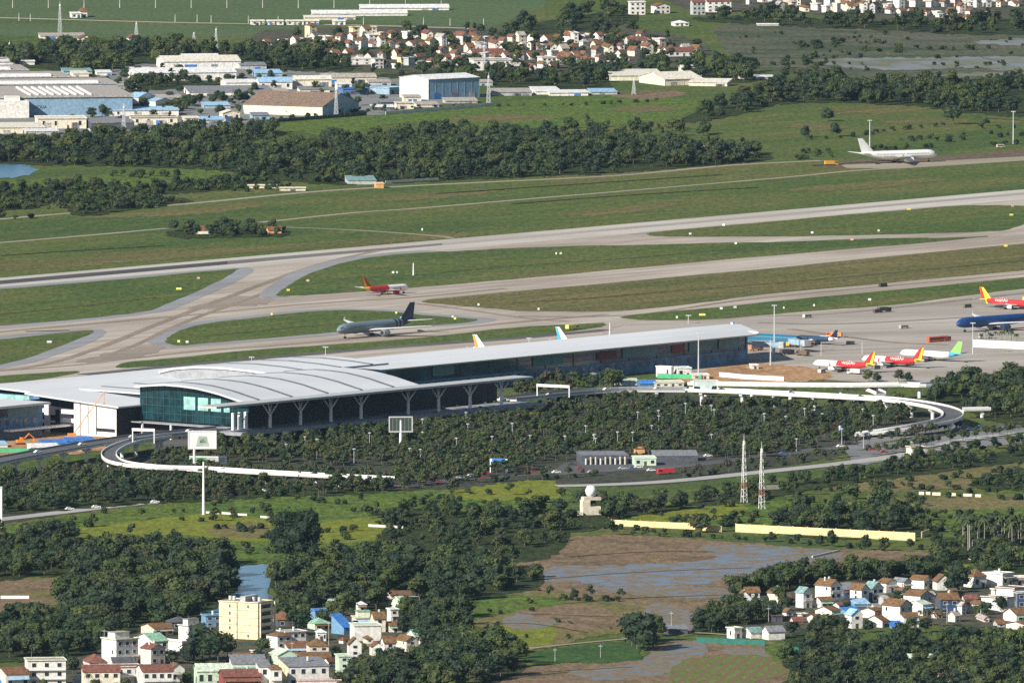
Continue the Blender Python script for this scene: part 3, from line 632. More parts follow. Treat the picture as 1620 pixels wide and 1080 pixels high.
row('car_park_trees', [(1345, 708), (1440, 692), (1540, 680)], 14, (5, 7), ['young']); row('car_park_trees', [(1360, 722), (1460, 705), (1620, 682)], 16, (5, 7), ['young'])
row('pier_trees', [(1365, 604), (1400, 604)], 6, (5, 7), ['broad']); row('pier_trees', [(1410, 604), (1455, 603)], 6, (5, 7), ['broad']); row('pier_trees', [(1225, 622), (1450, 626)], 26, (4, 6), ['young', 'bush'])
for x in (1560, 1566, 1575, 1585, 1592, 1600, 1608, 1552): tree(x, 548 + rnd.uniform(-2, 2), rnd.uniform(8, 11), 'palm', 'apron_palm')
# beyond the runways
FB = ['broad'] * 4 + ['bush', 'tall']
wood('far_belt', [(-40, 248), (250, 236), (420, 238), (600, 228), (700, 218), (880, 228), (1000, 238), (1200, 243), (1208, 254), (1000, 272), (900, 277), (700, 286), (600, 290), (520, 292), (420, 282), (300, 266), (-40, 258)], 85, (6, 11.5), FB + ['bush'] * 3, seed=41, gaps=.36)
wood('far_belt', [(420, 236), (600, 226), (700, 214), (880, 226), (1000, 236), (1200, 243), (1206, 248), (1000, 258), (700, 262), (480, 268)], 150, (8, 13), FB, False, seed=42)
for k, pl in enumerate(([(-40, 334), (-40, 305), (60, 304), (84, 320), (40, 330)], [(110, 326), (250, 312), (305, 318), (200, 332), (130, 342)], [(170, 304), (330, 288), (410, 284), (380, 298), (240, 308)], [(50, 298), (120, 292), (160, 298), (80, 304)])):
    wood('far_bushes', pl, 100, (5, 9), ['broad', 'bush', 'bush'], seed=43 + k)
wood('far_bushes', [(0, 292), (400, 262), (500, 290), (300, 325), (0, 350)], 130, (4, 9), ['bush'], False, seed=48, gaps=.5, gap_size=60)
wood('factory_trees', [(-40, 100), (80, 80), (250, 78), (400, 86), (500, 92), (520, 110), (420, 110), (350, 94), (200, 104), (150, 122), (60, 108)], 240, (8, 13), FB, seed=49)
wood('factory_trees', [(160, 140), (220, 128), (350, 130), (350, 138), (240, 142), (170, 150)], 250, (6, 9), FB, seed=50)
wood('factory_trees', [(90, 184), (150, 178), (220, 172), (300, 172), (320, 182), (160, 185), (110, 190)], 250, (5, 8), FB, False, seed=51)
wood('factory_trees', [(270, 168), (400, 156), (400, 164), (300, 172)], 150, (6, 10), FB, False, seed=52)
wood('factory_trees', [(150, 210), (200, 112), (480, 116), (640, 136), (640, 180), (400, 192)], 1500, (5, 9), FB, False, seed=531)
wood('far_bushes', [(-40, 236), (220, 216), (420, 205), (450, 215), (300, 232), (0, 248)], 110, (7, 11), FB, seed=53)
wood('village_trees', [(410, 72), (520, 52), (700, 48), (1000, 48), (1110, 82), (1040, 110), (800, 120), (560, 115), (440, 98)], 900, (6, 10), FB, False, seed=54)
wood('village_trees', [(405, 100), (430, 78), (520, 92), (560, 112), (470, 112)], 220, (6, 10), FB, seed=55)
wood('village_trees', [(560, 122), (700, 112), (850, 120), (960, 128), (950, 140), (840, 140), (780, 135), (640, 124)], 260, (6, 10), FB, seed=56)
wood('village_trees', [(850, 130), (1000, 112), (1100, 105), (1190, 112), (1195, 128), (1160, 130), (1000, 118), (930, 136)], 170, (8, 13), FB, seed=57)
wood('far_right_belt', [(1215, 140), (1290, 128), (1360, 136), (1480, 140), (1660, 136), (1660, 182), (1520, 178), (1450, 168), (1300, 162), (1215, 164)], 105, (6, 13), FB, seed=58, gaps=.34)
wood('far_right_belt', [(1080, 190), (1110, 178), (1215, 150), (1245, 158), (1180, 178), (1110, 192)], 230, (8, 12), FB, seed=59)
wood('far_top_trees', [(780, 54), (820, 44), (900, 28), (1000, 14), (1000, 36), (900, 50), (820, 56)], 420, (8, 13), FB, seed=60)
wood('far_top_trees', [(1090, 30), (1220, 26), (1400, 34), (1660, 30), (1660, 52), (1500, 54), (1400, 48), (1250, 42)], 420, (8, 13), FB, seed=61)
wood('marsh_bushes', [(1230, 72), (1330, 66), (1460, 70), (1580, 78), (1460, 84), (1300, 84)], 200, (4, 8), ['bush'], False, seed=62, gaps=.5, gap_size=50)
wood('marsh_bushes', [(1140, 50), (1640, 48), (1640, 130), (1240, 130), (1180, 100)], 500, (3, 7), ['bush'], False, seed=621, gaps=.6, gap_size=60)
wood('marsh_bushes', [(1240, 100), (1300, 98), (1320, 128), (1240, 128)], 600, (6, 9), FB, False, seed=63)
wood('marsh_bushes', [(1525, 104), (1560, 100), (1595, 104), (1560, 107)], 300, (5, 7), ['bush'], False, seed=64)
wood('far_bushes', [(1200, 240), (1640, 205), (1640, 228), (1480, 236), (1250, 256)], 130, (4, 7), ['bush'], False, seed=65, gaps=.52, gap_size=50)
for x, y, h in ((1308, 192, 9), (1508, 197, 14), (1275, 218, 8), (1320, 216, 9), (1500, 225, 5), (1560, 200, 6)): tree(x, y, h)
row('far_bushes', [(1270, 222), (1340, 218), (1420, 206), (1500, 198)], 12, (4, 7), ['bush']); row('far_bushes', [(1540, 204), (1640, 202)], 10, (5, 8), ['bush'])
row('far_bushes', [(410, 192), (560, 178), (700, 170), (900, 168), (1060, 160)], 10, (4, 6), ['bush'])
wood('hut_trees', [(262, 368), (300, 360), (330, 362), (380, 360), (455, 366), (440, 374), (350, 376), (280, 376)], 130, (5, 9), ['broad', 'bush'], seed=66)
wood('far_bushes', [(700, 226), (900, 200), (1060, 200), (1130, 215), (1000, 226)], 420, (6, 9), FB, False, seed=67)
row('road_bushes', [(1075, 757), (1215, 738), (1340, 722)], 5, (4, 7), ['bush', 'young']); row('road_bushes', [(700, 766), (860, 758), (960, 752)], 5, (4, 7), ['bush', 'young'])
REGION = {
 'road_bushes': 'small tree beside the dark road below the car park',
 'meadow_bushes': 'young tree standing by itself in the bright meadow',
 'pond_wood': 'dark green broadleaf tree in the dense wood beside the blue pond',
 'pond_tree': 'huge round dark tree standing alone at the top of the blue pond',
 'lone': 'dark green tree standing alone among fields or gardens',
 'road_trees': 'roadside tree along the grey road below the curved white ramp',
 'middle_wood': 'dark green tree in the wood between the pond and the brown paddies',
 'field_trees': 'green tree in the loose grove above the brown paddies',
 'village_wood': 'dark tree in the wood beside the gabled village houses',
 'field_row': 'small tree in the short row standing in the brown paddies',
 'hedge': 'tree of the hedge along the pale road by the twin masts',
 'field_wood': 'tree of the clump in the meadow behind the long yellow wall',
 'wall_hedge': 'shrubby tree at the foot of the long yellow wall',
 'palm_grove': 'tall slender palm of the grove above the white houses',
 'palm_grove_wood': 'dark tree round the tall palm grove',
 'ridge_wood': 'dark tree of the wood behind the row of brown roofed houses',
 'south_wood': 'dark tree of the wood below the brown roofed houses',
 'garden_palm': 'garden palm below the brown roofed houses',
 'car_park_trees': 'small planted tree in front of the terminal',
 'pier_trees': 'small tree near the end of the terminal pier',
 'airport_wood': 'tree of the wood outside the looping ramp',
 'apron_palm': 'palm in front of the dark blue parked airliner',
}
def px_h(t): return t[2] / ((Vector((t[0], t[1], 0)) - CAM).length / F)
TREES = [t for t in TREES if -60 < to_px((t[0], t[1], 0))[0] < 1680 and to_px((t[0], t[1], 0))[1] - px_h(t) < 1080]
palms = [t for t in TREES if t[3] == 'palm']; bushes = [t for t in TREES if t[3] == 'bush']; rest = [t for t in TREES if t[3] not in ('palm', 'bush')]
rest.sort(key=px_h, reverse=True); palms.sort(key=px_h, reverse=True)
def in_frame(t):
    x, y = to_px((t[0], t[1], 0)); return -10 < x < 1630 and y - px_h(t) * .6 < 1075
nt_obj = []; nt_rest = []
for t in rest: (nt_obj if len(nt_obj) < 290 and in_frame(t) else nt_rest).append(t)
p_obj = palms[:45]; nt_rest += palms[45:]
TREE_PROTO = {}
def plant(t, name, cat):
    x, y, h, kd, i, reg = t; key = (kd, i)
    lab = REGION.get(reg, 'dark green tree')
    if key not in TREE_PROTO:
        o = thing(name, (x, y, 0), lab, cat, 'trees')
        tr, cr = KIND[kd][i]
        for nm, me in (('trunk', tr), ('crown', cr)):
            c = bpy.data.objects.new(nm, me); COL.objects.link(c); c.parent = o
        TREE_PROTO[key] = o
    else: o = copy_tree(TREE_PROTO[key])
    o.location = (x, y, 0); q = rnd.uniform(0.85, 1.2)
    o.scale = (h * q, h * q, h); o.rotation_euler = (0, 0, rnd.uniform(0, 6.28))
    o['label'] = lab; o['group'] = lab.replace(' tree', ' trees').replace('palm ', 'palms ', 1)
for t in nt_obj: plant(t, 'broadleaf_tree', 'tree')
for t in p_obj: plant(t, 'palm_tree', 'palm')

# the far woods, hedges and undergrowth nobody could count: points that carry whole trees
bank = bpy.data.collections.new('tree_bank'); ORDER = []
for kd in KIND:
    for i, (tr, cr) in enumerate(KIND[kd]):
        b = MB(); me = bpy.data.meshes.new('whole_tree')
        vs = [tuple(v.co) for v in tr.vertices] + [tuple(v.co) for v in cr.vertices]; n = len(tr.vertices)
        fs = [tuple(p.vertices) for p in tr.polygons] + [tuple(n + k for k in p.vertices) for p in cr.polygons]
        me.from_pydata(vs, [], fs); me.materials.append(TRUNK); me.materials.append(cr.materials[0])
        me.polygons.foreach_set('material_index', [0] * len(tr.polygons) + [1] * len(cr.polygons))
        o = bpy.data.objects.new('%03d' % len(ORDER), me); bank.objects.link(o); ORDER.append((kd, i))
def gn_tree():
    g = bpy.data.node_groups.new('plant_trees', 'GeometryNodeTree')
    g.interface.new_socket('Geometry', in_out='INPUT', socket_type='NodeSocketGeometry'); g.interface.new_socket('Geometry', in_out='OUTPUT', socket_type='NodeSocketGeometry')
    N = g.nodes.new; L = g.links.new
    i = N('NodeGroupInput'); o = N('NodeGroupOutput'); c = N('GeometryNodeCollectionInfo'); p = N('GeometryNodeInstanceOnPoints')
    c.inputs['Collection'].default_value = bank; c.inputs['Separate Children'].default_value = True; c.inputs['Reset Children'].default_value = True
    def attr(nm, ty):
        a = N('GeometryNodeInputNamedAttribute'); a.data_type = ty; a.inputs['Name'].default_value = nm; return a.outputs['Attribute']
    p.inputs['Pick Instance'].default_value = True
    L(i.outputs[0], p.inputs['Points']); L(c.outputs[0], p.inputs['Instance']); L(attr('pick', 'INT'), p.inputs['Instance Index'])
    x = N('ShaderNodeCombineXYZ'); L(attr('turn', 'FLOAT'), x.inputs['Z']); L(x.outputs[0], p.inputs['Rotation'])
    L(attr('size', 'FLOAT_VECTOR'), p.inputs['Scale']); L(p.outputs[0], o.inputs[0])
    return g
GN = gn_tree()
def mass(name, tt):
    me = bpy.data.meshes.new(name); me.from_pydata([(t[0], t[1], 0) for t in tt], [], [])
    a = me.attributes.new('pick', 'INT', 'POINT'); a.data.foreach_set('value', [ORDER.index((t[3], t[4])) for t in tt])
    a = me.attributes.new('turn', 'FLOAT', 'POINT'); a.data.foreach_set('value', [rnd.uniform(0, 6.28) for t in tt])
    a = me.attributes.new('size', 'FLOAT_VECTOR', 'POINT')
    vals = []
    for t in tt: q = t[2] * rnd.uniform(.85, 1.25); vals += [q, q, t[2]]
    a.data.foreach_set('vector', vals)
    o = bpy.data.objects.new(name, me); COL.objects.link(o); md = o.modifiers.new('trees', 'NODES'); md.node_group = GN
    o['kind'] = 'stuff'; return o
mass('woodland', nt_rest); mass('undergrowth', bushes)

# ------------------------------------------------------------------ houses
def window(parent, x, z, w, h, side, W, L):
    """a framed pane set on a wall: side f (front, y=0), l (x=0), r (x=W)"""
    b = MB(); t = 0.10; e = 0.06
    def bx(a0, c0, a1, c1, d, mi):
        if side == 'f': b.box(a0, -d, c0, a1, 0.0, c1, mi)
        elif side == 'l': b.box(-d, a0, c0, 0.0, a1, c1, mi)
        else: b.box(W, a0, c0, W + d, a1, c1, mi)
    bx(x - w / 2 - t, z - t, x + w / 2 + t, z, e + .05, 1); bx(x - w / 2 - t, z + h, x + w / 2 + t, z + h + t, e, 1)
    bx(x - w / 2 - t, z, x - w / 2, z + h, e, 1); bx(x + w / 2, z, x + w / 2 + t, z + h, e, 1)
    bx(x - w / 2, z, x + w / 2, z + h, 0.03, 0)
    return b.build('window', [GLASS, WHITE], parent)

def house(x0, ws, wf, yb, hp, label, wall='white', roof='gable', rcol='brown', rp=None, fl=2, phi=33, name='house', cat='house', group=None,
          win=True, depth=9.0, over=0.45, front=None, extra='', z0=0.0, wcols=None):
    """x0: leftmost photo pixel, ws / wf: seen widths of its side and front in pixels, yb: pixel row of the near corner's foot,
    hp: wall height in pixels, rp: roof rise in pixels, phi: how far the front turns to the picture's right, in degrees"""
    s = S(yb); a = R(phi)
    Wd = wf * s / cos(a); L = ws * s / abs(sin(a)) if abs(phi) > 5 and ws else depth
    H = hp * s; rise = (rp * s if rp is not None else min(Wd, L) * 0.46)
    corner = P(x0 + ws if phi >= 0 else x0 + wf, yb)
    t = Vector((cos(a), sin(a), 0))
    org = corner if phi >= 0 else corner - t * Wd
    h = thing(name, org + Vector((0, 0, z0)), label, cat, group, a)
    wm = wallm(wall); fm = wallm(front) if front else wm
    b = MB()
    top = [(0, 0), (Wd, 0), (Wd, L), (0, L)]
    b.poly([(0, 0, 0), (Wd, 0, 0), (Wd, 0, H), (0, 0, H)], 1); b.poly([(Wd, 0, 0), (Wd, L, 0), (Wd, L, H), (Wd, 0, H)])
    b.poly([(Wd, L, 0), (0, L, 0), (0, L, H), (Wd, L, H)]); b.poly([(0, L, 0), (0, 0, 0), (0, 0, H), (0, L, H)]); b.poly([(0, 0, H - .05), (Wd, 0, H - .05), (Wd, L, H - .05), (0, L, H - .05)])
    r = MB(); o = over; th = 0.22
    if roof == 'gable':            # ridge runs back from the front: the front wall is a gable
        m = Wd / 2
        b.poly([(0, 0, H), (Wd, 0, H), (m, 0, H + rise)], 1); b.poly([(Wd, L, H), (0, L, H), (m, L, H + rise)])
        k = rise / m
        for sg in (-1, 1):
            e = m + sg * (m + o); ze = H - o * k
            p = [(m, -o, H + rise), (e, -o, ze), (e, L + o, ze), (m, L + o, H + rise)]
            r.rings([[(x, y, z + .02) for x, y, z in p], [(x, y, z + .02 + th) for x, y, z in p]])
    elif roof == 'side':           # ridge runs along the front
        m = L / 2; k = rise / m
        b.poly([(0, L, H), (0, 0, H), (0, m, H + rise)]); b.poly([(Wd, 0, H), (Wd, L, H), (Wd, m, H + rise)])
        for sg in (-1, 1):
            e = m + sg * (m + o); ze = H - o * k
            p = [(-o, m, H + rise), (-o, e, ze), (Wd + o, e, ze), (Wd + o, m, H + rise)]
            r.rings([[(x, y, z + .02) for x, y, z in p], [(x, y, z + .02 + th) for x, y, z in p]])
    elif roof == 'hip':
        q = min(Wd, L) / 2
        base = [(-o, -o, H), (Wd + o, -o, H), (Wd + o, L + o, H), (-o, L + o, H)]
        if Wd >= L: ra, rb = (q, L / 2, H + rise), (Wd - q, L / 2, H + rise)
        else: ra, rb = (Wd / 2, q, H + rise), (Wd / 2, L - q, H + rise)
        r.poly(base[::-1])
        lo = [(x, y, z + .12) for x, y, z in base]
        for i in range(4): r.poly([base[i], base[(i + 1) % 4], lo[(i + 1) % 4], lo[i]])
        if Wd >= L: r.poly([lo[0], lo[1], rb, ra]); r.poly([lo[1], lo[2], rb]); r.poly([lo[2], lo[3], ra, rb]); r.poly([lo[3], lo[0], ra])
        else: r.poly([lo[0], lo[1], ra]); r.poly([lo[1], lo[2], rb, ra]); r.poly([lo[2], lo[3], rb]); r.poly([lo[3], lo[0], ra, rb])
    elif roof == 'shed':           # one slope that falls towards the front
        b.poly([(0, L, H), (0, 0, H), (0, L, H + rise)]); b.poly([(Wd, 0, H), (Wd, L, H), (Wd, L, H + rise)]); b.poly([(Wd, L, H), (0, L, H), (0, L, H + rise), (Wd, L, H + rise)])
        k = rise / L
        p = [(-o, -o, H - o * k), (Wd + o, -o, H - o * k), (Wd + o, L + o, H + rise + o * k), (-o, L + o, H + rise + o * k)]
        r.rings([[(x, y, z + .02) for x, y, z in p], [(x, y, z + .02 + th) for x, y, z in p]])
    elif roof == 'arch':           # barrel roof, its axis along the front
        n = 8; rr = []
        for xx in (-o, Wd + o):
            rr.append([(xx, L / 2 - (L / 2 + o) * cos(pi * i / n), H + rise * sin(pi * i / n) + .1) for i in range(n + 1)] + [(xx, L / 2 + (L / 2 + o), H - .15), (xx, L / 2 - (L / 2 + o), H - .15)])
        r.rings(rr)
    else:                          # flat roof: a slab with a low parapet
        r.box(-o, -o, H + .02, Wd + o, L + o, H + .3, 0)
        for (xa, ya, xb, yb2) in ((-o, -o, Wd + o, -o + .25), (-o, L + o - .25, Wd + o, L + o), (-o, -o + .25, -o + .25, L + o - .25), (Wd + o - .25, -o + .25, Wd + o, L + o - .25)):
            r.box(xa, ya, H + .3, xb, yb2, H + .3 + max(.3, rise * .25), 1)
    b.build('wall', [wm, fm], h)
    rf = r.build('roof', [roofm(rcol), wm], h)
    if win:
        fh = H / max(fl, 1); g = random.Random(int(x0 * 31 + yb))
        nf = wcols if wcols else max(1, min(4, int(Wd / 3.2))); ns = max(1, min(4, int(L / 4.5)))
        for k in range(fl):
            zc = k * fh + fh * .32; hh = fh * .45
            for i in range(nf):
                if k == 0 and i == nf // 2:
                    d = MB(); xx = Wd * (i + .5) / nf; d.box(xx - .7, -.05, 0, xx + .7, 0, min(2.4, fh * .8)); d.build('door', M('dark_door', (.10, .07, .05)), h)
                else: window(h, Wd * (i + .5) / nf, zc, min(1.9, Wd / nf * .6), hh, 'f', Wd, L)
            sd = 'l' if phi >= 0 else 'r'
            for i in range(ns):
                if g.random() < (.55 if phi < 0 else .3): window(h, L * (i + .5) / ns, zc, 1.0, hh, sd, Wd, L)
            if 'b' in extra and k > 0:
                d = MB(); d.box(.2, -1.2, k * fh - .12, Wd - .2, 0, k * fh); d.box(.2, -1.2, k * fh, Wd - .2, -1.1, k * fh + .85); d.build('balcony', WHITE, h)
    tk = random.Random(int(x0 * 7 + yb * 3))
    if yb > 900 and fl >= 2 and name in ('house', 'village_house') and tk.random() < .45: extra += 't'
    if yb > 900 and fl >= 2 and name == 'house' and tk.random() < .4:
        d = MB(); zb = H / fl; d.box(.3, -1.3, zb - .15, Wd - .3, -.01, zb); d.box(.3, -1.3, zb, Wd - .3, -1.22, zb + .8); d.build('balcony', wallm('white'), h)
    if yb > 900 and fl == 1 and win and tk.random() < .6:
        d = MB(); d.rings([[(x, -.02, H * .78), (x, -1.6, H * .66), (x, -1.6, H * .70), (x, -.02, H * .82)] for x in (.2, Wd - .2)]); d.build('awning', roofm(tk.choice(['tin', 'sky', 'green', 'rust'])), h)
    if name == 'warehouse':
        d = MB(); n = int(Wd / 6)
        for i in range(n + 1): x = Wd * i / max(n, 1); d.box(x - .15, -.14, .1, x + .15, -.01, H - .1)
        d.build('wall_ribs', fm, h)
        d = MB(); n = int(L / 6)
        for i in range(n + 1): y = L * i / max(n, 1); d.box(-.14, y - .15, .1, -.01, y + .15, H - .1)
        d.build('wall_ribs', wm, h)
        for i in range(tk.choice([1, 2, 3])):
            x = Wd * tk.uniform(.1, .85); d = MB(); d.box(x, -.2, 0, x + min(4.5, Wd * .2), -.03, min(4.2, H * .6)); d.build('roller_door', roofm(tk.choice(['grey', 'dark', 'tin', 'blue'])), h)
        if Wd > 22:
            d = MB(); d.bar((0, -.35, H - .1), (Wd, -.35, H - .1), .35, .4); d.build('gutter', roofm('tin'), h)
    if 't' in extra:
        d = MB(); d.tube((Wd * .6, L * .5, H + .3 + (rise if roof != 'flat' else 0) * .6), (Wd * .6, L * .5, H + 2.2 + (rise if roof != 'flat' else 0) * .6), .6, .6, 10); d.build('water_tank', STEEL, h)
    if 'p' in extra:               # a room on the roof terrace
        d = MB(); d.box(Wd * .15, L * .3, H + .3, Wd * .8, L * .8, H + 3.0); d.box(Wd * .15 - .4, L * .3 - .4, H + 3.0, Wd * .8 + .4, L * .8 + .4, H + 3.2, 1); d.build('roof_room', [wm, roofm(rcol)], h)
    if 'c' in extra:
        d = MB(); d.box(Wd * .3, L * .55, H + rise * .4, Wd * .3 + .7, L * .55 + .7, H + rise + 1.0); d.build('chimney', wm, rf)
    if 'k' in extra:               # open columned porch
        d = MB()
        for i in range(4): d.tube((Wd * (i + .5) / 4, -2.2, 0), (Wd * (i + .5) / 4, -2.2, 2.6), .18)
        d.box(0, -2.6, 2.6, Wd, 0, 2.8); d.build('porch', wm, h)
    return h

H = house
GL = 'houses of the village beside the pond'; GR = 'brown roofed houses below the wood'
# the village by the pond
H(38, 6, 60, 1088, 43, 'white two storey villa with a stone coloured flat roof and a balcony', 'white', 'flat', 'olive', 3, phi=8, fl=3, group=GL, extra='b', depth=9, wcols=3)
H(-8, 18, 36, 1092, 26, 'low house with a faded red roof beside the white villa', 'pink', 'side', 'rust', 8, phi=20, fl=1, group=GL)
H(160, 24, 34, 1052, 40, 'tall white house with a bare grey wall and a roof room under an olive roof', 'white', 'flat', 'olive', 4, phi=36, fl=3, group=GL, front='grey', extra='p')
H(176, 4, 34, 1064, 14, 'low white annex with a dark grey roof', 'white', 'shed', 'dark', 8, phi=10, fl=1, group=GL, depth=6)
H(212, 30, 24, 1040, 26, 'white house with a pale green metal roof', 'white', 'side', 'green', 10, phi=28, fl=2, group=GL)
H(222, 17, 22, 1052, 26, 'beige gabled house with a small brick red roof', 'cream', 'gable', 'brick', 7, phi=38, fl=2, group=GL, front='beige', extra='c')
H(282, 16, 26, 1014, 24, 'slim blue and white house with a white balcony front', 'white', 'flat', 'grey', 3, phi=44, fl=2, group=GL, front='blue', extra='p')
H(252, 36, 6, 1032, 17, 'low white house with a bare flank behind the green roof', 'white', 'flat', 'white', 2, phi=40, fl=1, group=GL)
H(222, 22, 30, 1006, 12, 'low tiled house with ochre roof tucked under the wood', 'beige', 'side', 'brown', 6, phi=25, fl=1, group=GL)
H(262, 10, 30, 996, 12, 'dark navy roofed house tucked under the wood', 'dark', 'hip', 'dark', 8, phi=20, fl=1, group=GL)
H(318, 8, 24, 992, 18, 'teal walled house beside the yellow apartment block', 'blue', 'flat', 'teal', 3, phi=20, fl=2, group=GL, extra='t')
H(128, 4, 58, 1090, 28, 'cream house with a long brick red roof', 'cream', 'side', 'brick', 9, phi=6, fl=2, group=GL, depth=7)
H(130, 12, 28, 1062, 14, 'house with a steep brick red hipped roof', 'pink', 'hip', 'brick', 12, phi=15, fl=1, group=GL)
H(176, 8, 40, 1085, 30, 'grey white house with a brown terrace awning', 'white', 'flat', 'rust', 3, phi=12, fl=2, group=GL, depth=8)
H(214, 12, 48, 1092, 30, 'long white house with a coral tiled roof', 'white', 'side', 'brick', 8, phi=10, fl=2, group=GL, extra='b')
H(262, 8, 22, 1082, 24, 'small white house with an ochre gable and a round window', 'white', 'gable', 'brown', 9, phi=20, fl=1, group=GL)
H(306, 6, 54, 1085, 24, 'low house with a broad mint green roof', 'mint', 'side', 'mint', 10, phi=8, fl=1, group=GL, depth=8)
H(345, 8, 60, 1092, 22, 'crimson walled house with a brick red roof', 'red', 'side', 'brick', 9, phi=8, fl=1, group=GL, depth=7, front='red')
H(362, 6, 54, 1068, 18, 'white house with a slate grey roof behind the red house', 'white', 'shed', 'grey', 9, phi=6, fl=1, group=GL, depth=8)
H(364, 8, 40, 1052, 10, 'low house half ochre half crimson roofed', 'beige', 'side', 'brown', 7, phi=8, fl=1, group=GL, depth=7)
H(421, 18, 22, 1026, 20, 'white house with an ochre hipped roof below the apartment block', 'white', 'hip', 'brown', 6, phi=35, fl=2, group=GL)
H(438, 14, 32, 1024, 24, 'white house with a grey dormer beside the apartment block', 'white', 'flat', 'tin', 3, phi=28, fl=2, group=GL, extra='t')
H(450, 6, 36, 1036, 12, 'low white house with a long rust coloured lean roof', 'white', 'shed', 'rust', 6, phi=10, fl=1, group=GL, depth=6)
H(484, 6, 30, 1040, 18, 'beige house with a brown pyramid roof', 'beige', 'hip', 'brown', 11, phi=8, fl=2, group=GL, front='beige')
H(426, 14, 30, 1052, 16, 'mint green gabled house with two peaks', 'mint', 'gable', 'mint', 8, phi=18, fl=1, group=GL)
H(440, 16, 64, 1088, 34, 'yellow ended white house with a long slate grey roof', 'yellow', 'shed', 'grey', 8, phi=14, fl=2, group=GL, front='white')
H(452, 6, 66, 1050, 8, 'house with a long chocolate brown roof', 'cream', 'side', 'brown', 8, phi=6, fl=1, group=GL, depth=7)
H(466, 5, 68, 1096, 20, 'pale house with a flat brown edged roof', 'pink', 'flat', 'tin', 2, phi=4, fl=1, group=GL, depth=7)
H(404, 6, 18, 1090, 36, 'grey white house with an arched door', 'white', 'shed', 'grey', 6, phi=8, fl=2, group=GL, depth=8)
H(424, 4, 18, 1092, 34, 'white house with a patched brown roof', 'white', 'hip', 'brown', 6, phi=8, fl=2, group=GL, depth=8)
H(530, 6, 18, 1068, 30, 'narrow pale green house with an open stair', 'mint', 'flat', 'mint', 3, phi=10, fl=3, group=GL, depth=8)
H(549, 3, 20, 1048, 30, 'tall narrow white house with an ochre gable', 'white', 'gable', 'brown', 10, phi=9, fl=3, group=GL, depth=9, wcols=1)
H(584, 4, 18, 1037, 15, 'little cream house with an orange gable', 'cream', 'gable', 'rust', 6, phi=10, fl=1, group=GL, depth=7)
H(602, 6, 19, 1038, 22, 'white house with an ochre roof between two gabled houses', 'white', 'side', 'brown', 9, phi=16, fl=2, group=GL, depth=7)
H(625, 18, 18, 1031, 18, 'cream house with a brown gable and a round window', 'cream', 'gable', 'brown', 7, phi=30, fl=2, group=GL)
H(553, 8, 42, 1014, 24, 'broad white house with blank front behind the gabled houses', 'white', 'flat', 'mint', 3, phi=10, fl=2, group=GL, depth=10, wcols=2, win=False)
H(556, 8, 30, 994, 16, 'cream terrace house with a columned balcony', 'cream', 'flat', 'green', 3, phi=12, fl=1, group=GL, extra='p', depth=9)
H(586, 6, 18, 1000, 22, 'ochre roofed house wedged beside the blank white house', 'cream', 'side', 'brown', 10, phi=14, fl=2, group=GL, depth=7)
H(563, 3, 14, 968, 12, 'small white shrine like pavilion on a terrace', 'white', 'hip', 'white', 5, phi=10, fl=1, name='pavilion', cat='pavilion', depth=4)
H(611, 30, 10, 962, 6, 'long shed with a pale sage green roof', 'mint', 'side', 'mint', 12, phi=52, fl=1, group=GL, name='long_shed', cat='shed')
H(612, 6, 12, 984, 20, 'slim white tower house below the sage green shed', 'white', 'flat', 'white', 3, phi=20, fl=2, group=GL)
H(612, 4, 20, 1000, 11, 'low white house with an ochre roof beside a blue tank', 'white', 'side', 'brown', 5, phi=8, fl=1, group=GL, depth=6)
H(524, 20, 14, 1004, 12, 'open shed roofed with a bright blue tarpaulin', 'blue', 'shed', 'blue', 18, phi=38, fl=1, name='tarpaulin_shed', cat='shed', win=False)
H(489, 10, 24, 984, 18, 'dark blue walled house under the trees', 'blue', 'flat', 'blue', 3, phi=20, fl=2, group=GL, front='navy')
H(486, 12, 24, 996, 10, 'house with a bottle green hipped roof', 'mint', 'hip', 'green', 8, phi=24, fl=1, group=GL)
H(430, 10, 26, 992, 12, 'house with an orange hipped roof beside the apartment block', 'dark', 'hip', 'rust', 11, phi=12, fl=1, group=GL)
H(500, 10, 26, 960, 6, 'temple like pavilion with a curved pale green roof', 'mint', 'hip', 'mint', 12, phi=14, fl=1, name='pavilion', cat='pavilion', over=1.2)
H(552, 10, 40, 950, 7, 'long low brick barn under the trees', 'pink', 'side', 'rust', 5, phi=12, fl=1, name='barn', cat='barn')
H(612, 6, 44, 948, 7, 'long low brick barn with a white end', 'pink', 'side', 'rust', 5, phi=8, fl=1, name='barn', cat='barn', depth=7)
H(643, 14, 26, 1014, 8, 'garden house with a jade green roof', 'white', 'side', 'green', 9, phi=22, fl=1, group=GL)
H(662, 6, 18, 1022, 7, 'garden house with an orange roof at the wood edge', 'white', 'side', 'rust', 6, phi=16, fl=1, group=GL)
H(499, 3, 14, 1014, 14, 'white bell tower like shrine with three arched openings', 'white', 'hip', 'white', 5, phi=8, fl=1, name='shrine', cat='shrine', depth=4, wcols=3)
H(104, 8, 26, 1014, 7, 'low shed with a navy blue roof in the wood', 'dark', 'shed', 'blue', 9, phi=10, fl=1, name='garden_shed', cat='shed', win=False)
H(-10, 10, 22, 1090, 10, 'stall roofed with a bright blue tarpaulin at the red roofed house', 'dark', 'side', 'blue', 9, phi=18, fl=1, name='tarpaulin_shed', cat='shed', win=False)
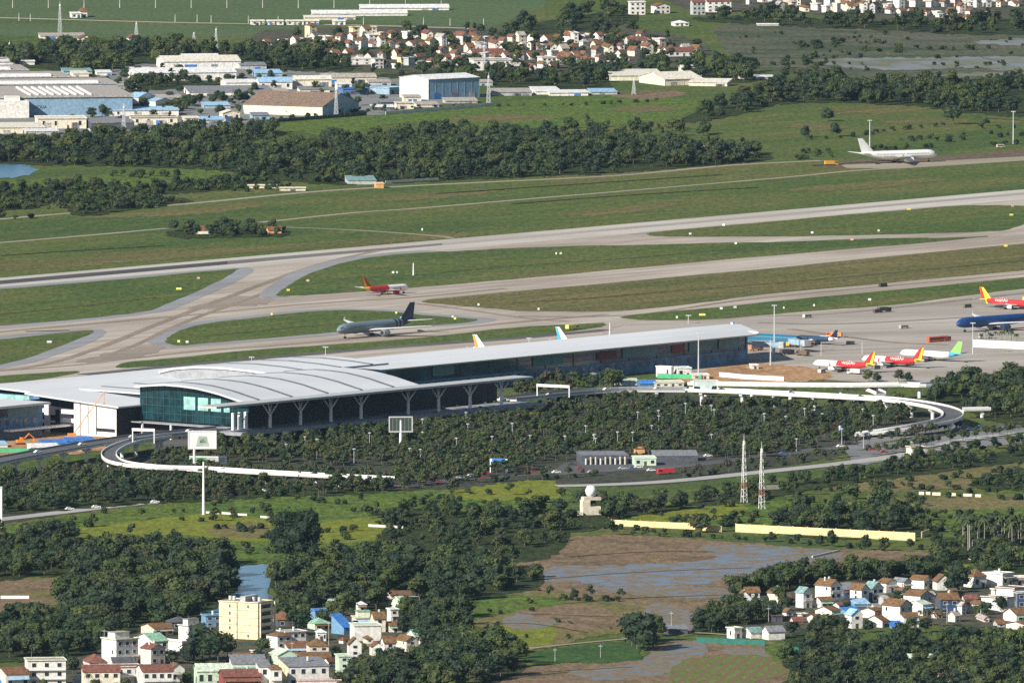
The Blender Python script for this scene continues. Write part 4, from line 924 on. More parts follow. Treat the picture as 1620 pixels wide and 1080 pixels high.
# yellow apartment block
ap = H(346, 62, 23, 1012, 58, 'tall yellow apartment block with a clutter of tanks on its flat roof', 'yellow', 'flat', 'tin', 3, phi=-0.1 + 62, fl=5, name='apartment_block', cat='apartment block', win=False, over=.3)
def block_bits(h):
    s = S(1012); a = R(61.9); Wd = 23 * s / cos(a); L = 62 * s / sin(a); Hh = 58 * s
    for k in range(1, 5):
        b = MB(); b.box(-.14, .1, Hh * k / 5 - .12, -.002, L - .1, Hh * k / 5 + .12); b.build('string_course', roofm('tin'), h)
        b = MB(); b.box(1.2, -1.3, Hh * k / 5 - .15, Wd - 1.2, -.01, Hh * k / 5); b.box(1.2, -1.3, Hh * k / 5, Wd - 1.2, -1.2, Hh * k / 5 + .9); b.build('balcony', wallm('cream'), h)
    for k in range(5):
        for y in (.25, .72): 
            if k in (0, 4) or y > .5: window(h, L * y, Hh * k / 5 + 1.0, .8, 1.5, 'l', Wd, L)
        b = MB(); b.box(2.2, -.04, Hh * k / 5 + .3, Wd - 2.2, -.005, Hh * k / 5 + 2.5); b.build('balcony_door', M('dark_door', (.10, .07, .05)), h)
    for x in (.3, Wd - .3):
        b = MB(); b.box(x - .3, -1.5, 0, x + .3, -.9, Hh); b.build('pilaster', wallm('cream'), h)
    b = MB(); b.box(-.3, L * .52, .2, -.004, L * .55, Hh); b.build('drain_pipe', roofm('tin'), h)
    for y in (.15, .3, .55, .8, .9):
        b = MB(); b.tube((Wd * .5, L * y, Hh + .4), (Wd * .5, L * y, Hh + 2.3), .8, .8, 10); b.build('water_tank', STEEL, h)
    b = MB(); b.box(1, L * .35, Hh + .3, Wd - 1, L * .48, Hh + 2.9); b.build('stair_head', wallm('grey'), h)
block_bits(ap)
# the houses below the wood
H(1163, 3, 22, 962, 17, 'white A frame house with a dark porch in front of the cream house', 'white', 'gable', 'brown', 11, phi=14, fl=1, group=GR, depth=8, wcols=3)
H(1176, 4, 22, 958, 22, 'cream house with a brown roof behind the A frame house', 'white', 'side', 'brown', 7, phi=12, fl=2, group=GR, front='cream', depth=8)
H(1199, 4, 14, 966, 11, 'low white lean house beside the cream house', 'white', 'gable', 'white', 4, phi=14, fl=1, group=GR, depth=7, win=False)
H(1214, 17, 13, 958, 20, 'creamy white house with a brown gabled porch', 'cream', 'gable', 'brown', 6, phi=40, fl=2, group=GR, front='cream')
H(1259, 12, 14, 962, 25, 'white three storey house with a sage green gable roof', 'white', 'gable', 'teal', 8, phi=36, fl=2, group=GR, wcols=1)
H(1290, 24, 17, 960, 34, 'tallest white house with three storeys of balconies and a brown roof', 'white', 'gable', 'brown', 9, phi=44, fl=3, group=GR, extra='bc', wcols=2)
H(1290, 26, 14, 984, 18, 'long low white house with a brown lean roof below the tallest house', 'white', 'side', 'brown', 6, phi=50, fl=1, group=GR)
H(1289, 10, 20, 962, 12, 'small white annex with a brown roof at the tallest house', 'white', 'side', 'brown', 5, phi=22, fl=1, group=GR)
H(1277, 14, 12, 986, 9, 'low pinkish house under the trees', 'pink', 'side', 'brown', 5, phi=36, fl=1, group=GR)
H(1345, 18, 12, 955, 23, 'white house with a brown gable and a dark doorway', 'white', 'gable', 'brown', 8, phi=46, fl=2, group=GR, wcols=1)
H(1330, 6, 18, 946, 14, 'dark fronted house with a grey lean roof beside the tallest house', 'dark', 'shed', 'grey', 8, phi=18, fl=1, group=GR, front='navy', depth=7)
H(1366, 14, 18, 952, 22, 'white house with a teal gable roof and a balcony', 'dark', 'gable', 'teal', 9, phi=38, fl=2, group=GR, extra='b', front='white', wcols=2)
H(1388, 14, 20, 938, 16, 'white house with an ochre gable and one large dark opening', 'white', 'gable', 'brown', 6, phi=36, fl=1, group=GR, wcols=1)
H(1412, 18, 12, 938, 18, 'pale house with a grey sheet metal roof', 'white', 'gable', 'grey', 5, phi=40, fl=1, group=GR, front='beige')
H(1440, 22, 14, 932, 15, 'white house with a long brown roof edged in red', 'white', 'gable', 'brown', 6, phi=52, fl=1, group=GR)
H(1476, 6, 22, 934, 15, 'white house with a broad white gable and brown roof', 'white', 'gable', 'brown', 10, phi=14, fl=1, group=GR, depth=9, win=False)
H(1430, 26, 20, 968, 26, 'large white house with a brown roof and a shaded grey gable', 'white', 'gable', 'brown', 7, phi=50, fl=2, group=GR, front='grey')  # front greyed: the white gable's shade put into its wall colour
H(1432, 28, 14, 974, 18, 'lean house with a sage green strip roof', 'white', 'side', 'mint', 5, phi=50, fl=1, group=GR, front='white')
H(1480, 8, 30, 972, 24, 'dark open fronted house with a brown roof on white posts', 'dark', 'side', 'brown', 9, phi=14, fl=2, group=GR, front='navy', depth=9)
H(1396, 28, 20, 984, 26, 'large white house whose shaded grey gable has two dark windows and a brown roof', 'white', 'gable', 'brown', 9, phi=48, fl=2, group=GR, front='grey', wcols=2)  # grey front paints in the shade on a white gable
H(1425, 5, 24, 992, 16, 'white porch wing with a brown canopy below the large gable', 'white', 'shed', 'brown', 5, phi=14, fl=1, group=GR, depth=5)
H(1337, 10, 18, 994, 22, 'pale blue gabled house with a dark door', 'white', 'gable', 'sky', 8, phi=22, fl=2, group=GR)
H(1362, 22, 12, 978, 12, 'low white house with a blue roof corner', 'white', 'side', 'brown', 4, phi=50, fl=1, group=GR)
H(1370, 26, 10, 992, 10, 'low house with stepped rust brown roofs', 'white', 'side', 'brown', 8, phi=52, fl=1, group=GR)
H(1405, 6, 22, 994, 3, 'bright blue tarpaulin shelter below the large gabled house', 'blue', 'shed', 'blue', 5, phi=8, fl=1, name='tarpaulin_shed', cat='shed', win=False, depth=5)
H(1344, 8, 24, 960, 5, 'turquoise roofed shelter between the white houses', 'blue', 'shed', 'sky', 5, phi=12, fl=1, name='tarpaulin_shed', cat='shed', win=False, depth=5)
H(1330, 10, 22, 972, 5, 'blue tarpaulin roofed shelter beside the low brown roof', 'blue', 'shed', 'blue', 4, phi=22, fl=1, name='tarpaulin_shed', cat='shed', win=False)
H(1525, 16, 20, 930, 18, 'white house with a brown hipped roof and a dark arch', 'white', 'hip', 'brown', 11, phi=34, fl=1, group=GR)
H(1556, 30, 18, 928, 20, 'long white flat roofed house with a blue tarpaulin on its side', 'white', 'flat', 'white', 2, phi=50, fl=1, group=GR, extra='t')
H(1590, 6, 34, 926, 12, 'white terrace house with stepped flat roofs at the frame edge', 'white', 'flat', 'white', 2, phi=12, fl=1, group=GR)
H(1577, 28, 20, 948, 17, 'white boxy house with a flat brown roof', 'white', 'flat', 'brown', 3, phi=52, fl=1, group=GR, win=False)
H(1553, 40, 12, 968, 22, 'broad blank white house with a flat brown roof', 'white', 'flat', 'brown', 3, phi=58, fl=1, group=GR, win=False)
H(1530, 22, 12, 970, 14, 'low white house with a rust hipped roof', 'white', 'hip', 'brown', 6, phi=48, fl=1, group=GR)
H(1604, 6, 26, 962, 24, 'dark glazed house front with white posts', 'dark', 'flat', 'white', 2, phi=12, fl=2, group=GR, front='navy')
H(1588, 20, 26, 984, 12, 'house with an ochre roof and two white gables', 'white', 'side', 'brown', 9, phi=30, fl=1, group=GR)
H(1592, 30, 20, 996, 8, 'low peach coloured house with a brown roof', 'pink', 'side', 'brown', 4, phi=50, fl=1, group=GR, front='pink')
H(1522, 4, 20, 950, 3, 'small house with a coral red roof behind the dark house', 'pink', 'side', 'brick', 6, phi=12, fl=1, group=GR, depth=6, win=False)
H(1150, 12, 12, 1010, 16, 'pale turreted cottage with a dark arched door', 'white', 'flat', 'mint', 3, phi=38, fl=1, group=GR)
H(1176, 12, 20, 1010, 10, 'white cottage with a dark green roof', 'white', 'side', 'teal', 7, phi=26, fl=1, group=GR, win=False)
H(1206, 10, 26, 1012, 13, 'white cottage with a grey gable roof', 'white', 'side', 'grey', 8, phi=22, fl=1, group=GR, win=False)
H(1218, 4, 16, 984, 10, 'cottage with a white framed dark opening', 'dark', 'flat', 'brown', 2, phi=12, fl=1, group=GR, depth=6, win=False)
H(1250, 6, 16, 986, 4, 'hut with a dusky red roof among the trees', 'pink', 'side', 'brick', 6, phi=20, fl=1, group=GR, win=False)
H(1432, 6, 40, 1046, 6, 'open shed with a long pale turquoise tin roof', 'dark', 'shed', 'mint', 4, phi=4, fl=1, name='tin_shed', cat='shed', win=False, depth=5)
H(1402, 4, 12, 1044, 6, 'small pale tin shed beside the turquoise roof', 'white', 'shed', 'mint', 4, phi=8, fl=1, name='tin_shed', cat='shed', win=False, depth=5)
H(1583, 9, 12, 1016, 5, 'greenhouse like tent with a bright gable', 'white', 'gable', 'mint', 5, phi=40, fl=1, name='tent_house', cat='shed', win=False)
H(1582, 4, 16, 1046, 6, 'pale tin shed low in the wood', 'white', 'side', 'mint', 4, phi=10, fl=1, name='tin_shed', cat='shed', win=False, depth=5)
H(1482, 6, 20, 1079, 8, 'hut with a brick red roof and white front in the lowest wood', 'white', 'side', 'brick', 5, phi=14, fl=1, name='hut', cat='hut', win=False)
H(1428, 6, 16, 1079, 6, 'hut with a maroon roof beside the brick red hut', 'white', 'side', 'crimson', 4, phi=10, fl=1, name='hut', cat='hut', win=False)
H(1555, 5, 16, 868, 4, 'hut with a coral roof among the palms', 'pink', 'side', 'brick', 4, phi=12, fl=1, name='hut', cat='hut', win=False)
H(1532, 3, 8, 886, 8, 'small white gate house below the palms', 'white', 'flat', 'white', 2, phi=12, fl=1, name='gate_house', cat='hut', win=False, depth=3)
H(1050, 4, 34, 1003, 8, 'dark open pump shed on the dyke path beside the tree', 'dark', 'shed', 'grey', 3, phi=6, fl=1, name='pump_shed', cat='shed', win=False, depth=6)
# huts on the airfield and behind it
H(309, 3, 21, 371, 7, 'cream hut with a rust roof among bushes beyond the runway', 'cream', 'side', 'rust', 6, phi=8, fl=1, name='guard_hut', cat='hut', win=False, depth=6)
H(421, 4, 20, 370, 6, 'orange walled hut at the end of the bush island', 'orange', 'side', 'rust', 5, phi=12, fl=1, name='guard_hut', cat='hut', win=False, depth=6)
H(845, 4, 40, 252, 4, 'low hut with a red roof in the far wood', 'pink', 'side', 'brick', 5, phi=8, fl=1, name='guard_hut', cat='hut', win=False, depth=6)
H(1110, 3, 28, 246, 10, 'open shelter with a pale roof at the edge of the far wood', 'dark', 'shed', 'tin', 3, phi=6, fl=1, name='shelter', cat='shelter', win=False, depth=6)
H(545, 6, 44, 292, 6, 'grey depot with a flat roof at the edge of the far wood', 'grey', 'shed', 'teal', 4, phi=6, fl=1, name='depot', cat='depot', win=False)
H(592, 3, 12, 298, 7, 'small orange shed beside the grey depot', 'orange', 'flat', 'cream', 1, phi=8, fl=1, name='guard_hut', cat='hut', win=False, depth=4)
H(1434, 8, 22, 722, 14, 'pale roadside kiosk with a brown roof beside the loop road', 'cream', 'flat', 'brown', 3, phi=22, fl=1, name='kiosk', cat='kiosk')
# ------------------------------------------------------------------ factories beyond the runways
GF = 'factory sheds beyond the runways'
def F_(x0, ws, wf, yb, hp, label, wall='white', roof='side', rcol='white', rp=4, phi=12, **k):
    k.setdefault('win', False)
    return house(x0, ws, wf, yb, hp, label, wall, roof, rcol, rp, 1, phi, 'warehouse', 'warehouse', GF, over=.6, **k)
ROOFS['rusty'] = (0.24, 0.17, 0.125); WALLS['factory'] = (0.22, 0.34, 0.46); WALLS['navyblue'] = (0.10, 0.20, 0.42)
# big factory at the frame edge: blue wall with lettering, long roof with three white ridges
def factory():
    s = S(178); o = P(-70, 186); L = 280 * s
    h = thing('factory', o, 'huge grey roofed factory with three white roof ridges and a blue lettered wall', 'factory', GF, R(8))
    Hh = 30 * s; D = 300
    b = MB(); b.box(0, 0, 0, L, D * .35, Hh); b.build('wall', wallm('factory'), h)
    b = MB(); b.box(-1, -1, Hh + .02, L + 1, D * .35, Hh + 1.2); b.build('roof', roofm('tin'), h)
    for k in range(3):
        y0 = D * (.36 + k * .2); z = Hh + 2 + k * 1.2; L1 = (105 + 48 * 0 + (150 if k == 0 else 90 if k == 1 else 40)) * s
        b = MB(); b.box(0, y0, 0, L1 + 30 * s, y0 + D * .19, z); b.build('wall', wallm('steel'), h)
        b = MB(); n = 8; rr = []
        for xx in (0, L1): rr.append([(xx, y0 + 7 - 7 * cos(pi * i / n), z + 2.6 * sin(pi * i / n)) for i in range(n + 1)] + [(xx, y0 + 14, z - .05), (xx, y0, z - .05)])
        b.rings(rr); b.build('roof_ridge', roofm('white'), h)
        b = MB(); b.box(0, y0 - .5, z + .02, L1 + 30 * s, y0 + D * .19 + .5, z + .8); b.build('roof', roofm('tin'), h)
    b = MB()
    for i in range(9): x = 118 * s + i * 12 * s; b.box(x, 6, Hh + 1.2, x + 1.2, D * .3, Hh + 2.4)
    b.build('roof_vents', WHITE, h)
    b = MB(); b.box(0, -12, 0, 113 * s, -.02, 27 * s, 0); b.box(113 * s - 16, -10, 27 * s, 113 * s - 6, -2, 34 * s); b.build('office_block', wallm('white'), h)
    to = lettering('TOYODA', 6.6 * s, M('letter_blue', (.01, .03, .10)), h); to.location = (116 * s, -.1, 13 * s); to.rotation_euler = (pi / 2, 0, 0)
factory()
F_(201, 12, 160, 128, 12, 'long white factory hall with a pale green foot', 'white', 'side', 'white', 6, 10, depth=30)
F_(246, 14, 120, 110, 12, 'stepped white factory with a raised roof lantern', 'white', 'side', 'cream', 7, 10)
F_(283, 8, 56, 100, 8, 'white roof lantern hall on top of the stepped factory', 'white', 'side', 'white', 5, 10, depth=20)
F_(348, 10, 110, 141, 10, 'white hall with a low white roof beside the blue banded hall', 'white', 'side', 'white', 3, 8)
F_(201, 18, 25, 168, 14, 'white gabled hall with a pale sky blue roof', 'white', 'gable', 'sky', 6, 55)
F_(220, 26, 24, 168, 8, 'small cream gable in front of the sky blue roofed hall', 'cream', 'gable', 'sky', 3, 50)
F_(290, 10, 130, 152, 6, 'long low grey roofed hall behind the poplars', 'white', 'shed', 'grey', 5, 8)
F_(166, 8, 108, 184, 9, 'white office wing with a pale blue roof and a row of windows', 'white', 'side', 'sky', 4, 8, win=True)
F_(204, 4, 72, 198, 12, 'pale building with arcades below the office wing', 'cream', 'flat', 'grey', 2, 6, win=True)
F_(54, 6, 76, 204, 16, 'cream two storey factory office with square windows', 'cream', 'flat', 'cream', 2, 6, win=True)
F_(136, 10, 66, 206, 12, 'open carport with a thin grey roof on posts', 'dark', 'shed', 'grey', 2, 10)
F_(288, 4, 22, 198, 11, 'small cream office with a row of windows', 'cream', 'flat', 'cream', 1, 8, win=True)
F_(347, 6, 26, 192, 13, 'small cream office with two gables', 'cream', 'gable', 'cream', 4, 16, win=True)
F_(310, 6, 38, 196, 6, 'low hall with a pale blue lean roof', 'grey', 'shed', 'sky', 3, 10)
F_(-20, 10, 80, 212, 10, 'low shed with a beige roof at the frame edge', 'cream', 'shed', 'cream', 3, 8)
F_(36, 6, 50, 214, 6, 'low shed with a white edged roof', 'grey', 'shed', 'white', 2, 8)
F_(135, 4, 20, 211, 4, 'tiny white roofed shelter in front of the carport', 'white', 'shed', 'white', 1, 8)
F_(-30, 10, 74, 104, 6, 'white shed with a green roof corner', 'white', 'flat', 'white', 1, 6)
F_(110, 6, 24, 122, 5, 'cream shed with a rounded tank beside it', 'cream', 'shed', 'cream', 2, 8)
F_(150, 4, 22, 120, 5, 'low white shed beside the trees', 'white', 'shed', 'white', 2, 8)
F_(170, 6, 40, 142, 6, 'grey green shed in the factory trees', 'grey', 'shed', 'tin', 3, 8)
F_(384, 126, 56, 184, 15, 'rust brown barrel roofed warehouse with a grey arched end', 'cream', 'gable', 'rusty', 18, 64, front='steel')
F_(404, 6, 52, 142, 12, 'white hall with a bright blue roof band', 'white', 'side', 'sky', 6, 8, win=True)
F_(398, 6, 42, 122, 6, 'small grey blue hall behind the bright blue band', 'steel', 'shed', 'sky', 3, 8)
F_(462, 4, 58, 138, 12, 'cream hall with a stepped gable', 'cream', 'side', 'cream', 5, 8)
F_(505, 6, 84, 132, 9, 'long cream hall with a grey roof', 'cream', 'side', 'tin', 5, 8)
F_(632, 46, 80, 158, 32, 'tall steel blue hangar with a bright white end and a pale roof', 'white', 'side', 'white', 5, 36, front='factory')
F_(586, 30, 18, 150, 10, 'pale blue tank hall beside the hangar', 'steel', 'flat', 'sky', 2, 50)
F_(535, 8, 40, 150, 9, 'navy blue shed between the cream halls and hangar', 'navyblue', 'flat', 'blue', 1, 14)
F_(530, 4, 22, 142, 8, 'white shed behind the navy shed', 'white', 'shed', 'white', 2, 8)
F_(580, 4, 34, 136, 6, 'low grey shed behind the pale blue tank hall', 'grey', 'shed', 'tin', 2, 8)
F_(636, 4, 26, 162, 8, 'cream shed with a flat roof at the hangar end', 'cream', 'shed', 'tin', 2, 8)
F_(624, 4, 26, 173, 9, 'white kiosk with a brown arch', 'cream', 'flat', 'tin', 1, 8)
F_(586, 4, 34, 175, 5, 'low white roofed shelter by the yard gate', 'dark', 'shed', 'white', 2, 8)
F_(755, 4, 20, 136, 6, 'small grey shed behind the hangar', 'grey', 'shed', 'tin', 2, 8)
F_(775, 6, 60, 152, 6, 'low grey shed beside the hangar', 'grey', 'shed', 'tin', 3, 8)
F_(838, 10, 40, 150, 5, 'low white shed with a white hut at its end', 'white', 'shed', 'white', 3, 8)
F_(866, 4, 60, 152, 5, 'long low white wall like shed', 'white', 'shed', 'white', 2, 6)
F_(930, 6, 40, 150, 4, 'long low grey shed beside the rubble', 'grey', 'shed', 'sky', 2, 6)
F_(955, 10, 84, 128, 8, 'long cream hall with a teal green net in front', 'cream', 'shed', 'cream', 4, 6)
F_(1012, 40, 60, 136, 10, 'stepped cream hall with two raised roof lanterns', 'cream', 'side', 'cream', 9, 26)
F_(1074, 6, 30, 122, 14, 'small cream lantern hall behind the stepped hall', 'cream', 'side', 'cream', 4, 18)
F_(1090, 8, 60, 137, 6, 'low hall with a blue grey lean roof', 'cream', 'shed', 'cream', 4, -14, depth=20)
F_(1168, 3, 20, 126, 5, 'small cream shed at the dark wood end', 'cream', 'flat', 'cream', 1, 8)
F_(1192, 3, 30, 126, 4, 'long low grey shelter in the field', 'grey', 'shed', 'white', 1, 6)
F_(484, 10, 150, 26, 4, 'long low white greenhouse beside the far road', 'white', 'shed', 'white', 4, 4)
F_(560, 10, 140, 17, 4, 'long low white greenhouse in the far rice field', 'white', 'shed', 'white', 4, 4)
F_(476, 6, 80, 32, 4, 'low cream shed in front of the long greenhouses', 'cream', 'shed', 'cream', 2, 5)
for k, (x, w) in enumerate(((396, 20), (422, 24), (452, 26), (482, 20), (526, 18))):
    F_(x, 2, w, 40, 6, 'low white workshop on the far road, number %s of five from the west end' % ['one', 'two', 'three', 'four', 'five'][k], 'white', 'flat', 'cream', 1, 6, win=True, depth=12)
F_(110, 4, 14, 29, 7, 'white gate house on the far road', 'white', 'flat', 'white', 1, 8, win=True)
F_(124, 4, 10, 28, 9, 'small pavilion with an orange roof on the far road', 'cream', 'hip', 'rust', 6, 8, win=True)
F_(60, 4, 70, 62, 5, 'low pale shed in the wood edge with a long roof', 'cream', 'shed', 'tin', 2, 6)
F_(122, 4, 18, 66, 5, 'hut with an orange roof at the far wood edge', 'white', 'gable', 'rust', 5, 14)
F_(200, 4, 16, 64, 4, 'hut with a rust roof under a tall pole', 'white', 'gable', 'rust', 5, 14)
F_(268, 4, 10, 80, 6, 'orange walled hut in the far wood', 'orange', 'flat', 'rust', 1, 14)
F_(390, 3, 44, 298, 4, 'low pale wall like shed at the foot of the far wood', 'cream', 'flat', 'cream', 1, 4, depth=4)
F_(440, 3, 40, 302, 4, 'low cream shed beside the patrol road', 'cream', 'flat', 'tin', 1, 4, depth=4)

for x, w, y, h_, wl, rc, lb in ((236, 46, 160, 5, 'grey', 'tin', 'low tin roofed shed between the sky blue hall and the poplars'), (318, 40, 172, 5, 'steel', 'sky', 'low sky roofed shed in front of the poplars'), (420, 30, 150, 5, 'grey', 'tin', 'small tin shed behind the rust brown warehouse'), (470, 46, 147, 5, 'cream', 'grey', 'low grey roofed shed behind the rust brown warehouse'), (598, 30, 168, 6, 'dark', 'grey', 'dark open shed beside the rust brown warehouse end'),
        (655, 34, 170, 4, 'cream', 'tin', 'low tin roofed lean shed along the hangar yard'), (96, 44, 118, 5, 'steel', 'teal', 'teal roofed hut behind the huge factory'), (205, 30, 116, 4, 'cream', 'white', 'white roofed hut at the end of the long factory hall'), (376, 40, 110, 6, 'grey', 'grey', 'grey wing of the stepped white factory'), (395, 26, 190, 7, 'steel', 'grey', 'grey shed at the corner of the factory fence'), (700, 50, 164, 4, 'grey', 'tin', 'row of grey bays at the foot of the hangar')):
    F_(x, 5, w, y, h_, lb, wl, 'shed', rc, 3, 9)
# ------------------------------------------------------------------ the far villages
ORD = 'first second third fourth fifth sixth seventh eighth ninth tenth eleventh twelfth thirteenth fourteenth fifteenth sixteenth seventeenth eighteenth nineteenth twentieth'.split()
def village(place, group, spots, seed):
    g = random.Random(seed); out = []
    for (x, y, w) in spots:
        wall = g.choice(['white'] * 5 + ['cream'] * 2 + ['beige', 'pink', 'grey']); rk = g.choice(['gable', 'gable', 'side', 'side', 'hip', 'flat'])
        rc = g.choice(['brown', 'brown', 'brown', 'rust', 'rust', 'rust', 'brick', 'tin'] if rk != 'flat' else ['tin', 'white', 'rust', 'sky'])
        fl = g.choice([1, 1, 2, 2, 3]) if rk != 'hip' else g.choice([1, 2])
        phi = g.choice([26, 34, 40, 48, 12, -18])
        ws = w * g.uniform(.35, .6); hp = {1: 6, 2: 10, 3: 15}[fl] * g.uniform(.85, 1.15)
        out.append([x, y, ws, w - ws, hp, wall, rk, rc, fl, phi])
    names = {}
    word = {1: 'low', 2: 'two-storey', 3: 'tall'}; rw = {'tin': 'grey-brown', 'brick': 'brick-red', 'sky': 'pale-blue'}
    rowof = lambda y, ys: 'back' if y < ys[0] else 'middle' if y < ys[1] else 'front'
    yy = sorted(o[1] for o in out); ys = (yy[len(yy) // 3], yy[2 * len(yy) // 3])
    for o in out:
        d = '%s %s house with %s %s roof' % (word[o[8]], o[5], rw.get(o[7], o[7]), {'gable': 'gable', 'side': 'pitched', 'hip': 'hipped', 'flat': 'flat'}[o[6]])
        names.setdefault((d, rowof(o[1], ys)), []).append(o)
    for (d, rw_), l in names.items():
        l.sort(key=lambda o: o[0])
        for i, o in enumerate(l):
            lab = d + (', the only such in %s %s row' % (place, rw_) if len(l) == 1 else ', %s from west in %s %s row' % (ORD[min(i, 19)], place, rw_))
            x, y, ws, wf, hp, wall, rk, rc, fl, phi = o
            h = house(x, ws, wf, y, hp, lab, wall, rk, rc, None, fl, phi, 'village_house', 'house', group, win=False, depth=9)
            s = S(y); W_ = wf * s / cos(R(phi)); L_ = ws * s / abs(sin(R(phi))); fh = hp * s / fl
            for k in range(fl): window(h, W_ * (.5 if W_ < 6 else .3), k * fh + fh * .3, 1.4, fh * .45, 'f', W_, L_)
def scatter(rows, seed, wlo=12, whi=20, gap=1.25):
    g = random.Random(seed); out = []
    for (xa, ya, xb, yb) in rows:
        x = xa
        while x < xb:
            w = g.uniform(wlo, whi); q = (x - xa) / (xb - xa)
            out.append((x, ya + (yb - ya) * q + g.uniform(-2.5, 2.5), w)); x += w * gap * g.uniform(.8, 1.35)
    return out
village('far village', 'houses of the far village', scatter([(412, 82, 520, 74), (440, 72, 520, 66), (520, 78, 760, 72), (530, 66, 740, 60), (505, 97, 760, 92), (600, 107, 800, 104), (690, 84, 860, 80), (740, 70, 980, 62), (770, 116, 880, 113),
    (760, 96, 1000, 90), (820, 82, 1040, 76), (860, 104, 980, 99), (900, 68, 1010, 64), (1000, 88, 1100, 88)], 5, 14, 21, .98), 5)
village('top village', 'houses of the village at the top', scatter([(1225, 17, 1380, 20), (1180, 6, 1380, 8), (1300, 30 - 8, 1420, 22), (1380, 12, 1610, 12), (1400, 24, 1560, 26), (1480, 34, 1540, 33), (1390, 2, 1600, 2)], 6, 12, 19, 1.15), 6)
village('lower village', 'brown roofed houses below the wood', [(1238, 974, 17), (1262, 978, 15), (1318, 966, 16), (1308, 990, 18), (1376, 966, 17), (1390, 958, 16), (1418, 950, 17), (1462, 946, 18), (1500, 946, 15), (1474, 978, 18), (1500, 984, 20), (1452, 986, 16), (1568, 944, 16), (1512, 972, 17), (1546, 984, 19), (1572, 992, 18), (1240, 950, 12)], 15)
village('pond village', 'houses of the village beside the pond', [(256, 1070, 20), (300, 1040, 16), (396, 1036, 18), (470, 1016, 17), (510, 1056, 18), (574, 1022, 16), (536, 1018, 18), (640, 1018, 14), (240, 1000, 16), (115, 1082, 22), (380, 1076, 20), (486, 1064, 16)], 16)
V = lambda *a, **k: house(*a, name='village_house', group='houses of the far village', **k)
V(482, 8, 11, 62, 21, 'tall yellow tower house at the back of the far village', 'yellow', 'hip', 'rust', 4, 4, phi=34)
V(552, 6, 11, 64, 20, 'tall orange cream tower house with a grey brick flank', 'yellow', 'flat', 'rust', 2, 4, phi=24)
V(568, 4, 24, 58, 14, 'unfinished beige concrete house beside the cream tower', 'beige', 'flat', 'tin', 2, 3, phi=12, depth=9)
V(578, 6, 14, 70, 14, 'white cube house in front of the unfinished house', 'white', 'flat', 'white', 2, 3, phi=20)
V(522, 4, 62, 103, 9, 'long white school like building with a flat roof', 'white', 'flat', 'cream', 2, 2, phi=8, depth=10)
V(587, 6, 14, 109, 15, 'white narrow house at the end of the long school like building', 'white', 'flat', 'tin', 2, 3, phi=24)
V(628, 6, 14, 101, 11, 'small bright cream house in the front of the far village', 'yellow', 'gable', 'rust', 4, 2, phi=20)
V(739, 10, 50, 92, 7, 'long house with a red roof and orange end', 'white', 'side', 'brick', 6, 1, phi=14)
V(742, 8, 60, 112, 16, 'wide white building with a brown roof at the village front', 'white', 'flat', 'tin', 2, 2, phi=10)
V(850, 8, 22, 110, 18, 'grey white corner house standing forward of the far village', 'white', 'flat', 'tin', 2, 3, phi=16)
V(988, 6, 30, 78, 14, 'white and grey house pair with a red roof at the village end', 'white', 'side', 'brick', 5, 2, phi=14)
V(1048, 8, 42, 90, 8, 'red roofed low house at the far village end', 'white', 'side', 'brick', 6, 1, phi=16)
V2 = lambda *a, **k: house(*a, name='village_house', group='houses of the village at the top', **k)
V2(994, 3, 24, 24, 20, 'white house with a big dark archway standing alone at the top', 'white', 'flat', 'white', 2, 3, phi=10, depth=9)
V2(1030, 8, 22, 22, 12, 'white house with a rust roof beside the archway house', 'white', 'gable', 'rust', 4, 2, phi=20)
V2(1092, 4, 20, 24, 20, 'grey white block with a red roof at the top', 'grey', 'side', 'brick', 4, 3, phi=14, depth=10)
V2(1115, 4, 38, 20, 17, 'pale lavender grey block with a red roof at the top', 'white', 'side', 'brick', 3, 3, phi=10, depth=10)
V2(1062, 6, 22, 42, 5, 'pair of white tents in the marsh below the top village', 'white', 'hip', 'white', 4, 1, phi=14)
V2(1196, 2, 34, 41, 2, 'long low white wall shelter at the marsh edge', 'white', 'flat', 'white', 1, 1, phi=4, depth=4, win=False)
GREYP = M('grey_parapet', (0.30, 0.31, 0.33), 0.8)
# ------------------------------------------------------------------ terminal (its own axes: x along the runway, y towards it)
T0 = P(425, 676, 8); T0.z = 0
term = thing('airport_terminal', T0, 'long white roofed airport terminal with curved main hall, forked columns and a dark glazed pier', 'airport terminal', None, AX)
ROOFW = pave_mat('white_metal_roof', (0.64, 0.665, 0.69), (0.48, 0.50, 0.52), 50, .22, .04)
FASCIA = M('pale_fascia', (0.46, 0.47, 0.47), 0.6, 0.1, 0.3)
GLASSB = M('blue_glazing', (0.030, 0.080, 0.140), 0.14, 0.6, 0.07, 0.5)
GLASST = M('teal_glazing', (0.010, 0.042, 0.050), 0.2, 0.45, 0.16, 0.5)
GLASSL = M('lit_teal_glazing', (0.30, 0.55, 0.52), 0.35, 0.25, 0.3, 0.5)  # paler copy of the teal glazing: light on the panes put into colour
PANEL = M('blue_grey_cladding', (0.11, 0.21, 0.36), 0.6, 0.3, 0.15)
SHADE = M('shaded_near_black', (0.020, 0.020, 0.032), 0.7, 0.3, 0.3)  # near black: shade under canopies and on turned-away walls put into the colour
RIB = M('roof_rooflight', (0.15, 0.16, 0.17), 0.5, 0.15, 0.4)
WHITEW = M('white_panels', (0.84, 0.83, 0.82), 0.6, 0.04, 0.4)

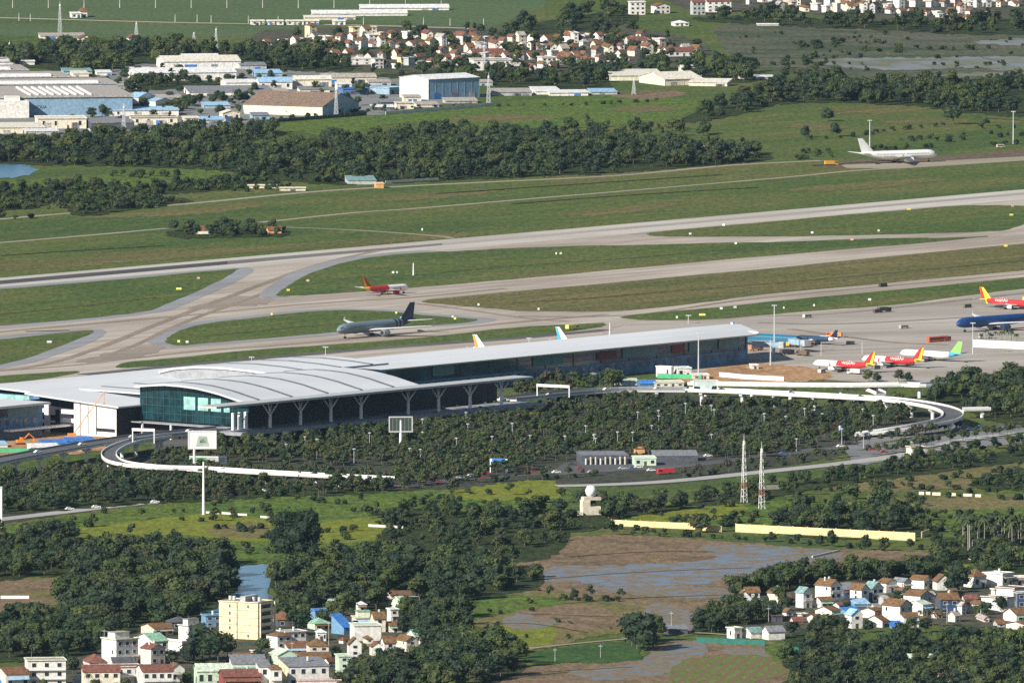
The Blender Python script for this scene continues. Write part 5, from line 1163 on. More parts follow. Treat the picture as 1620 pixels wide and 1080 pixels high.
def slab_path(b, a0, a1, prof, th, mi=0, lo=None):
    """a roof of thickness th whose section (y, z) runs along x from a0 to a1"""
    rr = [[(a, y, z) for y, z in prof] + [(a, y, z - th) for y, z in prof[::-1]] for a in (a0, a1)]
    return b.rings(rr, mi)
HALL = [(3, 22.6), (10, 24.0), (20, 26.1), (28, 27.3), (36, 28.3), (47, 28.9), (58, 29), (68, 28.2), (79, 27.0)]
b = MB(); slab_path(b, -17, 126, HALL, 1.0); b.build('hall_roof', ROOFW, term)
for a in (-4.5, 22, 51, 78.8, 104.6):
    b = MB(); slab_path(b, a - 1.1, a + 1.1, [(y, z + .35) for y, z in HALL], .3); b.build('rooflight', RIB, term)
b = MB(); slab_path(b, -52, 206, [(-9, 22.6), (4, 22.6)], 1.1); b.build('front_canopy', FASCIA, term)
b = MB()
for a in range(-28, 212, 12): b.bar((a, -8, 21.1), (a, 12, 21.1), .5, .7)
b.build('canopy_beams', SHADE, term)
REAR = [(79, 26.4), (95, 27.4), (115, 28.0), (135, 27.4), (150, 25.8), (160, 23.5)]
b = MB(); slab_path(b, 95, 190, REAR, 1.0); b.build('rear_roof', ROOFW, term)
b = MB(); b.poly([(96, y, z - 1.0) for y, z in REAR[::-1]] + [(96, 79, 20), (96, 160, 20)]); b.build('rear_gable', GREYP, term)
for a in (122, 150, 176):
    b = MB(); slab_path(b, a - 1.1, a + 1.1, [(y, z + .35) for y, z in REAR], .3); b.build('rooflight', RIB, term)
b = MB(); b.box(96.5, 80, 0, 189, 158, 22.5); b.build('rear_wall', PANEL, term)
b = MB(); slab_path(b, 8, 96, [(79.2, 20.5), (140, 20.7)], .7); b.build('link_roof', ROOFW, term)
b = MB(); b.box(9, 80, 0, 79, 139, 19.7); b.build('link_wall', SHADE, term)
for a in (26, 52):
    b = MB(); slab_path(b, a - 1.0, a + 1.0, [(80, 20.85), (139.5, 21.05)], .3); b.build('rooflight', RIB, term)
b = MB(); b.bar((190, 136.2, 15.7), (575, 136.2, 15.7), .5, .6); b.build('gutter', FASCIA, term)
# gable end of the hall: glazing under the arched roof edge
b = MB(); ga = -12.5
pts = [(y, z - 1.0) for y, z in HALL]
for (y0, z0), (y1, z1) in zip(pts, pts[1:]): b.poly([(ga, y1, 9), (ga, y0, 9), (ga, y0, z0), (ga, y1, z1)])
b.build('gable_glazing', GLASST, term)
b = MB()
for y in range(6, 80, 4):
    z = next(z0 + (z1 - z0) * (y - y0) / (y1 - y0) for (y0, z0), (y1, z1) in zip(pts, pts[1:]) if y0 <= y <= y1)
    b.box(ga - .3, y - .15, 9, ga - .02, y + .15, z - .05)
for z in (13, 17, 21): b.box(ga - .22, 12, z - .12, ga - .03, 78, z + .12)
b.build('gable_mullions', M('teal_mullion', (.03, .085, .10), .5), term)
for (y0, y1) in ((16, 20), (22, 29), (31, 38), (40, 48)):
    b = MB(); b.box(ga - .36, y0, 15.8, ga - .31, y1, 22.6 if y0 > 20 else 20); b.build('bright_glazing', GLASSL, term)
b = MB(); b.box(ga - 6, 4, 7.7, ga + .5, 82, 8.3); b.build('gable_terrace', GREYP, term)
b = MB(); b.box(ga, 6, 0, ga + 1, 80, 7.6); b.build('gable_base_wall', SHADE, term)
for y in (10, 30, 52, 72):
    b = MB(); b.tube((ga - 6, y, 0), (ga - 6, y, 7.6), .7); b.build('terrace_column', WHITEW, term)
# hall front: recessed dark glazing, forked columns on the departures deck
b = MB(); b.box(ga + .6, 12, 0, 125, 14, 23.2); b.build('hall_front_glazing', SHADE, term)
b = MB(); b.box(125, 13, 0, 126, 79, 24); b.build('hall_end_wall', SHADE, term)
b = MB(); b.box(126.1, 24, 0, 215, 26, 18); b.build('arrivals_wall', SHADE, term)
b = MB(); b.box(-34, -11, 6.2, 214, 11.5, 7.9); b.build('departures_deck', GREYP, term)
for a in (0, 24.5, 49, 73.5, 112, 137, 163, 189):
    b = MB(); b.tube((a, -1, 7.95), (a, -1, 15), .95, .8, 8)
    for dx in (-4.2, 4.2):
        for dy in (-2.5, 2.5): b.tube((a, -1, 14.6), (a + dx, -1 + dy, 21.4), .5, .3)
    b.build('forked_column', WHITEW, term)
for a in (-24, -19, -14):
    b = MB(); b.box(a - .8, 3, 7.95, a + .8, 4.4, 17); b.build('entrance_pillar', WHITEW, term)
# the pier towards the aprons
PIER = [(136.5, 15.9), (146, 17.6), (160, 18.6), (174, 18.6), (184, 17.6)]
b = MB(); slab_path(b, 190, 575, PIER, .7); b.build('pier_roof', ROOFW, term)
b = MB()
for y0, y1, da in ((136.5, 184, 0),): b.prism([(575, y0), (610, y1 - 6), (606, y1), (575, y1)], 16.5, 17.4)
b.build('pier_roof_tip', ROOFW, term)
b = MB(); b.box(200, 141, 0, 570, 180, 7.4); b.build('pier_base_wall', PANEL, term)
b = MB(); b.box(200, 141.6, 7.4, 571, 179.5, 15.4); b.build('pier_glazing', GLASSB, term)
b = MB()
for a in range(204, 570, 24): b.box(a - .12, 141.2, 7.45, a + .15, 141.58, 15.3)
for z in (10, 12.7): b.box(200, 141.3, z - .12, 570, 141.56, z + .12)
b.build('pier_mullions', M('dark_mullion', (.05, .08, .11), .5), term)
for a in range(210, 566, 7):
    b = MB(); b.box(a, 140.9, 3.6, a + 2.4, 140.98, 6.2); b.build('window', GLASS, term)
for a, w in ((440, 17), (505, 11)):
    b = MB(); b.box(a, 141.0, 9.4, a + w, 141.18, 13.6); b.build('red_banner', M('dull_red_panel', (.16, .045, .05)), term)
for a, w in ((232, 22), (300, 18), (385, 26), (462, 30), (520, 20), (546, 18)):
    b = MB(); b.box(a, 141.0, 9.2, a + w, 141.19, 14.5); b.build('pale_panel', M('grey_teal_panel', (.13, .22, .26)), term)
b = MB(); b.box(570, 141, 0, 571.2, 180, 15.4); b.build('pier_end_wall', PANEL, term)
# older part of the pier, behind the hall
OLD = [(140, 19.2), (150, 20.6), (170, 21.4), (190, 21.0), (203, 19.6)]
b = MB(); slab_path(b, -22, 200, OLD, .8); b.build('pier_roof', ROOFW, term)
b = MB(); b.box(-20, 143, 0, 198, 200, 18.2); b.build('pier_base_wall', PANEL, term)
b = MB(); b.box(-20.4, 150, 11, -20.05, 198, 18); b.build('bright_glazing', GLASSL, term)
b = MB(); b.box(-19, 142.2, 4, 8, 142.9, 18); b.build('hall_front_glazing', SHADE, term)
# white block between hall and pier, with its open concrete frame
b = MB(); b.poly([(-29, 81, 0), (8, 81, 0), (8, 81, 15.6), (-29, 81, 15.6)]); b.poly([(8, 81, 0), (8, 142, 0), (8, 142, 19), (8, 81, 15.6)]); b.poly([(8, 142, 0), (-20, 142, 0), (-20, 142, 19), (8, 142, 19)])
b.build('block_side_wall', SHADE, term)  # the white block's turned-away walls, their shade painted in
b = MB(); b.poly([(-29, 106, 0), (-29, 81.02, 0), (-29, 81.02, 15.6), (-29, 106, 17)]); b.build('white_side_wall', WHITEW, term)
for y in (94.6, 100.6):
    b = MB(); b.box(-29.1, y, 1.0, -29.01, y + .6, 15.9); b.build('panel_joint', SHADE, term)
b = MB(); b.box(-29.5, 82, 3, -29.02, 95, 4.6); b.build('loading_slot', SHADE, term)
b = MB(); b.rings([[(x, 78, 15.9), (x, 78, 16.7), (x, 144, 20.6), (x, 144, 19.8)] for x in (-31, 10)]); b.build('block_roof', ROOFW, term)
b = MB(); b.box(-30, 106.2, 0, -28, 110, 16.8)
for z in (6.4, 11.0): b.box(-30, 110, z, -28, 119, z + 2.2)
b.box(-30, 128, 0, -28.5, 131, 16)
for z in (5.2, 11.0): b.box(-30, 131, z, -28.5, 141, z + 2.0)
b.build('open_frame', WHITEW, term)
b = MB(); b.box(-22, 107, 0, -21, 142, 17); b.build('block_back_wall', SHADE, term)
# unfinished extension at the near end
b = MB(); b.box(-170, 118, 0, -46, 160, 17.0); b.build('extension_wall', PANEL, term)
b = MB(); b.box(-172, 114, 17.02, -44, 162, 18.2); b.build('extension_roof', ROOFW, term)
for a in range(-166, -50, 7):
    b = MB(); b.box(a, 117.8, 7.6, a + 2.6, 117.98, 10.2); b.build('window', GLASS, term)
for a in range(-166, -50, 12):
    b = MB(); b.box(a, 117.7, 12, a + 8, 117.95, 16); b.build('window', GLASS, term)
b = MB(); b.box(-74, 117.6, 11.4, -50, 117.75, 16.6); b.build('grey_panel', M('grey_teal_panel', (.13, .22, .26)), term)
b = MB(); b.box(-78, 112, 4.6, -26, 116.9, 5.6); b.build('entrance_canopy', WHITEW, term)
for a in (-44, -38, -33):
    b = MB(); b.box(a, 138, 0, a + 2.5, 140, 17.5); b.build('frame_column', M('grey_teal_panel', (.13, .22, .26)), term)
b = MB(); b.box(-46, 141, 0, -20.5, 142, 17); b.build('block_back_wall', SHADE, term)

# ------------------------------------------------------------------ flyovers
def flyover(label, pts, w, step=22, pm=None, group='flyovers in front of the terminal'):
    q = [P(x, y, z) for x, y, z in smooth_px(pts, False, 6)]
    o0 = q[len(q) // 2].copy(); o0.z = 0
    h = thing('flyover', o0, label, 'flyover', group)
    L = []; Rr = []
    for i, p in enumerate(q):
        d = q[min(i + 1, len(q) - 1)] - q[max(i - 1, 0)]; d.z = 0; d.normalize(); n = Vector((-d.y, d.x, 0)) * (w / 2)
        L.append(p + n - o0); Rr.append(p - n - o0)
    Z = lambda p, dz: Vector((p.x, p.y, max(.05, p.z + dz)))
    b = MB(); b.rings([[Z(l, 0), Z(r, 0), Z(r, -.9), Z(l.lerp(r, .8), -1.3), Z(l.lerp(r, .2), -1.3), Z(l, -.9)] for l, r in zip(L, Rr)], 0)
    n = len(L) - 1
    for k in range(n): b.m[k * 6] = 1
    b.build('deck', [CONC, ASPHALT], h)
    for E in (L, Rr):
        b = MB(); M0 = [((l + r) / 2) for l, r in zip(L, Rr)]
        inn = [e + (m - e).normalized() * .35 for e, m in zip(E, M0)]
        b.rings([[Z(e, .01), Z(i, .01), Z(i, .95), Z(e, .95)] for e, i in zip(E, inn)]); b.build('parapet', pm or WHITEW, h)
    acc = step * .5
    for k in range(len(q) - 1):
        acc += (q[k + 1] - q[k]).length
        if acc > step and q[k].z > 3:
            acc = 0; c = q[k] - o0; z = q[k].z - 1.35; d = (q[k + 1] - q[k]); d.z = 0; d.normalize(); nn = Vector((-d.y, d.x, 0))
            if w > 10: c = c + nn * (w * (.30 if nn.y < 0 else -.30))   # the near column of each pair, the other is hidden
            b = MB(); b.tube((c.x, c.y, 0), (c.x, c.y, z - 1.6), .95, .95, 8)
            b.rings([[c + nn * s_ + d * t_ + Vector((0, 0, zz - c.z)) for s_, t_ in ((-e, -.9), (e, -.9), (e, .9), (-e, .9))] for e, zz in ((1.0, z - 1.6), (w * .2, z - .4), (w * .2, z))])
            b.build('pier', WHITEW, h)
    return h
flyover('flyover that runs from the terminal front to the left frame edge', [(-60, 742, 8), (0, 728, 8), (75, 714, 8), (150, 701, 8), (230, 690, 8), (320, 681, 8), (372, 676, 8)], 15, pm=GREYP)
flyover('white ramp that loops back below the flyover and sinks between the trees', [(262, 690, 8), (215, 697, 8), (185, 707, 8), (172, 719, 7.8), (188, 731, 7.6), (240, 738, 7.2), (320, 741, 6.4), (405, 746, 6.6), (520, 752, 5.8), (622, 757, 4.8)], 8)
flyover('flyover that leaves the terminal front past the gantry and the cellular cabins', [(800, 631, 8), (830, 628, 8), (900, 621, 8), (985, 616, 8), (1085, 616, 8)], 15, pm=GREYP)
flyover('long white flyover that ends in the wide hairpin loop', [(1085, 616, 8), (1150, 618, 8), (1215, 621, 8), (1330, 627, 8), (1400, 631, 8), (1450, 637, 7.8), (1490, 645, 7.4), (1508, 654, 7), (1498, 664, 6.4), (1460, 672, 5.2), (1410, 680, 3.4), (1355, 687, 1.4)], 11)
flyover('upper white flyover behind the hairpin loop', [(1090, 606, 8), (1150, 607, 8), (1215, 608, 8), (1330, 609, 8), (1424, 608, 8)], 9)
flyover('short curved white ramp between the two long flyovers', [(1320, 612, 7), (1350, 612, 6.6), (1378, 616, 5.6), (1394, 622, 4.4)], 6)
flyover('short white bridge beyond the end of the upper flyover', [(1430, 608, 7), (1460, 609, 7), (1492, 606, 7)], 9)
flyover('low white footbridge beside the hairpin loop', [(1524, 647, 5), (1566, 646, 5)], 4)

# ------------------------------------------------------------------ airliners
TYRE = M('tyre_black', (0.03, 0.03, 0.03), 0.8)
NAC = paint('nacelle_white', (0.78, 0.78, 0.77))
def airliner(loc, heading, label, L=44.5, r=2.0, span=35.8, fin_h=11.8, liv=None, fin=None, wing='wing_grey', nac='white', text=None, stripe=None, tail=None, windows=True):
    h = thing('airliner', loc, label, 'airliner', None, heading)
    wide = L > 55; zc = r + (2.6 if wide else 1.75)
    X = lambda t: (0.47 - t) * L
    st = [(0, .06, -.30), (.008, .28, -.24), (.022, .52, -.16), (.045, .76, -.08), (.08, .94, -.02), (.12, 1, 0), (.30, 1, 0), (.45, 1, 0), (.60, 1, 0), (.70, .97, .03), (.78, .82, .15), (.86, .60, .32), (.93, .36, .48), (.98, .18, .58), (1, .08, .62)]
    def prof(t):
        for (a, q, z), (a2, q2, z2) in zip(st, st[1:]):
            if a <= t <= a2: k = (t - a) / (a2 - a); return q + (q2 - q) * k, z + (z2 - z) * k
        return st[-1][1:]
    cuts = sorted(set([s[0] for s in st] + [c[0] for c in liv[1:]])); b = MB(); rr = []; mi = []
    keys = []; mats = []
    for c in liv:
        if c[1] not in keys: keys.append(c[1]); mats.append(c[2])
    for t in cuts:
        q, z = prof(t); rr.append([(X(t), r * q * sin(2 * pi * i / 14), zc + r * z + r * q * cos(2 * pi * i / 14)) for i in range(14)])
    for t in cuts[:-1]: mi.append(keys.index([c[1] for c in liv if c[0] <= t + 1e-6][-1]))
    b.rings(rr, mi); b.build('fuselage', mats, h, smooth=False)
    def aero(name, mat, root, tip, c0, c1, th, vertical=False, parent=h):
        b = MB(); S2 = []
        for (x, y, z), c in ((root, c0), (tip, c1)):
            t = th * c; sec = [(0, 0), (-.12, .6), (-.4, 1), (-1, .05), (-1, -.05), (-.4, -.7), (-.12, -.6)]
            S2.append([(x + e * c, y + (f * t if vertical else 0), z + (0 if vertical else f * t)) for e, f in sec])
        b.rings(S2); return b.build(name, mat, parent)
    sw = .62 if wide else .50; half = span / 2; wl = X(.325 if wide else .335)
    for sg in (1, -1):
        dz = half * .085
        w = aero('wing', paint(wing, {'wing_grey': (.62, .63, .64), 'wing_white': (.78, .78, .77)}[wing]), (wl, sg * r * .6, zc - r * .55), (wl - half * sw - 1.2, sg * half, zc - r * .55 + dz), L * (.20 if wide else .19), L * .035, .055)
        aero('winglet', fin[1] if not wide else NAC, (wl - half * sw - 1.3, sg * half, zc - r * .55 + dz), (wl - half * sw - 2.4, sg * (half + .5), zc - r * .55 + dz + 2.0), L * .03, L * .012, .06, True, w)
        ey = sg * half * (.33); ex = wl - half * .33 * sw + (2.6 if wide else 1.9); er = 1.75 if wide else 1.15; el = 6.4 if wide else 4.2; ez = zc - r * .55 - er * .75
        b = MB(); n = 12
        rr = [[(ex + x, ey + er * q * sin(2 * pi * i / n), ez + er * q * cos(2 * pi * i / n)) for i in range(n)] for x, q in ((0, .88), (-.3, 1), (-el * .5, 1.02), (-el * .8, .8), (-el, .5))]
        b.rings(rr); b.bar((ex - el * .35, ey, ez + er * .8), (ex - el * 1.1, ey, ez + er * 1.2), .35, 1.0)
        e = b.build('engine', paint('nacelle_' + nac[0], nac[1]) if isinstance(nac, tuple) else NAC, h)
        b = MB(); b.tube((ex - .15, ey, ez), (ex + .02, ey, ez), er * .8, er * .8, 12); b.build('intake', TYRE, e)
        aero('tailplane', paint(wing, (.6, .6, .6)), (X(.855), sg * r * .35, zc + r * .45), (X(.855) - half * .30, sg * half * .36, zc + r * .45 + .9), L * .10, L * .04, .06)
    fz = zc + r * .75
    f = aero('tail_fin', fin[1], (X(.80), 0, fz), (X(.80) - (fin_h - fz) * .92, 0, fin_h), L * .165, L * .065, .045, True)
    if len(fin) > 2:               # a second colour along the rear of the fin
        b = MB(); hh = fin_h - fz
        for y in (-.42, .42):
            b.poly([(X(.80) - L * .105, y, fz), (X(.80) - L * .16, y, fz), (X(.80) - hh * .9 - L * .060, y * .5, fin_h - .1), (X(.80) - hh * .9 - L * .034, y * .5, fin_h - .1)])
        b.build('fin_flash', fin[2], f)
    for t, y in ((.10, 0), (.515, r * 1.35), (.515, -r * 1.35)):
        b = MB(); wr = .65 if wide else .5; x = X(t)
        b.tube((x, y, wr), (x, y * .8, zc - r * .7), .18)
        for q in (-.45, .45):
            for k in ((-.8, .8) if wide and y else (0,)): b.tube((x + k, y + q - .16, wr), (x + k, y + q + .16, wr), wr, wr, 10)
        b.build('landing_gear', TYRE, h)
    b = MB()
    for sg in (1, -1):
        for t0, t1 in ((.024, .034), (.036, .046)):
            q0, z0 = prof(t0); q1, z1 = prof(t1); an = .75
            b.poly([(X(t0), sg * (r * q0 * sin(an) + .03), zc + r * z0 + r * q0 * cos(an) + .03), (X(t1), sg * (r * q1 * sin(an) + .03), zc + r * z1 + r * q1 * cos(an) + .03),
                    (X(t1), sg * (r * q1 * sin(an + .45) + .04), zc + r * z1 + r * q1 * cos(an + .45)), (X(t0), sg * (r * q0 * sin(an + .45) + .04), zc + r * z0 + r * q0 * cos(an + .45))])
    b.build('cockpit_windows', GLASS, h)
    if windows:
        b = MB(); k = .13
        while k < .80:
            q, z = prof(k); yy = r * q * .985 + .03; zz = zc + r * z + r * q * .16
            if not .42 < k < .425:
                for sg in (1, -1): b.poly([(X(k), sg * yy, zz), (X(k) - .42, sg * yy, zz), (X(k) - .42, sg * yy, zz + .5), (X(k), sg * yy, zz + .5)])
            k += .9 / L * 1.15
        b.build('cabin_windows', GLASS, h)
    if text:
        for sg in (1, -1):
            o = lettering(text[0], text[1], WHITE, h, True)
            o.location = (X(text[2]), sg * (r + .06), zc + r * .28); o.rotation_euler = (pi / 2, 0, pi if sg > 0 else 0)
    return h
RED = paint('airline_red', (0.52, 0.03, 0.035)); YEL = paint('airline_yellow', (0.85, 0.55, 0.03)); WHT = paint('airliner_white', (0.80, 0.80, 0.79))
SIL = paint('silver_grey', (0.17, 0.225, 0.255), 0.35); NAVY = paint('midnight_blue', (0.012, 0.014, 0.05)); TEAL = paint('deep_teal', (0.012, 0.14, 0.24)); BLUE = paint('royal_blue', (0.012, 0.06, 0.22))
LIME = paint('lime_green', (0.26, 0.62, 0.13)); CYAN = paint('sky_cyan', (0.05, 0.35, 0.55)); ORG = paint('orange', (0.85, 0.28, 0.04))
def deg(a): return R(a)
VJ = [(0, 'w', WHT), (.40, 'r', RED), (.86, 'y', YEL)]
TXT = ('vietjetAir', 2.6, .60)
airliner(P(592, 531.5), deg(230), 'silver grey airliner with a midnight blue tail fin on the near taxiway', 69, 3.15, 66, 17.4,
         [(0, 's', SIL), (.70, 'n', NAVY), (.725, 's', SIL), (.75, 'n', NAVY), (.775, 's', SIL), (.80, 'n', NAVY)], (0, NAVY), 'wing_white', ('silver', (0.30, 0.36, 0.40)))
airliner(P(612, 466), deg(45), 'small red and white airliner with a yellow tail taxiing on the middle pavement', 37.6, 1.98, 34, 11.8, [(0, 'w', WHT), (.46, 'r', RED), (.86, 'y', YEL)], (0, RED, YEL), nac=('red', (0.45, .03, .03)))
airliner(P(1424, 258), deg(25), 'all white airliner standing alone beyond the runway', 57, 2.9, 60, 17, [(0, 'w', WHT)], (0, WHT), 'wing_white')
airliner(P(1333, 587), deg(140), 'red and white airliner with a yellow tail, nearest the trees on the apron', 44.5, 1.98, 34, 11.8, VJ, (0, RED, YEL), text=TXT)
airliner(P(1410, 580), deg(140), 'red and white airliner with a yellow tail between the green tailed and another red one', 44.5, 1.98, 34, 11.8, VJ, (0, RED, YEL), text=TXT)
airliner(P(1470, 570.5), deg(140), 'white airliner with a lime green and cyan tail on the apron', 44.5, 1.98, 34, 11.8, [(0, 'w', WHT), (.80, 'c', CYAN)], (0, LIME))
airliner(P(1600, 489), deg(-40), 'all red airliner with a yellow tail at the far edge of the apron', 44.5, 1.98, 34, 11.8, [(0, 'w', WHT), (.12, 'r', RED), (.86, 'y', YEL)], (0, YEL, RED), text=TXT)
airliner(P(1576, 522), deg(222), 'royal blue wide airliner cut off by the frame edge behind the palms', 66.8, 2.98, 64.75, 17.05, [(0, 'b', BLUE)], (0, BLUE), 'wing_white', ('blue', (0.03, .08, .2)))
airliner(P(1216, 547.5), deg(-33), 'deep teal airliner with a white fin nosing out behind the pier end', 50, 2.55, 40, 12.6, [(0, 'n', NAVY), (.08, 't', TEAL)], (0, TEAL, WHT), nac=('teal', (0.02, .12, .2)))
airliner(P(1291, 545), deg(140), 'dark blue airliner seen nose on beside the orange loader', 30, 1.6, 26, 9, [(0, 'n', paint('dark_navy', (.02, .05, .10))), (.8, 'w', WHT)], (0, NAVY), windows=False)
def behind(px, py, fh, label, L, r, span, liv, fin, hd=-40):
    # a parked airliner of which the roof leaves only the tail fin in view: put its fin tip where the photo shows it
    p = P(px, py, fh); d = Vector((cos(R(hd)), sin(R(hd)), 0))
    zc = r + (2.6 if L > 55 else 1.75); back = .33 * L + (fh - zc - r * .75) * .92 + L * .03
    q = p + d * back; q.z = 0
    airliner(q, R(hd), label, L, r, span, fh, liv, fin)
behind(751, 529, 12.2, 'white airliner with an orange edged tail fin above the pier roof', 44.5, 1.98, 34, [(0, 'w', WHT)], (0, WHT, ORG))
behind(882, 517, 12.2, 'airliner with a cyan and white tail fin above the pier roof', 44.5, 1.98, 34, [(0, 'c', CYAN)], (0, WHT, CYAN))

# ------------------------------------------------------------------ vehicles
def vehicle(px, py, hd, label, kind='car', col=(.75, .75, .73), group=None, z=0.0):
    h = thing({'car': 'car', 'van': 'van', 'truck': 'truck', 'bus': 'bus'}[kind], P(px, py, z), label, kind, group, R(hd))
    m = paint('vehicle_%02d%02d%02d' % tuple(int(c * 99) for c in col), col)
    Lx, Wx, Hx = {'car': (4.5, 1.8, 1.45), 'van': (5.4, 2.0, 2.3), 'truck': (9, 2.5, 3.2), 'bus': (11.5, 2.5, 3.1)}[kind]
    b = MB()
    if kind == 'car':
        for x0, x1, z0, z1 in ((-2.25, 2.25, .3, .85),): b.box(x0, -.9, z0, x1, .9, z1)
        b.rings([[(-1.7, -.85, .85), (1.1, -.85, .85), (1.1, .85, .85), (-1.7, .85, .85)], [(-1.3, -.7, 1.42), (.4, -.7, 1.42), (.4, .7, 1.42), (-1.3, .7, 1.42)]])
    elif kind == 'truck': b.box(-4.5, -1.25, 1.0, 1.9, 1.25, 3.2); b.box(2.1, -1.2, .5, 4.5, 1.2, 2.8)
    else: b.box(-Lx / 2, -Wx / 2, .4, Lx / 2 - .3, Wx / 2, Hx); b.box(Lx / 2 - .3, -Wx / 2 + .05, .4, Lx / 2, Wx / 2 - .05, Hx * .6)
    b.build('body', m, h)
    b = MB(); y = Wx / 2
    if kind == 'car':
        for sg in (1, -1): b.poly([(-1.5, sg * .84, .92), (.85, sg * .84, .92), (.4, sg * .75, 1.34), (-1.25, sg * .75, 1.34)])
    else:
        x0, x1 = (2.4, 4.3) if kind == 'truck' else (-Lx / 2 + .5, Lx / 2 - .5)
        for sg in (1, -1): b.box(x0, sg * y - .02, Hx * .52, x1, sg * y + .02, Hx * .82)
    b.build('windows', GLASS, h)
    for x in (-Lx * .31, Lx * .31):
        for sg in (1, -1):
            b = MB(); wr = .33 if kind == 'car' else .45; b.tube((x, sg * (y - .2), wr), (x, sg * (y + .01), wr), wr, wr, 10); b.build('wheel', TYRE, h)
    return h
for k, (x, y, hd, kd, col, lb) in enumerate(((1300, 590, 60, 'van', (.7, .7, .68), 'white van beside the nose of the nearest red and white airliner'), (1352, 592, 140, 'truck', (.62, .62, .6), 'pale truck under the tail of the nearest red and white airliner'), (1386, 584, 50, 'van', (.2, .2, .22), 'dark van between the two red and white airliners'), (1440, 578, 50, 'van', (.75, .6, .1), 'yellow tug before the lime tailed airliner'), (1260, 541, 40, 'van', (.75, .75, .7), 'white van by the nose of the teal airliner'), (1345, 545, 20, 'van', (.3, .28, .25), 'grey van alone on the middle of the apron'), (1560, 536, 30, 'truck', (.6, .6, .58), 'pale truck before the royal blue airliner'), (1430, 520, 30, 'van', (.45, .43, .4), 'grey van far out on the open apron'))):
    vehicle(x, y, hd, lb, kd, col)
CARS = []
vehicle(1053, 750, 200, 'red truck alone on the dark road below the toll canopy', 'truck', (.55, .04, .05))
vehicle(1397, 454, 40, 'small dark car on the far taxiway', 'van', (.05, .05, .05))
vehicle(1399, 494, 40, 'dark brown tug on the open apron', 'truck', (.10, .07, .05)); vehicle(1388, 495, 40, 'dark low baggage cart behind the brown tug', 'van', (.10, .08, .06))
vehicle(1530, 487, 40, 'grey brown van between the tug and the red airliner', 'van', (.16, .15, .12)); vehicle(1277, 503, 40, 'white van near the taxiway edge of the apron', 'van', (.55, .55, .52))
vehicle(1320, 534, 160, 'orange and white loader beside the dark blue airliner', 'truck', (.75, .25, .08)); vehicle(1303, 540, 130, 'white catering truck under the dark blue airliner', 'truck', (.75, .75, .73))
vehicle(1239, 549, 150, 'bright orange loader in front of the teal airliner', 'truck', (.85, .36, .02)); vehicle(1276, 549, 40, 'orange red tractor between the two blue airliners', 'truck', (.75, .16, .05))
vehicle(1480, 541, 40, 'long red stair truck behind the green tailed airliner', 'bus', (.60, .10, .04)); vehicle(1493, 540, 40, 'red stair truck parked close to the longer one', 'truck', (.60, .10, .04))
vehicle(1245, 561, 40, 'dark loader under the end of the pier', 'truck', (.10, .09, .08)); vehicle(1270, 563, 130, 'dark brown loader on legs near the pier end', 'truck', (.16, .11, .07)); vehicle(1196, 555, 40, 'orange tug half hidden by the pier end', 'truck', (.65, .22, .08))
vehicle(1315, 262, 20, 'yellow orange truck on the verge behind the white airliner', 'truck', (.75, .36, .03)); vehicle(1583, 234, 20, 'pale van below the tall far lamp mast', 'van', (.55, .48, .42))
vehicle(905, 522, 50, 'yellow and white tractor on the grass behind the pier', 'truck', (.80, .66, .20))
g = random.Random(9)
CC = [(.78, .78, .76), (.78, .78, .76), (.45, .46, .47), (.06, .06, .07), (.35, .05, .05), (.10, .16, .32)]; CW = ['white', 'white', 'silver', 'black', 'dark red', 'dark blue']
for place, spots, hd in (('car park by the toll canopy', [(905, 736), (918, 742), (936, 748), (985, 742), (1010, 740), (1030, 745), (1098, 720), (1120, 722), (860, 740), (845, 748), (800, 752), (770, 750), (745, 754), (728, 756)], 15),
                         ('car park inside the hairpin loop', [(1380, 712), (1398, 716), (1425, 705), (1448, 700), (1475, 692), (1500, 686), (1535, 680), (1552, 676), (1575, 684), (1590, 678), (1608, 672)], 25),
                         ('grey road below the white ramp', [(110, 806), (152, 803), (245, 795), (370, 783), (420, 777), (540, 771)], 15),
                         ('dark road below the toll canopy', [(690, 762), (760, 756), (880, 748), (1000, 742), (1150, 730), (1240, 718), (1330, 707)], 20)):
    cnt = {}
    for x, y in spots:
        i = g.randrange(6); cnt[CW[i]] = cnt.get(CW[i], 0) + 1
        vehicle(x, y, hd, '%s car, %s such from the west on the %s' % (CW[i], ORD[cnt[CW[i]] - 1], place), 'car', CC[i], 'cars on the ' + place)
for k, (x, y) in enumerate(((60, 716), (130, 704), (210, 692), (300, 683), (795, 632), (870, 625), (960, 617), (1040, 616), (1140, 617), (1250, 622), (1360, 628))):
    vehicle(x, y, 40, 'small pale car on the flyovers, %s from the west' % ORD[k], 'car', CC[k % 3], 'cars on the flyovers', 8.0)

# ------------------------------------------------------------------ masts, signs, walls
def mast(px, py, hp, label, name='lamp_mast', cat='lamp mast', r=.45, heads=True, mat=STEEL, group=None, hw=.9):
    s = S(py); hh = hp * s; h = thing(name, P(px, py), label, cat, group)
    b = MB(); b.tube((0, 0, 0), (0, 0, hh), r, r * .55, 8); b.build('pole', mat, h)
    if heads:
        b = MB()
        for i in range(4): a = pi / 2 * i; b.box(hw * 1.2 * cos(a) - .5 * hw, hw * 1.2 * sin(a) - .5 * hw, hh - .5, hw * 1.2 * cos(a) + .5 * hw, hw * 1.2 * sin(a) + .5 * hw, hh - .1)
        b.bar((-1.2 * hw, 0, hh - .05), (1.2 * hw, 0, hh - .05), .2, .15); b.bar((0, -1.2 * hw, hh - .02), (0, 1.2 * hw, hh - .02), .2, .15); b.build('lamp_ring', STEEL, h)
    return h
mast(1105, 590, 64, 'tall lamp mast in front of the pier end'); mast(1225, 560, 78, 'tall lamp mast standing in front of the teal airliner'); mast(1219, 578, 40, 'short mast on the earth at the pier end', heads=False)
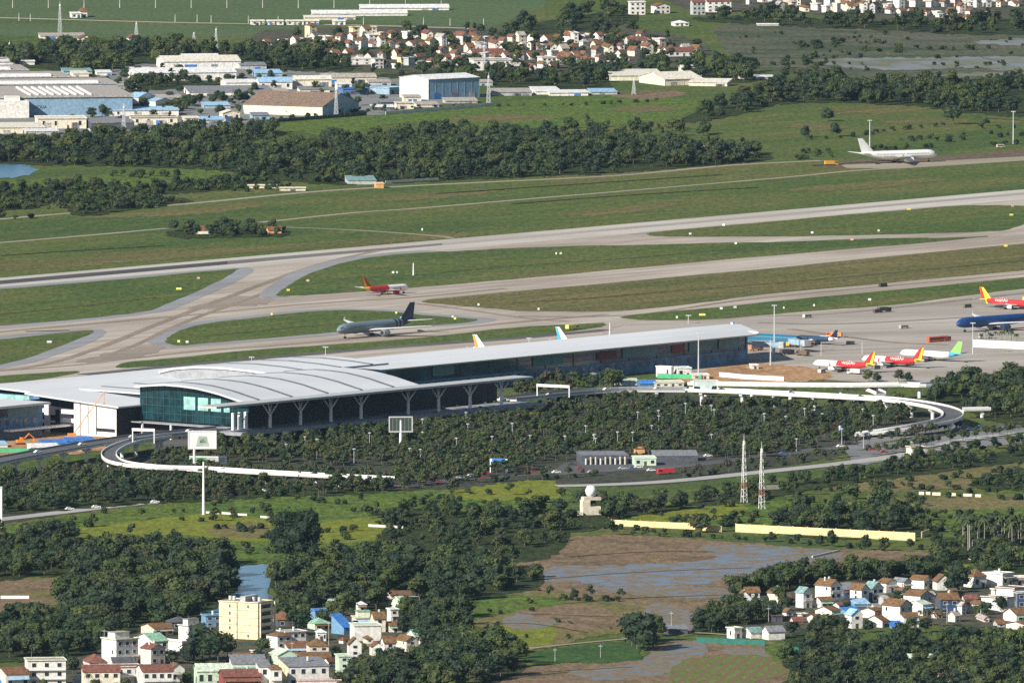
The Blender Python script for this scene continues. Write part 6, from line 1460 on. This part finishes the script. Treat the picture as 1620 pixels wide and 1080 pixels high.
mast(1376, 232, 42, 'lamp mast behind the tail of the white airliner'); mast(1603, 228, 52, 'tall lamp mast beyond the white airliner'); mast(1364, 560, 20, 'thin mast among the red airliners', heads=False, r=.2); mast(1299, 562, 22, 'thin mast before the first red airliner', heads=False, r=.2)
mast(1539, 560, 50, 'mast in front of the royal blue airliner', r=.3); mast(515, 572, 24, 'lamp post behind the main hall roof', r=.25); mast(398, 590, 26, 'lamp post at the left of the rear roof', r=.25); mast(837, 548, 14, 'lamp post behind the pier on the grass', r=.25); mast(965, 530, 20, 'grey post beside the paved triangle', r=.6, heads=False); mast(1089, 512, 14, 'lamp post behind the pier tip', r=.25)
mast(654, 436, 20, 'white instrument mast on the middle grass', 'instrument_mast', 'mast', .5, False, WHITE)
mm = mast(322, 814, 84, 'tall white road lamp mast at the near field edge', 'lamp_mast', 'lamp mast', .75, False, WHITE)
b = MB(); hh = 84 * S(814) - 5; b.bar((0, 0, hh), (-7, 0, hh + .6), .3, .4); b.box(-8.4, -.4, hh + .4, -5.5, .4, hh + .8); b.build('lamp_arm', WHITE, mm)
def lattice(px, py, hp, label, w=1.9, col='white', mats=None, name='lattice_mast', legs=3, bands=9):
    s = S(py); hh = hp * s; h = thing(name, P(px, py), label, 'mast', None); b = MB(); r = MB()
    pt = lambda z, i: Vector((w * (1 - .72 * z) * cos(2 * pi * i / legs + .4), w * (1 - .72 * z) * sin(2 * pi * i / legs + .4), z * hh))
    for k in range(bands):
        z0, z1 = k / bands, (k + 1) / bands; m = 0 if k != 2 else 1
        for i in range(legs):
            b.tube(pt(z0, i), pt(z1, i), .17, .15, 5, m); b.tube(pt(z0, i), pt(z1, (i + 1) % legs), .09, .09, 4, m); b.tube(pt(z1, i), pt(z1, (i + 1) % legs), .09, .09, 4, m)
    b.build('lattice', mats or [WHITE, paint('mast_red', (.52, .24, .18))], h)
    b = MB(); b.tube((0, 0, hh), (0, 0, hh * 1.12), .15, .06, 5); b.box(-.5, -.5, hh * .93, .5, .5, hh); b.build('antenna', WHITE, h)
    return h
lattice(1177, 795, 98, 'left one of the twin white lattice masts, its foot on the meadow'); lattice(1205, 805, 96, 'right one of the twin white lattice masts, standing nearer')
SM = [STEEL, STEEL]
for px, py, hp, lb in ((95, 55, 48, 'steel power pylon above the far rice field, nearest the frame edge'), (216, 60, 24, 'steel power pylon beside the rust roofed hut'), (342, 82, 36, 'steel power pylon behind the white factories'), (532, 186, 46, 'steel pylon in front of the rust brown warehouse'), (773, 168, 48, 'steel pylon at the corner of the steel blue hangar'), (196, 208, 40, 'thin pylon by the grey carport'), (766, 112, 40, 'steel pylon in front of the far village'), (15, 96, 28, 'steel pylon above the white shed with a green corner'), (1003, 150, 24, 'pair of crossed poles over the rubble', ), (307, 66, 14, 'thin pylon in the far wood gap')):
    lattice(px, py, hp, lb, 1.7, mats=SM, name='power_pylon', legs=4, bands=7)
for k in range(13):
    x = 20 + k * 56.5; mast(x, 13, 14, 'thin concrete pole in the far rice field, %s from the west' % ORD[k], 'utility_pole', 'pole', .3, False, CONC, 'poles in the far rice field')
for k, x in enumerate((30, 48, 277, 312, 334, 393, 440, 490, 575, 670, 712, 765)): mast(x, 33 + k * .8, 12, 'thin pole along the far road, %s from the west' % ORD[k], 'utility_pole', 'pole', .28, False, CONC, 'poles along the far road')
# lamp posts among the trees: one model, copied
lp = mast(560, 735, 26, 'slim lamp post rising among the car park trees', 'lamp_post', 'lamp post', .18, True, STEEL, 'lamp posts among the car park trees', .45)
g = random.Random(3)
for k in range(46):
    x = g.uniform(440, 1400); y = g.uniform(672, 735) if x < 1000 else g.uniform(655, 715)
    c = copy_tree(lp); c.location = P(x, y); c.scale = (1, 1, g.uniform(.8, 1.15))
def billboard(px, py, zb, wpx, hpx, label, face, back=None, ang=10, poles=(0,), frame=True, z_foot=0.0, art=None):
    s = S(py); w = wpx * s / cos(R(ang)); hh = hpx * s; h = thing('billboard', P(px, py), label, 'billboard', None, R(ang))
    b = MB(); b.box(-w / 2, -.25, zb, w / 2, .25, zb + hh); b.build('panel', face, h)
    b = MB(); f = .5
    for x0, z0, x1, z1 in ((-w / 2 - f, zb - f, w / 2 + f, zb), (-w / 2 - f, zb + hh, w / 2 + f, zb + hh + f), (-w / 2 - f, zb, -w / 2, zb + hh), (w / 2, zb, w / 2 + f, zb + hh)): b.box(x0, -.4, z0, x1, .4, z1)
    b.build('frame', WHITE, h)
    for p in poles:
        b = MB(); b.tube((p * w, .2, 0), (p * w, .2, zb - f), .7, .6, 8); b.build('pole', WHITE, h)
    if art:
        for nm, pts, m in art:
            b = MB(); q = [(x * w, z * hh) for x, z in pts]
            b.rings([[(x, -.27 - d, zb + z) for x, z in q] for d in (0, .05)]); b.build(nm, m, h)
    return h
PALEG = M('pale_green_print', (.42, .52, .42)); GRN = M('sign_green', (.08, .42, .20)); LGR = M('sign_lime', (.42, .62, .18)); DKG = M('dark_green_print', (.02, .04, .04))
billboard(320, 752, 14.2, 42, 26, 'large white billboard with a pale green trapezoid print', WHITEW, ang=6, poles=(-.3,), art=[('print', [(-.24, .12), (.26, .10), (.16, .72), (-.14, .74)], PALEG), ('print_window', [(-.10, .32), (.14, .30), (.11, .62), (-.09, .64)], M('pale_print', (.52, .60, .54)))])
billboard(329, 748, 5.6, 56, 8, 'low billboard half bright green half bare grey below the white one', M('grey_back', (.42, .45, .46)), ang=-8, poles=(-.3, .3), art=[('print', [(-.5, 0), (-.05, 0), (-.05, 1), (-.5, 1)], GRN), ('print_band', [(-.32, .05), (-.08, .02), (-.1, .6), (-.3, .9)], LGR)])
billboard(1116, 640, 5.8, 36, 21, 'billboard with a dark and pale green landscape print over the flyover', M('pale_aqua_print', (.58, .70, .66)), ang=4, poles=(-.1, .25), art=[('print', [(-.5, 0), (-.22, 0), (-.24, .55), (-.5, .6)], DKG), ('print_hill', [(-.2, 0), (.5, 0), (.5, .62), (.3, .6), (.24, .3), (-.08, .15)], DKG)])
bb = thing('billboard', P(634, 712), 'billboard seen from its open framed back among the car park trees', 'billboard', None, R(4)); s = S(712)
b = MB(); w = 19 * s; z0 = 9.5; z1 = z0 + 25 * s
for x0, za, x1, zb in ((-w, z0, w, z0 + .6), (-w, z1 - .6, w, z1), (-w, z0 + .6, -w + .6, z1 - .6), (w - .6, z0 + .6, w, z1 - .6)): b.box(x0, -.3, za, x1, .3, zb)
for k in range(1, 6): x = -w + 2 * w * k / 6; b.tube((x, 0, z0 + .6), (x, 0, z1 - .6), .12)
b.build('frame', STEEL, bb)
b = MB(); b.tube((0, .4, 0), (0, .4, z1 - 2), .8, .7, 8); b.bar((0, .4, z1 - 2.4), (-w * .5, .4, z1 - 2.4), .6, 1.0); b.build('pole', WHITE, bb)
b = MB(); b.box(-w + .6, -.1, z0 + .6, w - .6, -.02, z1 - .6); b.build('panel', M('dark_back', (.05, .07, .06)), bb)
bb = thing('advertising_pylon', P(-2, 848), 'tall white advertising pylon cut by the frame edge', 'sign', None, 0); b = MB(); b.box(-2.2, -1, 0, 1.7, 1, 24); b.build('panel', WHITEW, bb); b = MB(); b.box(-2.4, -1.2, 24.02, 1.9, 1.2, 24.6); b.build('cap', STEEL, bb)
def gantry(px, py, wpx, hp, z, label, sign=None, ang=-30):
    s = S(py); h = thing('road_gantry', P(px, py, z), label, 'road gantry', None, R(ang)); w = wpx * s / cos(R(ang)); hh = hp * s
    b = MB(); b.tube((0, 0, 0), (0, 0, hh), .35); b.tube((w, 0, 0), (w, 0, hh), .35); b.build('posts', WHITEW, h)
    b = MB(); b.box(-.3, -.35, hh - 1.1, w + .3, .35, hh + .3); b.build('beam', WHITEW, h)
    if sign:
        b = MB(); b.box(w * .1, -.45, hh - 2.4, w * .9, -.37, hh + .6); b.build('sign_panel', sign, h)
gantry(850, 626, 50, 18, 8, 'white road gantry across the flyover'); gantry(776, 748, 26, 22, 0, 'white road gantry with a blue sign panel', paint('sign_blue', (.05, .20, .60)), -12); gantry(210, 700, 34, 22, 8, 'white road gantry on the flyover at the building site', None, -20)
gantry(1328, 688, 14, 14, 0, 'small road gantry with a blue sign before the car park', paint('sign_blue', (.05, .20, .60)), -10)
# airfield signs
SIGN_W = paint('sign_white', (.85, .85, .82)); SIGN_Y = paint('sign_yellow', (.85, .70, .12)); SIGN_R = paint('sign_pale_red', (.6, .35, .28))
for px, py, w, m, lb in ((283, 459, 12, 'y', 'white and yellow airfield sign on the grass wedge by the long curve'), (314, 442, 6, 'r', 'dull reddish airfield sign by the runway exit'), (78, 543, 10, 'w', 'white airfield sign on the lower grass wedge'), (283, 542, 6, 'y', 'cream airfield sign at the tip of the grass island'), (296, 543, 6, 'w', 'white airfield sign at the tip of the grass island'),
        (456, 461, 7, 'y', 'yellow airfield sign at the corner of the middle grass'), (487, 446, 7, 'r', 'dull reddish airfield sign inside the curve'), (622, 433, 5, 'w', 'white box beside the instrument mast, bigger one'), (628, 433, 3, 'w', 'white box beside the instrument mast, smaller one'), (430, 499, 4, 'y', 'cream airfield sign above the grey airliner'), (627, 497, 4, 'y', 'yellow airfield sign behind the midnight blue fin'),
        (757, 484, 4, 'w', 'white airfield light box on the dry strip, west one'), (716, 503, 4, 'w', 'white light box at the end of the grass island'), (720, 506, 5, 'y', 'yellow airfield sign at the end of the grass island'), (668, 365, 3, 'w', 'white box beyond the runway'), (880, 403, 3, 'w', 'white box on the middle grass, west one of two'), (887, 403, 4, 'w', 'white box on the middle grass, east one of two'), (852, 491, 4, 'w', 'white box at the edge of the near taxiway'),
        (1092, 372, 5, 'w', 'white airfield sign in the grass wedge of the second exit'), (1145, 358, 6, 'w', 'white airfield sign beside the runway edge'), (1164, 387, 5, 'w', 'white airfield sign below the second exit'), (1141, 490, 6, 'w', 'white round light box on the near strip, west one'), (1163, 488, 6, 'w', 'white round light box on the near strip, middle one'), (1111, 500, 14, 'y', 'long yellow airfield sign behind the pier tip'), (1071, 504, 4, 'w', 'small white box behind the pier roof'),
        (1376, 476, 6, 'w', 'round white light box at the apron edge'), (1240, 489, 3, 'w', 'small white box on the near strip above the apron'), (1288, 485, 3, 'w', 'grey white box on the near strip above the apron'), (1438, 333, 8, 'y', 'yellow airfield sign beside the far runway edge'), (1600, 342, 8, 'y', 'white and yellow airfield sign at the third exit'), (1285, 370, 5, 'w', 'white airfield sign along the narrow taxiway'), (1348, 381, 7, 'r', 'pale reddish airfield sign below the narrow taxiway'), (1390, 367, 4, 'w', 'small white airfield sign above the narrow taxiway'), (1591, 391, 8, 'y', 'yellow airfield sign below the wide taxiway'), (1602, 328, 6, 'r', 'pale reddish airfield sign beside the third exit')):
    s = S(py); h = thing('airfield_sign', P(px, py), lb, 'airfield sign', 'airfield signs', R(g.uniform(-20, 20))); W_ = w * s * .72
    b = MB(); b.box(-W_ / 2, -.3, .35, W_ / 2, .3, 1.5); b.build('panel', {'w': SIGN_W, 'y': SIGN_Y, 'r': SIGN_R}[m], h)
    b = MB(); b.box(-W_ / 2 + .2, -.15, 0, -W_ / 2 + .4, .15, .35); b.box(W_ / 2 - .4, -.15, 0, W_ / 2 - .2, .15, .35); b.build('legs', STEEL, h)
for k, (px, py, hp) in enumerate(((520, 1024, 42), (636, 1062, 40), (165, 1028, 34), (333, 1030, 38), (462, 1050, 36), (1216, 985, 26), (1498, 986, 34), (1372, 985, 36), (1608, 975, 40), (700, 1020, 30), (950, 1040, 22), (878, 1046, 22), (1062, 1000, 34))):
    u_ = mast(px, py, hp, 'thin concrete pole by the near houses or paddies, %s listed from the pond side' % ORD[k], 'utility_pole', 'pole', .11, False, CONC, 'poles among the near houses')
    u_['label'] = 'thin concrete utility pole ' + ['beside the blue tarpaulin shed', 'in the wood below the gabled houses', 'above the tall grey walled house', 'behind the mint roofed house', 'behind the mint gabled house', 'by the cottage with a dark opening', 'below the dark open fronted house', 'beside the pale blue gabled house', 'by the dark glazed house front', 'at the edge of the village wood', 'at the edge of the bright rice strip', 'at the west end of the rice strip', 'beside the pump shed on the dyke'][k]
    b = MB(); hh = hp * S(py); b.box(-.9, -.06, hh - 1.0, .9, .06, hh - .8); b.build('cross_arm', STEEL, u_)
# walls and fences
def wall(pts, hh, th, mat, label, name='garden_wall', cat='wall', cap=None, piers=0):
    q = [P(*p) for p in pts]; o = q[0]; h = thing(name, o, label, cat)
    b = MB()
    for a, c in zip(q, q[1:]):
        d = (c - a).normalized(); n = Vector((-d.y, d.x, 0)) * th / 2
        b.prism([tuple((a - n - o).xy), tuple((c - n - o).xy), tuple((c + n - o).xy), tuple((a + n - o).xy)], 0, hh)
    b.build('wall_panel', mat, h)
    if piers:
        b = MB(); L = (q[-1] - o).length; k = 0
        while k * piers < L: p = q[0].lerp(q[-1], k * piers / L) - o; b.box(p.x - .25, p.y - .35, 0, p.x + .25, p.y + .35, hh + .35); k += 1
        b.build('wall_piers', mat, h)
    return h
YW = M('yellow_render', (0.76, 0.59, 0.31), 0.85, 0.14, 0.3)
wall([(967, 831), (1100, 837)], 3.0, .5, YW, 'western stretch of the long yellow boundary wall', 'boundary_wall', piers=8)
wall([(1112, 839), (1142, 841)], 3.0, .5, YW, 'short yellow wall piece between two bushes', 'boundary_wall', piers=8)
wall([(1164, 841), (1448, 855)], 4.0, .5, YW, 'longest stretch of yellow boundary wall above the paddies', 'boundary_wall', piers=8)
wall([(1458, 850), (1470, 846)], 3.0, .4, YW, 'small end piece of the yellow wall by the palms', 'boundary_wall')
wall([(1, 947), (46, 947)], 1.6, .4, WHITEW, 'white low wall in the brown field at the frame edge')
wall([(583, 833), (638, 836)], 1.4, .4, CONC, 'pale low wall in the bright meadow')
for k, (x0, x1, y) in enumerate(((326, 347, 812), (351, 366, 813), (369, 391, 815), (412, 428, 819))): wall([(x0, y), (x1, y + 1)], 1.2, .4, CONC, 'pale low wall piece along the near road, %s from the west' % ORD[k])
for k, (x0, x1, y) in enumerate(((1454, 1462, 782), (1465, 1472, 782), (1475, 1488, 783), (1500, 1512, 784), (1524, 1538, 785), (1543, 1552, 786))): wall([(x0, y), (x1, y + .3)], 1.5, .5, M('cream_render', (.80, .72, .54)), 'cream wall piece across the stubble field, %s from the west' % ORD[k])
wall([(1198, 776), (1246, 773)], 2.4, .5, M('cream_render', (.80, .72, .54)), 'cream wall behind the nearer lattice mast'); wall([(1285, 882), (1310, 876), (1328, 872)], 1.0, .6, CONC, 'low kerb wall in the muddy paddy'); wall([(1102, 1016), (1210, 1021)], 2.6, .1, M('green_net', (.025, .15, .12)), 'dark green net fence in front of the cottages', 'net_fence', 'fence'); wall([(1236, 1025), (1276, 1032)], 2.0, .1, M('green_net', (.025, .15, .12)), 'short dark green net fence below the grey roofed cottage', 'net_fence', 'fence')
wall([(1540, 549), (1700, 556)], 4.2, .4, WHITEW, 'white apron blast wall below the royal blue airliner', 'blast_wall'); wall([(-60, 748), (0, 735), (75, 722)], 1.0, .2, WHITEW, 'white site barrier below the flyover', 'site_barrier', 'barrier')
wall([(1518, 916), (1552, 919)], 1.6, .4, CONC, 'pale wall above the brown hipped house'); wall([(610, 290), (694, 285)], 1.6, .3, CONC, 'pale fence along the patrol road', 'field_fence', 'fence'); wall([(408, 196), (580, 183)], 2.4, .3, M('dark_hedge_panel', (.05, .08, .05)), 'dark factory fence in front of the rust brown warehouse', 'factory_fence', 'fence', piers=6); wall([(610, 182), (780, 168)], 2.4, .3, CONC, 'pale factory fence in front of the hangar', 'factory_fence', 'fence')
wall([(1040, 598), (1110, 600)], 2.6, .3, GRN, 'green site fence beside the white cabins', 'site_fence', 'fence'); wall([(1138, 596), (1180, 600), (1240, 603)], 2.6, .3, WHITEW, 'white site fence on the orange earth', 'site_fence', 'fence'); wall([(-40, 716), (45, 716), (80, 713)], 2.2, .3, GRN, 'green site fence at the left building site', 'site_fence', 'fence')
# small buildings around the terminal
def C_(x0, ws, wf, yb, hp, label, wall='white', roof='flat', rcol='white', rp=2, phi=14, **k):
    k.setdefault('win', True)
    return house(x0, ws, wf, yb, hp, label, wall, roof, rcol, rp, 1, phi, k.pop('name', 'site_cabin'), k.pop('cat', 'cabin'), None, over=.3, **k)
C_(1038, 24, 3, 597, 16, 'white two storey site cabin with a blank face', phi=62, name='site_cabin'); C_(1066, 6, 22, 597, 14, 'white site cabin with a green print on its face', phi=12); C_(1092, 4, 26, 600, 6, 'low white site cabin with a green foot', phi=8)
C_(1186, 4, 10, 584, 6, 'white box cabin alone on the orange earth', phi=12); C_(1008, 4, 26, 612, 5, 'shed with a bright blue roof in front of the pier', 'navyblue', 'side', 'blue', 5, 10, win=False); C_(970, 4, 36, 610, 6, 'pale shed beside the bright blue roof', 'white', 'shed', 'mint', 3, 8, win=False); C_(1030, 6, 46, 612, 6, 'cream canteen cabin beside the billboard', 'cream', 'flat', 'cream', 1, 8)
C_(924, 6, 24, 602, 8, 'grey roofed guard house with white pillars', 'dark', 'hip', 'grey', 4, 12, extra='k'); C_(950, 3, 18, 600, 8, 'pale framed shelter beside the guard house', 'steel', 'flat', 'sky', 1, 8, win=False)
for k, (x, y, w, c, n) in enumerate(((60, 706, 40, 'blue', 'navy blue'), (100, 702, 44, 'blue', 'longer blue'), (130, 706, 32, 'blue', 'bright blue'), (42, 712, 46, 'white', 'white sheeted'), (92, 714, 40, 'white', 'crumpled white'), (-14, 708, 20, 'sky', 'blue white'))):
    C_(x, 6, w, y, 4, '%s roofed site cabin at the left building site' % n, 'navyblue' if c == 'blue' else 'white', 'shed', c, 4, 12, win=False)
C_(335, 8, 40, 684, 4, 'white round ended kiosk on the terrace', 'white', 'flat', 'white', 1, 10, win=False, z0=8, depth=6); C_(345, 6, 34, 678, 4, 'upper white kiosk on the terrace', 'white', 'flat', 'white', 1, 10, win=False, z0=8, depth=6)
tb = C_(912, 8, 74, 735, 14, 'toll building with a long grey canopy and white pillars', 'dark', 'flat', 'grey', 1, 6, name='toll_building', cat='toll building', win=False, depth=14)
for k in range(9):
    b = MB(); x = 2 + k * 2.55; b.box(x - .3, -1.6, 0, x + .3, -1.0, 4.2 if k % 3 else 3.4); b.build('pillar', [WHITEW, wallm('cream'), wallm('cream')][k % 3], tb)
C_(1000, 4, 34, 737, 12, 'pale green fuel kiosk with a white flat roof', 'mint', 'flat', 'white', 2, 6, win=True, name='kiosk', cat='kiosk', depth=10); C_(1030, 4, 70, 730, 9, 'long dark shed with a blue grey roof beside the fuel kiosk', 'dark', 'shed', 'steelroof' if 'steelroof' in ROOFS else 'grey', 5, 4, win=False, depth=14, name='long_shed', cat='shed'); C_(1003, 3, 14, 718, 8, 'orange kiosk behind the fuel kiosk', 'orange', 'flat', 'rust', 1, 8, win=False, depth=6)
# cream tower with a globe
tw = thing('globe_tower', P(934, 815), 'cream stepped tower carrying a white globe', 'tower', None, R(16)); s = S(815)
b = MB(); b.box(-4, 0, 0, 0, 5, 24 * s); b.box(0.02, 0, 0, 5.5, 5, 14 * s); b.box(-7, -1, 0, -4.02, 4, 6 * s); b.build('shaft', wallm('cream'), tw)
b = MB(); b.box(-3.4, 0, 24 * s + .02, 5.5, 5, 24 * s + 1.6); b.build('gallery', wallm('beige'), tw)
b = MB(); b.ball((1, 2.5, 24 * s + 4.4), 2.9, 2.9, 3.1, 0, 12, 8); b.build('globe', WHITEW, tw, smooth=True)
# mobile crane and digger at the building site
cr = thing('mobile_crane', P(116, 697), 'orange mobile crane with its long boom raised in front of the white block', 'crane', None, R(5)); s = S(697)
b = MB(); b.box(-5, -1.4, .9, 5, 1.4, 2.2); b.box(-3, -1.3, 2.22, 1.5, 1.3, 4.0); b.build('body', ORG, cr)
b = MB(); b.bar((0, 0, 3.4), (16.5, 0, 26), 1.1, 1.1); b.build('boom', M('pale_orange', (.80, .42, .24)), cr)
b = MB(); b.bar((5.5, 0, 11), (2.0, 0, 3.0), .4, .4); b.build('ram', STEEL, cr); b = MB(); b.tube((16.3, 0, 26), (16.3, 0, 20), .12); b.box(15.8, -.4, 19, 16.8, .4, 20); b.build('hook', ORG, cr)
for x in (-3.5, -1, 1.5, 3.8):
    b = MB(); b.tube((x, -1.5, .6), (x, 1.5, .6), .6, .6, 10); b.build('wheel', TYRE, cr)
dg = thing('excavator', P(32, 703), 'orange excavator digging at the left building site', 'excavator', None, R(20))
b = MB(); b.box(-2, -1.3, 1.0, 2, 1.3, 2.6); b.box(-.2, -1.2, 2.62, 1.4, .2, 3.9); b.build('body', ORG, dg)
b = MB(); b.bar((1.6, .5, 2.2), (5, .5, 5.6), .6, .7); b.bar((5, .5, 5.6), (8, .5, 3.0), .5, .6); b.build('boom', ORG, dg); b = MB(); b.box(7.5, -.2, 1.4, 8.9, 1.2, 2.9); b.build('bucket', ORG, dg)
for y in (-1.2, 1.2):
    b = MB(); b.box(-2.2, y - .35, 0, 2.2, y + .35, .95); b.build('track', TYRE, dg)
# jet stairs and boarding bridge stubs at the pier end
for k, (px, py, hd) in enumerate(((1212, 560, -20), (1262, 556, -60))):
    h = thing('boarding_bridge', P(px, py), ['boarding bridge stub at the tip of the pier', 'boarding bridge stub reaching for the teal airliner'][k], 'boarding bridge', None, R(hd))
    b = MB(); b.box(-8, -1.6, 4, 8, 1.6, 6.8); b.build('tunnel', wallm('steel'), h); b = MB(); b.box(8.02, -2.2, 3.8, 11, 2.2, 7.2); b.build('cab', wallm('grey'), h); b = MB(); b.box(4, -1.2, 0, 5, 1.2, 3.98); b.build('support', STEEL, h)
haze(0.5e-5)
